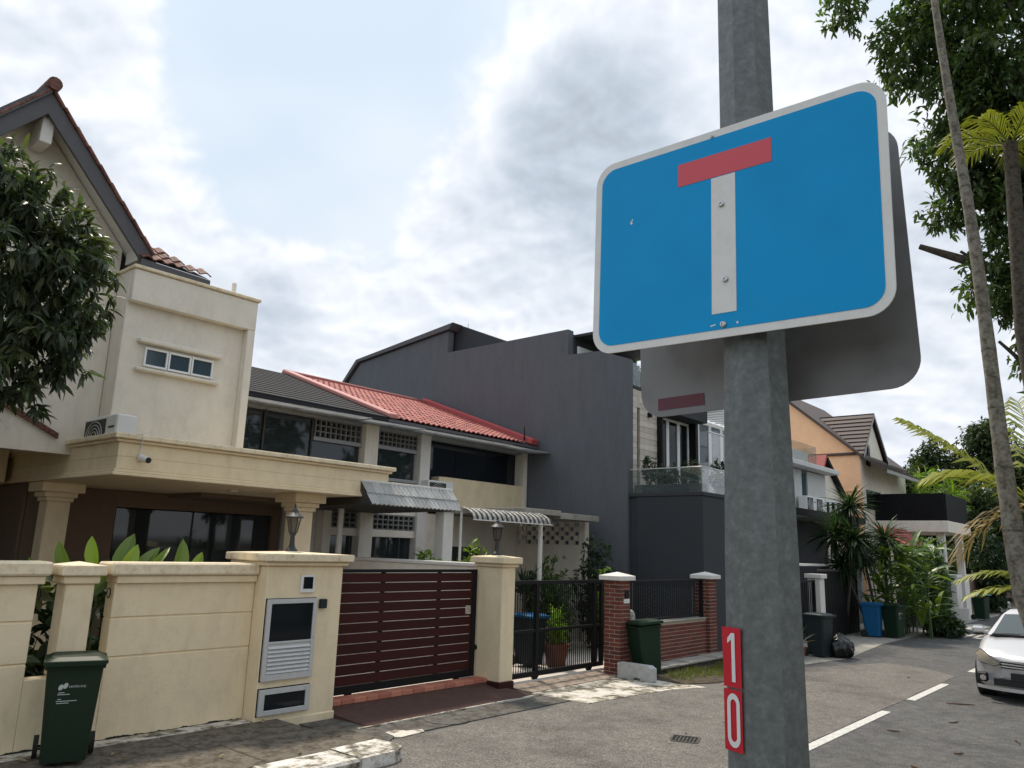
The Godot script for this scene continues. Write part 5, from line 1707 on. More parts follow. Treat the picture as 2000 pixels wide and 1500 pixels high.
func wheelie_bin(body: Material, lid: Material, lid_tilt := 0.0, printed := false) -> Node3D:
	# front faces +z, wheels and handle at the back
	var t := Node3D.new()
	t.name = numbered("wheelie_bin")
	add_child(t)
	var s := Shape.new()
	taper(s, 0.035, 0.375, 0.40, 0.86, 0.47, 0.50, 0.02, 0.0)
	part(t, "tub", s, body)
	var rim := Shape.new()
	taper(rim, 0.845, 0.505, 0.53, 0.885, 0.51, 0.535)
	part(t, "rim", rim, body)
	var l := Node3D.new()
	l.name = "lid"
	t.add_child(l)
	var hinge := Transform3D(Basis(Vector3.RIGHT, -lid_tilt), Vector3(0, 0.89, -0.265))
	var ls := Shape.new()
	taper(ls, 0.0, 0.535, 0.57, 0.032, 0.53, 0.565, 0.285, 0.285)
	taper(ls, 0.033, 0.50, 0.53, 0.062, 0.40, 0.42, 0.285, 0.275)
	placed(l, "lid_shell", ls, lid, hinge)
	var lip := Shape.new()
	lip.hull(Vector3(0, 0.012, 0.577), Vector3(0.50, 0.05, 0.02), Basis.IDENTITY, 0.006)
	placed(l, "lid_lip", lip, lid, hinge)
	var hg := Shape.new()
	hg.tube([Vector3(-0.20, 0.90, -0.30), Vector3(0.20, 0.90, -0.30)], [0.017, 0.017], 8)
	hg.hull(Vector3(-0.17, 0.885, -0.28), Vector3(0.03, 0.03, 0.06))
	hg.hull(Vector3(0.17, 0.885, -0.28), Vector3(0.03, 0.03, 0.06))
	part(t, "handle", hg, body)
	for x in [-0.235, 0.235]:
		var w := Shape.new()
		w.tube([Vector3(x - 0.022, 0.10, -0.20), Vector3(x + 0.022, 0.10, -0.20)], [0.10, 0.10], 18)
		part(t, "wheel", w, M.rubber)
	var ax := Shape.new()
	ax.tube([Vector3(-0.23, 0.10, -0.20), Vector3(0.23, 0.10, -0.20)], [0.012, 0.012], 6)
	part(t, "axle", ax, M.rubber)
	if printed:
		var f := Transform3D(Basis(Vector3.RIGHT, 0.037), Vector3(0, 0.66, 0.2432))
		var sm := Shape.new()
		for k in 2:
			var q := PackedVector2Array()
			for i in 14:
				var a := TAU * i / 14
				q.append(Vector2(-0.10 + k * 0.038 + cos(a) * 0.019 + sin(a) * 0.006, 0.03 + k * 0.012 + sin(a) * 0.026))
			sm.drawn(q, 2, 0.0, 0.0015)
		placed(t, "emblem", sm, M.print, f)
		var font := SystemFont.new()
		font.font_names = PackedStringArray(["Droid Sans"])
		var tm := TextMesh.new()
		tm.text = "sembcorp"
		tm.font = font
		tm.font_size = 28
		tm.pixel_size = 0.00115
		tm.depth = 0.0015
		put(t, "lettering", tm, M.print, f * Transform3D(Basis.IDENTITY, Vector3(0.035, 0.035, 0.001)))
		var ln := Shape.new()
		for q in [[-0.09, -0.018, 0.05], [-0.07, -0.034, 0.10], [-0.10, -0.075, 0.03], [-0.04, -0.092, 0.17], [-0.07, -0.110, 0.10]]:
			ln.hull(Vector3(q[0], q[1], 0.0006), Vector3(q[2], 0.006, 0.0012))
		placed(t, "fine_print", ln, M.print, f)
	return t


func stand(o: Node3D, at: Vector3, turn: float, label: String, category: String, group := "") -> Node3D:
	o.position = at
	o.rotation = Vector3(0, turn, 0)
	tag(o, label, category, group)
	return o


func make_bins() -> void:
	var grp := "wheelie bins along the street"
	var a := wheelie_bin(M.green_bin, M.green_bin, 0.0, true)
	a.position = Vector3(-8.22, 0.125, -3.25)
	a.rotation.y = PI * 0.5 - 0.35
	tag(a, "dark green wheelie bin with white print standing against the beige wall", "bin", grp)
	var b := stand(wheelie_bin(M.bottle_green_bin, M.bottle_green_bin, 0.06), Vector3(-7.72, 0.03, -12.95), PI * 0.35, "green wheelie bin with raised lid against the low brick wall", "bin", grp)
	stand(wheelie_bin(M.charcoal_bin, M.charcoal_bin), Vector3(-6.65, 0.015, -18.75), PI * 0.5 - 0.2, "charcoal wheelie bin beside the black rubbish bag", "bin", grp)
	var d := stand(wheelie_bin(M.blue_bin, M.blue_bin), Vector3(-7.25, 0.015, -24.9), PI * 0.5 + 0.1, "bright blue wheelie bin before the black gate", "bin", grp)
	stand(wheelie_bin(M.bottle_green_bin, M.bottle_green_bin, 0.0, true), Vector3(-6.75, 0.015, -25.2), PI * 0.5 - 0.25, "dark green wheelie bin between the blue bin and tall leafy clump", "bin", grp)
	stand(wheelie_bin(M.bottle_green_bin, M.teal_bag, 0.12), Vector3(-6.5, 0.02, -36.6), PI * 0.5 - 0.3, "far green wheelie bin with teal lid beyond the leafy clump", "bin", grp)
	stand(wheelie_bin(M.charcoal_bin, M.blue_bin), Vector3(-9.7, 0.045, -11.95), PI * 0.5 - 0.1, "grey wheelie bin with blue lid inside the barred gate", "bin", grp)
	b.rotation = Vector3(0.0, PI * 0.35, 0.10)
	d.scale = Vector3.ONE * 1.02
	# plastic bottle-like wrapped bundle on the green bin
	var wr := Shape.new()
	wr.lathe([Vector2(0.0, 0.0), Vector2(0.075, 0.01), Vector2(0.085, 0.08), Vector2(0.08, 0.17), Vector2(0.055, 0.23), Vector2(0.015, 0.26), Vector2(0.0, 0.26)], 12, Vector3(-8.16, 0.875, -13.10))
	var o2 := put(self, "wrapped_bundle", wr.mesh(), M.cloth_white)
	tag(o2, "whitish wrapped bundle on the wall ledge behind the green bin", "bundle")
	# rubbish bag
	var bag := Shape.new()
	var fn := noise(71, 3.2, 3)
	var rows: Array = []
	for i in 17:
		var row: Array = []
		var v := PI * i / 16
		for j in 29:
			var u := TAU * (j % 28) / 28
			var dir := Vector3(sin(v) * cos(u), cos(v), sin(v) * sin(u))
			var rr := 0.29 * (1.0 + 0.22 * fn.get_noise_3dv(dir * 1.4) + 0.10 * sin(u * 9.0 + v * 3.0) * sin(v))
			var pnt := dir * rr
			pnt.y = maxf(pnt.y, -0.19) * 0.95
			if v < 0.5:
				pnt.y += (0.5 - v) * 0.22
			row.append(Vector3(-6.28, 0.20, -19.05) + pnt)
		rows.append(row)
	bag.sheet(rows)
	var bo := put(self, "rubbish_bag", bag.mesh(), M.bag)
	tag(bo, "shiny black rubbish bag slumped beside the charcoal bin", "bag")


func make_car() -> void:
	var front := -15.35
	var cx := -2.12
	var t := thing("parked_car", Vector3(cx, 0, front - 2.25), "silver sedan facing the camera parked at the right edge", "car")
	# body: stations from the nose back; half width, sill, shoulder height
	var st := [[0.00, 0.42, 0.30, 0.58, 0.50], [0.05, 0.62, 0.22, 0.66, 0.56], [0.16, 0.74, 0.19, 0.72, 0.62], [0.40, 0.83, 0.18, 0.80, 0.68], [0.80, 0.865, 0.18, 0.89, 0.74], [1.25, 0.875, 0.18, 0.96, 0.82], [1.8, 0.88, 0.18, 0.98, 0.88], [3.3, 0.88, 0.18, 0.99, 0.9], [4.0, 0.86, 0.20, 1.02, 0.9], [4.4, 0.78, 0.28, 1.0, 0.85], [4.52, 0.66, 0.36, 0.9, 0.75]]
	var rows: Array = []
	for s in st:
		var row: Array = []
		var z: float = front - s[0]
		var pts := [[0.0, s[2]], [0.80, s[2]], [0.95, s[2] + 0.07], [1.0, lerpf(s[2], s[3], 0.45)], [0.985, lerpf(s[2], s[3], 0.75)], [0.93, s[3] - 0.03], [0.80, s[3] + 0.005], [0.45, s[3] + 0.03], [0.0, s[3] + 0.04]]
		var nose: float = 0.16 * maxf(0.0, 1.0 - s[0] / 0.5)
		for q in pts:
			row.append(Vector3(cx - q[0] * s[1], q[1], z - nose * q[0] * q[0]))
		for k in range(pts.size() - 2, -1, -1):
			row.append(Vector3(cx + pts[k][0] * s[1], pts[k][1], z - nose * pts[k][0] * pts[k][0]))
		rows.append(row)
	var b := Shape.new()
	b.sheet(rows)
	var nose_cap := Shape.new()
	for k in rows[0].size() - 1:
		nose_cap.flat(Vector3(cx, 0.45, front + 0.01), rows[0][k], rows[0][k + 1], Vector3(0, 0, 1))
	part(t, "body", b, M.silver_paint)
	part(t, "bumper_face", nose_cap, M.silver_paint)
	# cabin
	var cab: Array = []
	for s in [[1.12, 0.74, 0.97, 0.74, 0.985], [1.95, 0.74, 1.0, 0.60, 1.34], [2.35, 0.74, 1.0, 0.585, 1.38], [3.0, 0.74, 1.0, 0.58, 1.36], [3.75, 0.74, 1.0, 0.62, 1.12], [4.05, 0.72, 1.0, 0.68, 1.03]]:
		var z: float = front - s[0]
		cab.append([Vector3(cx - s[1], s[2], z), Vector3(cx - lerpf(s[1], s[3], 0.8), lerpf(s[2], s[4], 0.85), z), Vector3(cx - s[3] * 0.93, s[4], z), Vector3(cx - s[3] * 0.5, s[4] + 0.022, z), Vector3(cx, s[4] + 0.03, z), Vector3(cx + s[3] * 0.5, s[4] + 0.022, z), Vector3(cx + s[3] * 0.93, s[4], z), Vector3(cx + lerpf(s[1], s[3], 0.8), lerpf(s[2], s[4], 0.85), z), Vector3(cx + s[1], s[2], z)])
	var cb := Shape.new()
	cb.sheet(cab)
	part(t, "cabin", cb, M.silver_paint)
	# windscreen, slightly proud of the cabin
	var ws: Array = []
	for i in 5:
		var f := 0.06 + 0.84 * i / 4.0
		var row: Array = []
		for j in 9:
			var q := (j / 8.0 - 0.5) * 2.0
			var hw := lerpf(0.66, 0.545, f)
			var y := lerpf(0.995, 1.355, f) - 0.022 * q * q + 0.012
			var z := front - lerpf(1.12, 1.95, f) + 0.028
			row.append(Vector3(cx + q * hw, y, z + 0.01))
		ws.append(row)
	var wn := Shape.new()
	wn.sheet(ws)
	part(t, "windscreen", wn, M.car_glass)
	var sw := Shape.new()
	for sx in [-1.0, 1.0]:
		sw.quad(Vector3(cx + sx * 0.752, 1.03, front - 1.5), Vector3(cx + sx * 0.63, 1.34, front - 2.05), Vector3(cx + sx * 0.62, 1.345, front - 3.1), Vector3(cx + sx * 0.752, 1.05, front - 3.6), Vector3(sx, 0.2, 0))
	part(t, "side_windows", sw, M.car_glass)
	bl(t, "wiper_cowl", M.black_plastic, Vector3(cx - 0.66, 0.975, front - 1.06), Vector3(cx + 0.66, 1.012, front - 1.14), 0.006)
	for sx in [-1.0, 1.0]:
		# swept-back headlamp
		var hl := Shape.new()
		var P := [Vector3(cx + sx * 0.36, 0.60, front - 0.005), Vector3(cx + sx * 0.52, 0.705, front - 0.12), Vector3(cx + sx * 0.72, 0.775, front - 0.46), Vector3(cx + sx * 0.785, 0.70, front - 0.42), Vector3(cx + sx * 0.71, 0.60, front - 0.24), Vector3(cx + sx * 0.46, 0.555, front - 0.065)]
		var mid := Vector3.ZERO
		for p in P:
			mid += p / 6.0
		mid += Vector3(sx * 0.05, 0.035, 0.08)
		for k in 6:
			hl.tri(mid, P[k] + Vector3(sx * 0.032, 0.014, 0.045), P[(k + 1) % 6] + Vector3(sx * 0.032, 0.014, 0.045), Vector3(sx * 0.5, 0.3, 1).normalized(), (P[k] - mid + Vector3(sx, 0.6, 2) * 0.2).normalized(), (P[(k + 1) % 6] - mid + Vector3(sx, 0.6, 2) * 0.2).normalized())
		part(t, "headlight", hl, M.head_lens)
		var rimp: Array = []
		var rimr: Array = []
		for k in 7:
			rimp.append(P[k % 6] + Vector3(sx * 0.030, 0.012, 0.042))
			rimr.append(0.009)
		var rim2 := Shape.new()
		rim2.tube(rimp, rimr, 5, false)
		part(t, "headlight_rim", rim2, M.black_plastic)
		bl(t, "fog_lamp_recess", M.black_plastic, Vector3(cx + sx * 0.60, 0.30, front - 0.115), Vector3(cx + sx * 0.76, 0.46, front - 0.02), 0.03)
		var fl := Shape.new()
		fl.tube([Vector3(cx + sx * 0.67, 0.37, front - 0.03), Vector3(cx + sx * 0.67, 0.37, front - 0.012)], [0.05, 0.045], 14)
		part(t, "fog_lamp", fl, M.chrome)
		var mr := Shape.new()
		mr.hull(Vector3(cx + sx * 0.96, 1.02, front - 1.55), Vector3(0.20, 0.13, 0.12), Basis(Vector3.UP, -sx * 0.2), 0.035)
		mr.hull(Vector3(cx + sx * 0.84, 0.99, front - 1.56), Vector3(0.10, 0.05, 0.06), Basis.IDENTITY, 0.01)
		var mir := part(t, "mirror", mr, M.silver_paint)
		bl(mir, "mirror_base", M.black_plastic, Vector3(cx + sx * 0.87, 0.93, front - 1.50), Vector3(cx + sx * 1.04, 0.965, front - 1.60), 0.008)
		for wz in [0.92, 3.55]:
			var w := Shape.new()
			w.tube([Vector3(cx + sx * 0.69, 0.30, front - wz), Vector3(cx + sx * 0.885, 0.30, front - wz)], [0.30, 0.30], 24)
			var tyre := part(t, "wheel", w, M.rubber)
			var rm := Shape.new()
			rm.tube([Vector3(cx + sx * 0.87, 0.30, front - wz), Vector3(cx + sx * 0.892, 0.30, front - wz)], [0.20, 0.19], 20)
			part(tyre, "rim", rm, M.chrome)
			var arch := Shape.new()
			arch.tube([Vector3(cx + sx * 0.60, 0.33, front - wz), Vector3(cx + sx * 0.884, 0.33, front - wz)], [0.35, 0.35], 24)
			part(t, "wheel_arch", arch, M.black_plastic)
	# grille of three bars round the badge, lower intake, covered plate
	bl(t, "grille", M.black_plastic, Vector3(cx - 0.40, 0.545, front + 0.005), Vector3(cx + 0.40, 0.665, front + 0.022), 0.01)
	for k in 3:
		for sx in [-1.0, 1.0]:
			bar(t, "grille_bar", M.chrome, Vector3(cx + sx * 0.07, 0.565 + k * 0.04, front + 0.028), Vector3(cx + sx * (0.40 - k * 0.0), 0.575 + k * 0.042, front - 0.0 + 0.018), 0.012, 0.018)
	var bg := Shape.new()
	for r in [[0.055, 0.036], [0.03, 0.034], [0.02, 0.015]]:
		var p: Array = []
		var q: Array = []
		for k in 21:
			p.append(Vector3(cx + r[0] * cos(TAU * k / 20), 0.625 + r[1] * sin(TAU * k / 20), front + 0.036))
			q.append(0.005)
		bg.tube(p, q, 5, false)
	part(t, "badge", bg, M.chrome)
	bl(t, "intake", M.black_plastic, Vector3(cx - 0.52, 0.27, front - 0.02), Vector3(cx + 0.52, 0.39, front + 0.014), 0.015)
	bl(t, "number_plate", M.black_plastic, Vector3(cx - 0.27, 0.36, front + 0.012), Vector3(cx + 0.27, 0.485, front + 0.028), 0.003)
	var lip: Array = []
	for i in 2:
		var row: Array = []
		for j in 13:
			var q := (j / 12.0 - 0.5) * 2.0
			row.append(Vector3(cx + q * 0.80, 0.245 - i * 0.055, front + 0.045 - 0.26 * q * q * absf(q)))
		lip.append(row)
	var lp := Shape.new()
	lp.sheet(lip)
	part(t, "bumper_lip", lp, M.silver_paint)


func make_far_front() -> void:
	# street front of the grey block: beige post and black boarded gate, barred side gate
	var p := thing("gate_post", Vector3(-7.9, 0, -22.3), "cream post beside the tall black boarded gate", "gate post")
	bl(p, "shaft", M.plaster_white, Vector3(-8.1, 0, -22.15), Vector3(-7.75, 1.66, -22.5), 0.01)
	bl(p, "cap", M.plaster_white, Vector3(-8.16, 1.662, -22.09), Vector3(-7.69, 1.78, -22.56), 0.012)
	var g := thing("boarded_gate", Vector3(-7.9, 0, -24), "tall black gate of upright boards behind the blue bin", "gate")
	for k in 26:
		bl(g, "board", M.black_iron, Vector3(-7.94, 0.04, -22.60 - k * 0.125), Vector3(-7.90 + 0.006 * (k % 2), 1.84, -22.60 - k * 0.125 - 0.119), 0.003)
	bl(g, "top_rail", M.awning_dark, Vector3(-7.97, 1.842, -22.58), Vector3(-7.87, 1.90, -25.86), 0.006)
	var sg := thing("side_gate", Vector3(-7.9, 0, -20.5), "narrow black barred gate next to the cream post", "gate")
	for z in [-19.2, -22.05]:
		bl(sg, "stile", M.black_iron, Vector3(-7.93, 0.05, z), Vector3(-7.87, 1.62, z - 0.06), 0.003)
	for y in [0.08, 0.62, 1.56]:
		bl(sg, "rail", M.black_iron, Vector3(-7.92, y, -19.26), Vector3(-7.88, y + 0.05, -22.05), 0.003)
	for k in 20:
		bl(sg, "bar", M.black_iron, Vector3(-7.91, 0.13, -19.36 - k * 0.135), Vector3(-7.89, 1.56, -19.36 - k * 0.135 - 0.02), 0.0)
	var rf := thing("porch_roof", Vector3(-8.9, 0, -21.5), "pale sheet roof edge over the gate of the grey house", "roof")
	bl(rf, "sheet", M.plaster_white, Vector3(-9.5, 1.98, -20.0), Vector3(-8.2, 2.04, -25.4), 0.006)
	for z in [-20.1, -25.3]:
		bl(rf, "post", M.black_iron, Vector3(-8.35, 0, z), Vector3(-8.29, 1.98, z - 0.06), 0.0)
	# further along: dark stone wall, cream posts, low white kerb, chair, globe lamp
	var dw := thing("stone_wall", Vector3(-7.5, 0, -33.5), "dark slatted garden wall beyond the tall leafy clump", "wall")
	for k in 7:
		bl(dw, "course", M.grey_dark, Vector3(-7.75, 0.05 + k * 0.24, -29.5), Vector3(-7.45 + 0.008 * (k % 2), 0.05 + k * 0.24 + 0.225, -36.3), 0.006)
	bl(dw, "end_strip", M.plaster_white, Vector3(-7.47, 0.4, -33.9), Vector3(-7.42, 1.5, -34.02), 0.004)
	var gl := thing("globe_lamp", Vector3(-7.6, 1.74, -32.6), "round white globe lamp on the dark garden wall", "lamp")
	var gs := Shape.new()
	gs.lathe([Vector2(0.0, 0.0), Vector2(0.05, 0.0), Vector2(0.05, 0.08), Vector2(0.09, 0.12), Vector2(0.13, 0.19), Vector2(0.14, 0.26), Vector2(0.12, 0.34), Vector2(0.06, 0.39), Vector2(0.0, 0.40)], 16, Vector3(-7.6, 1.735, -32.6))
	part(gl, "globe", gs, M.plastic_white)
	for q in [[-36.6, "nearer pale cream post beyond the dark garden wall"], [-38.2, "farther pale cream post beyond the dark garden wall"]]:
		var cp := thing("gate_post", Vector3(-7.5, 0, q[0]), q[1], "gate post", "cream posts far along the street")
		bl(cp, "shaft", M.plaster_white, Vector3(-7.9, 0, q[0]), Vector3(-7.3, 1.60, q[0] - 0.9), 0.01)
		bl(cp, "cap", M.plaster_white, Vector3(-7.95, 1.602, q[0] + 0.05), Vector3(-7.25, 1.72, q[0] - 0.95), 0.012)
	var lw := thing("low_wall", Vector3(-7.0, 0, -36.3), "low white wall stub before the dark garden wall", "wall")
	bl(lw, "stub", M.plaster_white, Vector3(-7.9, 0, -35.9), Vector3(-6.8, 0.45, -36.1), 0.01)
	var ch := thing("plastic_chair", Vector3(-6.9, 0, -44.5), "small white plastic chair far along the street", "chair")
	bl(ch, "seat", M.plastic_white, Vector3(-7.15, 0.42, -44.3), Vector3(-6.7, 0.46, -44.75), 0.01)
	bl(ch, "backrest", M.plastic_white, Vector3(-7.19, 0.46, -44.3), Vector3(-7.15, 0.88, -44.75), 0.01)
	for q in [[-7.13, -44.32], [-6.72, -44.32], [-7.13, -44.73], [-6.72, -44.73]]:
		bl(ch, "leg", M.plastic_white, Vector3(q[0] - 0.02, 0, q[1] - 0.02), Vector3(q[0] + 0.02, 0.42, q[1] + 0.02), 0.0)
	var bw := thing("garden_wall", Vector3(-7.6, 0, -46), "long brown garden wall closing the far left side of street", "wall")
	bl(bw, "wall", M.brown_wall, Vector3(-8.0, 0, -39.2), Vector3(-7.6, 1.7, -70), 0.0)


# ---------------------------------------------------------------- plants
func leaf_mesh(length: float, width: float, droop := 0.35, fold := 0.25, segs := 4) -> ArrayMesh:
	# grows along +z from the origin, bends down (-y)
	var s := Shape.new()
	var prev: Array = []
	for i in segs + 1:
		var t := float(i) / segs
		var w := width * 0.5 * pow(sin(PI * clampf(t * 0.94 + 0.03, 0.0, 1.0)), 0.75) * (1.0 - 0.25 * t)
		var c := Vector3(0, -droop * length * t * t, length * t * (1.0 - 0.18 * droop * t))
		var row := [c + Vector3(-w, w * fold, 0), c, c + Vector3(w, w * fold, 0)]
		if i == segs:
			row = [c, c, c]
		if i > 0:
			for j in 2:
				var n := (prev[j + 1] - prev[j] as Vector3).cross(row[j] - prev[j]).normalized()
				if n.length_squared() < 0.5:
					n = Vector3.UP
				if n.y < 0:
					n = -n
				s.flat(prev[j], prev[j + 1], row[j + 1], n)
				if i < segs:
					s.flat(prev[j], row[j + 1], row[j], n)
		prev = row
	return s.mesh()


func aim(dir: Vector3, roll := 0.0, scale_ := 1.0) -> Basis:
	var z := dir.normalized()
	var x := Vector3.UP.cross(z)
	x = x.normalized() if x.length_squared() > 1e-4 else Vector3.RIGHT
	var b := Basis(x, z.cross(x), z)
	return (b * Basis(Vector3.BACK, roll)).scaled(Vector3.ONE * scale_)


func facing(dir: Vector3, towards: Vector3, scale_ := 1.0) -> Basis:
	var z := dir.normalized()
	var y := (towards - z * towards.dot(z)).normalized()
	return Basis(y.cross(z), y, z).scaled(Vector3.ONE * scale_)


func rand_dir() -> Vector3:
	var y := R.randf_range(-1, 1)
	var a := R.randf() * TAU
	var r := sqrt(1 - y * y)
	return Vector3(r * cos(a), y, r * sin(a))


# leaves in rosettes at twig ends spread through lobes; lobes: [centre, radius]
func crown(parent: Node3D, called: String, m: Material, leaf: ArrayMesh, lobes: Array, twigs_per_m3: float, per_twig: int, spread := 0.12, droop := 0.45, tint := Vector2(0.7, 1.3), hollow := 0.35, yellow := 0.0) -> void:
	var places: Array = []
	var tints: Array = []
	for l in lobes:
		var c: Vector3 = l[0]
		var r: Vector3 = l[1] if l[1] is Vector3 else Vector3.ONE * float(l[1])
		var n := int(twigs_per_m3 * 4.19 * r.x * r.y * r.z)
		for k in n:
			var d := rand_dir()
			var q := pow(R.randf_range(hollow * hollow * hollow, 1.0), 1.0 / 3.0)
			var bump := 1.0 + 0.16 * sin(d.x * 7.0 + c.x * 3.0) * sin(d.z * 6.0 + c.z) + 0.1 * sin(d.y * 9.0 + c.y * 5.0)
			var tip := c + d * r * q * bump
			var axis := (d + rand_dir() * 0.7 + Vector3(0, 0.1, 0)).normalized()
			var shade := R.randf_range(tint.x, tint.y)
			var warm := 1.0 + (R.randf() * yellow if R.randf() < 0.35 else 0.0)
			for e in per_twig:
				var dir := (axis * 0.55 + rand_dir() - Vector3(0, droop, 0)).normalized()
				places.append(Transform3D(aim(dir, R.randf_range(-0.9, 0.9), R.randf_range(0.55, 1.25)), tip - axis * R.randf() * spread + rand_dir() * spread * 0.3))
				var g := shade * R.randf_range(0.85, 1.15)
				tints.append(Color(g * warm * R.randf_range(0.9, 1.1), g * (0.5 + warm * 0.5), g * R.randf_range(0.85, 1.1)))
	joined(parent, called, leaf, m, places, tints)


func branch(parent: Node3D, called: String, m: Material, path: Array, r0: float, r1: float, sides := 8) -> void:
	var s := Shape.new()
	var radii: Array = []
	for i in path.size():
		radii.append(lerpf(r0, r1, float(i) / (path.size() - 1)))
	s.tube(path, radii, sides)
	part(parent, called, s, m)


func frond_mesh(length: float, sag: float, pairs: int, leaf_len: float, leaf_w: float, lift := 0.5) -> ArrayMesh:
	# along +z, arching up then down
	var s := Shape.new()
	var path: Array = []
	var radii: Array = []
	for i in 9:
		var t := i / 8.0
		path.append(Vector3(0, length * (lift * t - sag * t * t), length * t * (1.0 - 0.15 * t)))
		radii.append(lerpf(0.013, 0.003, t))
	s.tube(path, radii, 5)
	for k in pairs:
		var t := 0.12 + 0.88 * k / (pairs - 1.0)
		var i := mini(int(t * 8), 7)
		var c: Vector3 = (path[i] as Vector3).lerp(path[i + 1], t * 8 - i)
		var fwd: Vector3 = (path[i + 1] - path[i] as Vector3).normalized()
		var ll := leaf_len * (0.55 + 0.75 * sin(PI * (0.15 + 0.8 * t)))
		for sx in [-1.0, 1.0]:
			var dir: Vector3 = (Vector3(sx, 0, 0) * R.randf_range(0.7, 0.95) + fwd * (0.75 + 0.6 * t + R.randf_range(-0.1, 0.1)) + Vector3(0, 0.25 + R.randf_range(-0.2, 0.2), 0)).normalized()
			var wdt := fwd * leaf_w * 0.5
			var m1: Vector3 = c + dir * ll * 0.55
			var tip: Vector3 = c + dir * ll + Vector3(0, -ll * 0.38, 0)
			var nn := dir.cross(fwd).normalized()
			if nn.y < 0:
				nn = -nn
			s.flat(c - wdt * 0.5, c + wdt * 0.5, m1 + wdt, nn)
			s.flat(c - wdt * 0.5, m1 + wdt, m1 - wdt, nn)
			s.flat(m1 - wdt, m1 + wdt, tip, (nn + dir * 0.3).normalized())
	return s.mesh()


func make_mango() -> void:
	var at := Vector3(-10.6, 0.1, -2.2)
	var t := thing("mango_tree", at, "dense dark green broadleaf tree behind the beige wall at left", "tree")
	branch(t, "trunk", M.bark, [at, at + Vector3(0.05, 1.5, -0.1), at + Vector3(-0.05, 3.2, -0.2), at + Vector3(0.0, 4.3, -0.4)], 0.16, 0.10, 10)
	var fork := at + Vector3(0.0, 3.6, -0.3)
	for e in [Vector3(-10.4, 5.9, -3.4), Vector3(-10.7, 6.3, -2.2), Vector3(-10.2, 5.2, -1.0), Vector3(-10.9, 5.0, -1.8), Vector3(-10.3, 5.0, -3.5)]:
		branch(t, "limb", M.bark, [fork, fork.lerp(e, 0.5) + Vector3(0.1, 0.15, 0), e], 0.075, 0.025, 7)
	var lf := leaf_mesh(0.20, 0.052, 0.45, 0.3, 4)
	crown(t, "crown", M.leaf_mango_v, lf, [
		[Vector3(-10.55, 5.55, -2.55), Vector3(1.0, 1.15, 1.15)], [Vector3(-10.35, 5.35, -3.35), Vector3(0.7, 0.85, 0.65)], [Vector3(-10.6, 6.25, -2.35), Vector3(0.8, 0.65, 0.6)],
		[Vector3(-10.4, 4.55, -3.05), Vector3(0.75, 0.62, 0.72)], [Vector3(-10.3, 3.75, -2.95), Vector3(0.40, 0.28, 0.45)], [Vector3(-10.5, 4.0, -2.4), Vector3(0.8, 0.7, 0.6)], [Vector3(-10.7, 5.2, -1.2), Vector3(1.0, 1.3, 1.1)], [Vector3(-10.2, 4.1, -3.45), Vector3(0.3, 0.25, 0.25)], [Vector3(-10.4, 3.5, -2.2), Vector3(0.5, 0.3, 0.5)]],
		85.0, 12, 0.10, 0.55, Vector2(0.5, 1.45), 0.45, 0.5)


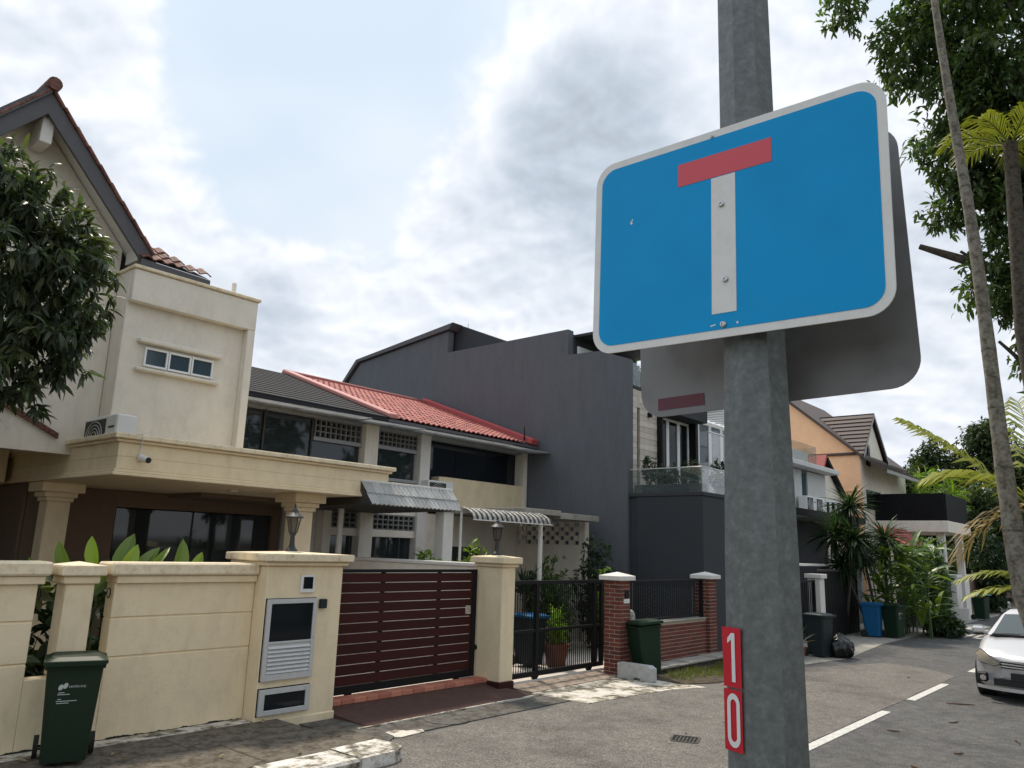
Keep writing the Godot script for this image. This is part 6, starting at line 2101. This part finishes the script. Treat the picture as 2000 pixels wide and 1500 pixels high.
func make_right_trees() -> void:
	# slim palm on the right-hand verge
	var at := Vector3(-0.90, 0.1, -6.93)
	var p := thing("palm_tree", at, "slim grey ringed palm trunk rising at the right edge", "palm")
	var path: Array = []
	var radii: Array = []
	for i in 41:
		var y := i * 0.235
		path.append(Vector3(-0.945 - 0.030 * (y - 1.9) - 0.0012 * y * y + 0.22 * pow(maxf(2.0 - y, 0.0), 1.3) * 0.9 + 0.010 * sin(y * 1.7), 0.1 + y, -6.93 + 0.012 * sin(y * 1.1)))
		radii.append((lerpf(0.082, 0.057, clampf((y - 1.6) / 1.5, 0.0, 1.0)) if y < 3.1 else lerpf(0.056, 0.028, clampf((y - 3.1) / 4.0, 0.0, 1.0))) * (1.0 + (0.03 if i % 2 == 0 else -0.02)))
	var s := Shape.new()
	s.tube(path, radii, 14)
	part(p, "trunk", s, M.palm_bark)
	for i in range(2, 40, 2):
		var r := Shape.new()
		r.tube([path[i] - Vector3(0, 0.009, 0), path[i] + Vector3(0, 0.009, 0)], [radii[i] * 1.02, radii[i] * 1.02], 14, false)
		part(p, "ring_scar", r, M.palm_scar)
	var top: Vector3 = path[40]
	for k in 9:
		var a := TAU * k / 9 + 0.3
		put(p, "frond", frond_mesh(2.0, 0.75, 26, 0.42, 0.045, 0.75), M.leaf_palm, Transform3D(Basis(Vector3.UP, a), top))
	# young clump palm with yellow-green fronds beside it
	var c := Vector3(-0.80, 0.1, -7.25)
	var q := thing("clump_palm", c, "young palm with broad yellow green fronds at the right edge", "palm")
	var stalk := Shape.new()
	stalk.tube([c, c + Vector3(0.03, 1.3, 0.0), c + Vector3(0.0, 2.6, 0.0)], [0.07, 0.055, 0.04], 10)
	part(q, "stem", stalk, M.palm_bark)
	# each: root height, direction, length, arch lift, sag
	var fr := [[2.45, Vector3(-1, 0, -0.1), 1.10, 1.05, 0.30], [2.55, Vector3(-1, 0, 0.35), 0.85, 0.65, 0.40], [2.6, Vector3(-0.2, 0, -0.9), 1.2, 1.3, 0.5], [1.97, Vector3(-1, 0, 0.1), 0.70, 0.35, 0.35], [1.88, Vector3(-0.95, 0, 0.4), 0.66, 0.26, 0.30], [2.5, Vector3(0.5, 0, -0.8), 1.2, 0.9, 0.5], [2.5, Vector3(0.8, 0, 0.3), 1.1, 0.8, 0.5], [2.5, Vector3(0.3, 0, 0.9), 0.8, 0.9, 0.5], [1.50, Vector3(-0.35, 0, 0.9), 0.36, 0.05, 0.35], [1.32, Vector3(-0.3, 0, 0.9), 0.34, 0.0, 0.35]]
	for e in fr:
		var root := c + Vector3(0, e[0], 0)
		put(q, "frond", frond_mesh(e[2], e[4], 26, 0.27 if e[0] > 2.1 else 0.12, 0.036 if e[0] > 2.1 else 0.028, e[3]), M.leaf_palm, Transform3D(aim(e[1]), root))
	for e in [[2.5, Vector3(-0.85, 0, -0.2), 0.75, 0.25, 0.70]]:
		put(q, "dry_frond", frond_mesh(e[2], e[4], 14, 0.28, 0.04, e[3]), M.leaf_dry, Transform3D(aim(e[1]), c + Vector3(0, e[0], 0)))
	# second palm head higher up, its trunk further back
	var d := Vector3(-0.88, 0.1, -9.4)
	var p2 := thing("palm_tree", d, "darker palm trunk with fronds among the tree leaves at top right", "palm")
	branch(p2, "trunk", M.bark, [d, d + Vector3(-0.06, 2.5, 0), d + Vector3(-0.16, 4.5, 0.05), d + Vector3(-0.10, 6.65, 0.0)], 0.11, 0.07, 12)
	for k in 7:
		var a := TAU * k / 7 + 0.55
		put(p2, "frond", frond_mesh(0.70, 0.55, 22, 0.26, 0.028, 0.75), M.leaf_palm, Transform3D(Basis(Vector3.UP, a), d + Vector3(-0.10, 6.6, 0.0)))
	# big roadside tree overhanging the upper right
	var b := Vector3(0.3, 0.1, -12.4)
	var t := thing("roadside_tree", b, "tall roadside tree with dense small leaves overhanging the upper right", "tree")
	branch(t, "trunk", M.bark, [b, b + Vector3(-0.3, 2.5, 0.1), b + Vector3(-0.75, 5.0, 0.25), b + Vector3(-1.0, 7.5, 0.3), b + Vector3(-1.1, 10.0, 0.2)], 0.24, 0.09, 12)
	var ends := [Vector3(-3.2, 10.6, -11.4), Vector3(-2.5, 8.8, -11.6), Vector3(-2.35, 7.0, -11.9), Vector3(-1.9, 5.6, -11.9), Vector3(-0.2, 8.5, -11.5), Vector3(-1.3, 10.6, -11.3), Vector3(0.8, 7.5, -12.5)]
	for e in ends:
		var from := b + Vector3(-0.95, clampf(e.y - 2.2, 3.5, 8.5), 0.28)
		branch(t, "limb", M.bark, [from, from.lerp(e, 0.45) + Vector3(0, 0.12, 0), from.lerp(e, 0.78)], 0.06, 0.02, 7)
	var stub := Vector3(-2.45, 6.66, -11.75)
	branch(t, "dead_limb", M.bark, [Vector3(-1.3, 6.0, -11.9), stub.lerp(Vector3(-1.3, 6.0, -11.9), 0.35), stub], 0.08, 0.04, 8)
	crown(t, "crown", M.leaf_tree_v, leaf_mesh(0.135, 0.05, 0.4, 0.25, 3), [
		[Vector3(-2.35, 9.7, -11.55), Vector3(0.62, 0.80, 0.6)], [Vector3(-3.15, 10.75, -11.4), Vector3(0.40, 0.55, 0.4)], [Vector3(-1.6, 10.3, -11.5), Vector3(0.85, 0.9, 0.8)], [Vector3(-2.0, 8.05, -11.7), Vector3(0.5, 0.55, 0.6)],
		[Vector3(-1.25, 9.0, -11.6), Vector3(0.72, 0.85, 0.8)], [Vector3(-2.1, 7.15, -11.9), Vector3(0.42, 0.40, 0.5)], [Vector3(-1.35, 7.5, -11.8), Vector3(0.7, 0.7, 0.8)], [Vector3(-1.65, 5.95, -11.9), Vector3(0.50, 0.55, 0.5)], [Vector3(-1.2, 6.4, -12.0), Vector3(0.55, 0.6, 0.6)],
		[Vector3(-1.1, 5.0, -12.0), Vector3(0.45, 0.55, 0.5)], [Vector3(-1.0, 4.3, -12.0), Vector3(0.4, 0.5, 0.5)], [Vector3(0.0, 8.3, -12.2), Vector3(1.2, 2.4, 1.1)], [Vector3(-0.4, 11.2, -12.0), Vector3(1.6, 1.2, 1.4)], [Vector3(0.1, 5.6, -12.3), Vector3(0.9, 1.0, 0.9)], [Vector3(-0.75, 6.3, -11.9), Vector3(0.6, 0.9, 0.6)], [Vector3(-0.8, 5.2, -12.1), Vector3(0.5, 0.8, 0.6)], [Vector3(-1.55, 8.6, -11.6), Vector3(0.55, 0.6, 0.6)], [Vector3(-1.75, 7.6, -11.7), Vector3(0.45, 0.5, 0.6)], [Vector3(-0.9, 7.9, -11.8), Vector3(0.6, 1.0, 0.7)], [Vector3(-0.7, 4.2, -12.1), Vector3(0.4, 0.6, 0.5)], [Vector3(-1.3, 6.95, -11.8), Vector3(0.6, 0.5, 0.6)], [Vector3(-1.25, 5.6, -11.9), Vector3(0.45, 0.55, 0.5)], [Vector3(-0.95, 5.8, -11.8), Vector3(0.5, 0.7, 0.5)], [Vector3(-1.1, 4.75, -12.0), Vector3(0.35, 0.4, 0.4)], [Vector3(-1.75, 9.1, -11.6), Vector3(0.6, 0.6, 0.6)]],
		190.0, 8, 0.16, 0.35, Vector2(0.6, 1.4), 0.2, 0.6)


func make_far_trees() -> void:
	var lf := leaf_mesh(0.30, 0.14, 0.3, 0.2, 2)
	var spots := [[-15.6, -58, 7.6, 2.6, "bushy dark tree behind the brown tiled gable"], [-12.6, -60, 9.4, 2.5, "taller dark tree rising right of the brown gable"], [-9.6, -62, 9.9, 2.6, "dark tree left of the slim palm trunk"], [-6.6, -60, 8.6, 2.7, "dark tree right of the slim palm trunk far away"], [-3.2, -64, 8.4, 2.9, "dark tree closing the far end of the street"], [0.6, -58, 9.0, 3.0, "far dark tree on the right-hand verge"], [-19.5, -66, 8.4, 3.0, "dark tree far behind the orange house"], [-8.2, -50, 5.4, 2.2, "low dark tree beyond the carport"]]
	for q in spots:
		var at := Vector3(q[0], 0, q[1])
		q[2] *= 1.22
		q[3] *= 1.2
		var t := thing("street_tree", at, q[4], "tree", "trees at the far end of the street")
		branch(t, "trunk", M.bark, [at, at + Vector3(0.1, q[2] * 0.4, 0), at + Vector3(-0.1, q[2] * 0.75, 0)], 0.22, 0.1, 8)
		var lobes: Array = []
		for k in 17:
			var a := R.randf() * TAU
			var y: float = q[2] * R.randf_range(0.30, 0.90)
			var reach: float = q[3] * (0.75 if y < q[2] * 0.7 else 0.45)
			lobes.append([at + Vector3(cos(a) * reach * R.randf_range(0.3, 0.9), y, sin(a) * reach * R.randf_range(0.3, 0.9)), q[3] * R.randf_range(0.34, 0.56)])
		crown(t, "crown", M.leaf_far_v, lf, lobes, 15.0, 7, 0.3, 0.2, Vector2(0.6, 1.5), 0.2, 0.5)
	# hedge-like growth that fills the end of the street
	var lobes2: Array = []
	for k in 26:
		lobes2.append([Vector3(-16 + k * 0.95 + R.randf_range(-0.4, 0.4), R.randf_range(0.8, 4.2), -66 + R.randf_range(-3, 3)), R.randf_range(1.2, 2.0)])
	var hd := thing("far_wood", Vector3(-6, 0, -66), "mass of dark greenery at the far end of the street", "trees")
	crown(hd, "foliage", M.leaf_far_v, leaf_mesh(0.45, 0.22, 0.3, 0.2, 2), lobes2, 4.0, 6, 0.4, 0.2, Vector2(0.5, 1.3), 0.3, 0.4)
	hd.set_meta("kind", "stuff")


func make_near_side() -> void:
	var lf := leaf_mesh(0.42, 0.20, 0.3, 0.2, 2)
	var spots := [[4.2, 3.0, 8.0, "nearest broadleaf tree on the verge behind the camera"], [4.8, -4.5, 8.6, "second broadleaf tree on the near verge, out of frame"], [4.0, -11.5, 7.8, "third broadleaf tree on the near verge, out of frame"], [4.6, -19.0, 8.8, "fourth broadleaf tree on the near verge, out of frame"], [4.2, -27.0, 8.2, "fifth broadleaf tree on the near verge, out of frame"]]
	for q in spots:
		var at := Vector3(q[0], 0.1, q[1])
		var t := thing("verge_tree", at, q[3], "tree", "trees along the near verge")
		branch(t, "trunk", M.bark, [at, at + Vector3(0.1, q[2] * 0.4, 0), at + Vector3(-0.1, q[2] * 0.7, 0.1)], 0.2, 0.1, 8)
		var lobes: Array = []
		for k in 12:
			var a := TAU * k / 12.0
			lobes.append([at + Vector3(cos(a) * R.randf_range(0.6, 1.7), q[2] * R.randf_range(0.42, 0.88), sin(a) * R.randf_range(0.8, 2.4)), R.randf_range(0.8, 1.25)])
		crown(t, "crown", M.leaf_far_v, lf, lobes, 9.0, 6, 0.3, 0.2, Vector2(0.6, 1.4), 0.2, 0.4)


func shrub(called: String, at: Vector3, size: Vector3, m: Material, leaf: ArrayMesh, label: String, density := 300.0, per := 7, group := "") -> void:
	var t := thing(called, at, label, "shrub", group)
	for k in 4:
		var a := TAU * k / 4 + 0.5
		branch(t, "stem", M.bark, [at, at + Vector3(cos(a) * size.x * 0.2, size.y * 0.6, sin(a) * size.z * 0.2), at + Vector3(cos(a) * size.x * 0.5, size.y * 1.1, sin(a) * size.z * 0.5)], 0.012, 0.005, 5)
	crown(t, "foliage", m, leaf, [[at + Vector3(0, size.y, 0), size * 0.8], [at + Vector3(size.x * 0.3, size.y * 0.6, size.z * 0.3), size * 0.6], [at + Vector3(-size.x * 0.2, size.y * 0.55, -size.z * 0.4), size * 0.6]], density, per, 0.06, 0.1, Vector2(0.6, 1.4), 0.2, 0.7)


func spiky(at: Vector3, heads: Array, label: String) -> void:
	# dracaena: woody stems, each ending in a ball of narrow stiff leaves
	var t := thing("dracaena_plant", at, label, "plant", "spiky plants before the white house")
	var lf := leaf_mesh(0.90, 0.062, 0.4, 0.5, 4)
	for h in heads:
		var top: Vector3 = h[0]
		branch(t, "stem", M.bark, [Vector3(lerpf(at.x, top.x, 0.4), 0, lerpf(at.z, top.z, 0.4)), top], 0.05, 0.035, 7)
		var places: Array = []
		var tints: Array = []
		for k in 190:
			var d := rand_dir()
			d.y = d.y * 0.8 + 0.25
			places.append(Transform3D(aim(d, R.randf_range(-0.3, 0.3), h[1] * R.randf_range(0.75, 1.1)), top + d * 0.03))
			var g := R.randf_range(0.6, 1.5)
			tints.append(Color(g, g, g * 0.9))
		joined(t, "foliage", lf, M.leaf_dark_v, places, tints)


func make_plants() -> void:
	# broad upright leaves behind the beige wall
	var b := thing("canna_plant", Vector3(-9.3, 0.1, -4.0), "clump of broad yellow green leaves rising behind the beige wall", "plant")
	var big := leaf_mesh(0.55, 0.24, 0.12, 0.45, 7)
	var slim := leaf_mesh(0.5, 0.10, 0.3, 0.7, 6)
	var set_ := [[-9.25, 1.82, -3.72, Vector3(-0.1, 1, 0.15), 1.0, 0.2, 0], [-9.3, 1.75, -3.50, Vector3(0.1, 0.75, 0.55), 0.95, 0.4, 1], [-9.2, 1.70, -3.95, Vector3(0.1, 0.9, -0.25), 1.0, -0.3, 0], [-9.35, 1.72, -4.0, Vector3(-0.1, 1, -0.2), 1.1, 0.2, 1], [-9.3, 1.7, -4.15, Vector3(0.1, 0.9, -0.35), 1.05, 0.9, 1], [-9.2, 1.66, -4.25, Vector3(0.2, 0.8, -0.3), 0.8, 0.4, 0], [-9.2, 1.7, -4.62, Vector3(0.0, 1, -0.05), 1.0, -0.2, 1], [-9.15, 1.66, -4.80, Vector3(0.1, 0.9, -0.3), 0.85, 0.3, 0], [-9.3, 1.6, -3.3, Vector3(0.2, 0.6, 0.5), 0.9, 0.0, 1], [-9.15, 1.62, -4.45, Vector3(0.2, 0.7, 0.4), 0.7, 0.2, 0], [-9.1, 1.55, -3.6, Vector3(0.3, 0.7, -0.5), 0.9, 0.1, 1], [-9.3, 1.62, -3.85, Vector3(-0.1, 0.9, 0.4), 0.9, -0.5, 0], [-9.25, 1.6, -4.05, Vector3(0.1, 0.8, 0.5), 0.85, 0.5, 0], [-9.2, 1.6, -3.68, Vector3(0.2, 0.8, -0.45), 0.8, -0.3, 0], [-9.3, 1.58, -4.7, Vector3(0.1, 0.8, 0.4), 0.75, 0.4, 0]]
	for q in set_:
		put(b, "leaf", big, M.leaf_bright if q[6] == 0 else M.leaf_canna, Transform3D(facing(q[3] + rand_dir() * 0.15, Vector3(0.9, 0.1, 0.45 + q[5] * 1.6) + rand_dir() * 0.25, q[4] * R.randf_range(0.72, 0.95)), Vector3(q[0], q[1] - 0.02, q[2])))
	for q in [[-9.2, 1.75, -4.25, Vector3(0.0, 0.75, -0.6)], [-9.2, 1.72, -4.35, Vector3(0.1, 0.5, -0.7)]]:
		put(b, "leaf", slim, M.leaf_bright, Transform3D(aim(q[3], 1.2, 1.0), Vector3(q[0], q[1], q[2])))
	for k in 7:
		branch(b, "stem", M.leaf_shrub, [Vector3(-9.3, 0.1, -3.6 - k * 0.18), Vector3(-9.25, 1.75, -3.6 - k * 0.18)], 0.018, 0.01, 6)
	var gl := leaf_mesh(0.24, 0.11, 0.2, 0.3, 4)
	shrub("grey_shrub", Vector3(-9.3, 0.1, -3.1), Vector3(0.35, 0.95, 0.30), M.leaf_grey_v, gl, "grey green shrub showing through the gap in the beige wall", 50.0, 6)
	shrub("hedge_shrub", Vector3(-9.55, 0.1, -3.6), Vector3(0.4, 0.95, 1.0), M.leaf_dark_v, gl, "dark shrub behind the slim post in the beige wall", 60.0, 6)
	shrub("grey_shrub", Vector3(-9.35, 0.1, -2.45), Vector3(0.25, 1.25, 0.22), M.leaf_grey_v, gl, "grey green leaves above the wall at the far left edge", 60.0, 6)
	# yard of the red-roofed house
	var sl := leaf_mesh(0.10, 0.04, 0.25, 0.3, 3)
	shrub("frangipani_shrub", Vector3(-9.8, 0.03, -10.4), Vector3(0.48, 1.25, 0.45), M.leaf_bright_v, leaf_mesh(0.16, 0.05, 0.2, 0.3, 3), "light green shrub top showing above the maroon gate", 230.0, 8)
	shrub("frangipani_shrub", Vector3(-10.8, 0.03, -10.3), Vector3(0.5, 1.2, 0.35), M.leaf_bright_v, leaf_mesh(0.16, 0.05, 0.2, 0.3, 3), "light green shrub deeper in, above the maroon gate", 230.0, 8)
	shrub("garden_shrub", Vector3(-11.6, 0.03, -12.9), Vector3(0.5, 0.95, 0.5), M.leaf_shrub_v, sl, "bushy green shrub in the yard behind the barred gate", 420.0)
	shrub("garden_shrub", Vector3(-11.0, 0.03, -14.2), Vector3(0.65, 1.15, 0.7), M.leaf_shrub_v, sl, "tall green shrub in front of the pierced block wall", 260.0)
	shrub("garden_shrub", Vector3(-10.4, 0.03, -15.2), Vector3(0.75, 1.35, 0.6), M.leaf_dark_v, sl, "dark feathery shrub against the grey block", 330.0)
	shrub("garden_shrub", Vector3(-9.6, 0.03, -14.6), Vector3(0.40, 1.05, 0.4), M.leaf_bright_v, sl, "yellow green shrub above the nearer brick pier", 330.0)
	shrub("garden_shrub", Vector3(-10.6, 0.03, -14.0), Vector3(0.6, 0.9, 0.5), M.leaf_shrub_v, sl, "low shrub between the barred gate and railing", 420.0)
	shrub("garden_shrub", Vector3(-11.4, 0.03, -14.3), Vector3(0.5, 0.95, 0.5), M.leaf_dark_v, sl, "dark shrub just behind the barred gate", 420.0)
	shrub("garden_shrub", Vector3(-8.6, 0.03, -13.5), Vector3(0.16, 0.72, 0.3), M.leaf_bright_v, sl, "small yellow green shrub behind the railing", 900.0)
	# sword-leaved plant
	var sw := thing("sword_plant", Vector3(-11.2, 0.03, -13.6), "dark spiky plant below the striped awning", "plant")
	var sp: Array = []
	var st: Array = []
	for k in 70:
		var d := rand_dir()
		d.y = absf(d.y) + 0.35
		sp.append(Transform3D(aim(d, 0.0, R.randf_range(0.7, 1.1)), Vector3(-11.2, 1.2, -13.6)))
		st.append(Color(1, 1, 1) * R.randf_range(0.6, 1.3))
	joined(sw, "foliage", leaf_mesh(0.8, 0.05, 0.3, 0.5, 4), M.leaf_dark_v, sp, st)
	branch(sw, "stem", M.bark, [Vector3(-11.2, 0.03, -13.6), Vector3(-11.2, 1.25, -13.6)], 0.05, 0.04, 8)
	# pots behind the barred gate
	for q in [[-9.35, -12.35, 0.24, M.terracotta, "brown glazed flower pot behind the barred gate", 0.42], [-9.9, -10.8, 0.20, M.terracotta, "smaller brown pot behind the barred gate near the plain post", 0.34]]:
		var at := Vector3(q[0], 0.036, q[1])
		var pt := thing("flower_pot", at, q[4], "pot")
		var s := Shape.new()
		s.lathe([Vector2(0.0, 0.0), Vector2(q[2] * 0.7, 0.0), Vector2(q[2], q[5] * 0.85), Vector2(q[2] * 1.08, q[5] * 0.86), Vector2(q[2] * 1.08, q[5]), Vector2(q[2] * 0.95, q[5]), Vector2(q[2] * 0.9, q[5] * 0.88), Vector2(0.0, q[5] * 0.88)], 20, at)
		part(pt, "pot", s, q[3])
		shrub("potted_plant", at + Vector3(0, q[5] * 0.88, 0), Vector3(0.25, 0.35, 0.25), M.leaf_bright_v, leaf_mesh(0.22, 0.03, 0.3, 0.4, 3), "grassy plant growing in the " + ("brown glazed" if q[2] > 0.22 else "smaller brown") + " pot", 500.0)
	bl(self, "yellow_board", M.yellow_plastic, Vector3(-10.05, 0.45, -12.45), Vector3(-10.0, 0.85, -12.65), 0.004)
	tag(get_node("yellow_board"), "yellow board standing behind the barred gate", "board")
	# balcony planting of the grey block
	shrub("balcony_shrub", Vector3(-10.05, 3.85, -17.0), Vector3(0.34, 0.42, 0.2), M.leaf_dark_v, sl, "dark shrub at the wall end of the glass balcony", 900.0, 7, "shrubs on the glass balcony")
	shrub("balcony_shrub", Vector3(-9.45, 3.85, -17.0), Vector3(0.42, 0.30, 0.2), M.leaf_dark_v, sl, "low dark shrub in the middle of the glass balcony", 900.0, 7, "shrubs on the glass balcony")
	shrub("balcony_shrub", Vector3(-8.9, 3.85, -17.05), Vector3(0.35, 0.34, 0.2), M.leaf_dark_v, sl, "dark shrub at the outer end of the glass balcony", 900.0, 7, "shrubs on the glass balcony")
	shrub("balcony_shrub", Vector3(-9.3, 3.645, -19.5), Vector3(0.4, 0.6, 0.5), M.leaf_dark_v, sl, "dark shrub before the framed bay window", 500.0, 7, "shrubs on the glass balcony")
	shrub("terrace_shrub", Vector3(-10.9, 6.45, -17.6), Vector3(0.35, 0.5, 0.5), M.leaf_shrub_v, sl, "green shrub behind the roof terrace glass", 500.0)
	# spiky plants and the tall leafy clump further along
	spiky(Vector3(-8.4, 0, -25.3), [[Vector3(-7.75, 3.75, -25.1), 1.0], [Vector3(-8.1, 2.9, -24.6), 1.05], [Vector3(-7.5, 2.75, -24.4), 1.0]], "tall spiky dracaena before the white house")
	spiky(Vector3(-7.3, 0, -26.6), [[Vector3(-7.15, 2.85, -26.3), 0.95], [Vector3(-7.6, 2.4, -25.6), 0.95], [Vector3(-7.9, 2.0, -24.6), 0.9]], "lower spiky dracaena right of the tall one")
	var hc := thing("heliconia_clump", Vector3(-6.6, 0, -26.6), "tall clump of long bright green leaves by the kerb", "plant")
	var hl := leaf_mesh(0.95, 0.21, 0.5, 0.4, 6)
	for k in 290:
		var root := Vector3(R.randf_range(-7.6, -5.95), R.randf_range(0.3, 2.55), R.randf_range(-28.2, -25.6))
		var d := rand_dir()
		d.y = absf(d.y) * 0.8 + 0.35
		put(hc, "leaf", hl, [M.leaf_bright, M.leaf_canna, M.leaf_shrub, M.leaf_canna][k % 4], Transform3D(aim(d, R.randf_range(-0.6, 0.6), R.randf_range(0.55, 1.05)), root))
	for k in 16:
		var x := R.randf_range(-7.5, -6.0)
		var z := R.randf_range(-28.0, -25.8)
		branch(hc, "stem", M.leaf_shrub, [Vector3(x, 0, z), Vector3(x + R.randf_range(-0.2, 0.2), R.randf_range(1.6, 2.6), z)], 0.025, 0.012, 6)
	shrub("verge_shrub", Vector3(-5.95, 0.01, -27.6), Vector3(0.7, 0.35, 1.3), M.leaf_dark_v, leaf_mesh(0.22, 0.08, 0.3, 0.3, 3), "low dark planting at the foot of the leafy clump", 160.0)
	shrub("carport_shrub", Vector3(-7.0, 0.01, -30.5), Vector3(0.9, 1.75, 1.0), M.leaf_shrub_v, leaf_mesh(0.22, 0.07, 0.3, 0.3, 3), "leafy bush below the red tiled hood", 110.0)
	shrub("carport_shrub", Vector3(-8.6, 3.9, -40.6), Vector3(1.4, 1.5, 1.4), M.leaf_bright_v, leaf_mesh(0.5, 0.06, 0.4, 0.3, 3), "light green growth beside the black slatted parapet", 22.0)
	shrub("carport_shrub", Vector3(-7.0, 0.0, -42.6), Vector3(1.0, 2.2, 1.4), M.leaf_dark_v, leaf_mesh(0.3, 0.1, 0.3, 0.3, 3), "dark bush under the far end of the carport", 40.0)
	# pot with a straggly plant by the side gate
	var pp := thing("flower_pot", Vector3(-6.85, 0.01, -17.9), "brown pot with a straggly plant beside the charcoal bin", "pot")
	var s2 := Shape.new()
	s2.lathe([Vector2(0.0, 0.0), Vector2(0.15, 0.0), Vector2(0.20, 0.22), Vector2(0.21, 0.25), Vector2(0.17, 0.25), Vector2(0.0, 0.22)], 16, Vector3(-6.85, 0.01, -17.9))
	part(pp, "pot", s2, M.terracotta)
	for k in 9:
		var d := rand_dir()
		d.y = absf(d.y) + 0.7
		put(pp, "leaf", leaf_mesh(0.75, 0.04, 0.25, 0.4, 5), [M.leaf_dry, M.leaf_grey][k % 2], Transform3D(aim(d, 0.0, R.randf_range(0.7, 1.1)), Vector3(-6.85, 0.22, -17.9)))
	# fallen dead leaves along the foot of the wall
	var dl := leaf_mesh(0.10, 0.045, -0.2, 0.4, 3)
	for k in range(12, 32):
		var o := put(self, numbered("dead_leaf"), dl, M.leaf_dry, Transform3D(aim(Vector3(R.randf_range(-1, 1), 0.05, R.randf_range(-1, 1)), R.randf_range(-0.4, 0.4), R.randf_range(0.5, 1.1)), Vector3(R.randf_range(-8.45, -7.0), 0.135, R.randf_range(-2.5, -5.8)) if k < 20 else Vector3(R.randf_range(-7.7, -4.0), 0.025, R.randf_range(-6.8, -14.0))))
		tag(o, "dry fallen leaf on the pavement below the beige wall" if k < 20 else "dry fallen leaf on the pale asphalt", "leaf", "fallen leaves on the pavement" if k < 20 else "fallen leaves on the road")


func _ready() -> void:
	R.seed = 20240611
	var cam := Camera3D.new()
	cam.name = "camera"
	cam.fov = 52.83
	cam.near = 0.05
	cam.far = 900.0
	add_child(cam)
	cam.position = EYE
	cam.rotation_degrees = Vector3(12.0, 40.85, 1.88)
	cam.current = true
	var env := Environment.new()
	env.background_mode = Environment.BG_SKY
	env.sky = make_sky()
	env.background_energy_multiplier = 1.0
	env.tonemap_mode = Environment.TONE_MAPPER_LINEAR
	env.tonemap_exposure = 1.08
	env.sdfgi_enabled = true
	env.ssao_enabled = true
	env.ssil_enabled = true
	var we := WorldEnvironment.new()
	we.name = "surroundings"
	we.environment = env
	add_child(we)
	var sun := DirectionalLight3D.new()
	sun.name = "sun"
	sun.light_energy = 1.1
	sun.light_color = Color(1.0, 0.95, 0.88)
	sun.light_angular_distance = 6.0
	sun.shadow_enabled = true
	add_child(sun)
	sun.look_at_from_position(Vector3.ZERO, -Vector3(-0.70, 1.25, -0.35), Vector3.UP)
	make_materials()
	make_ground()
	make_post()
	make_garden_wall()
	make_first_house()
	make_terraces()
	make_brick_front()
	make_grey_block()
	make_white_house()
	make_orange_house()
	make_far_front()
	make_bins()
	make_car()
	make_mango()
	make_right_trees()
	make_far_trees()
	make_near_side()
	make_plants()
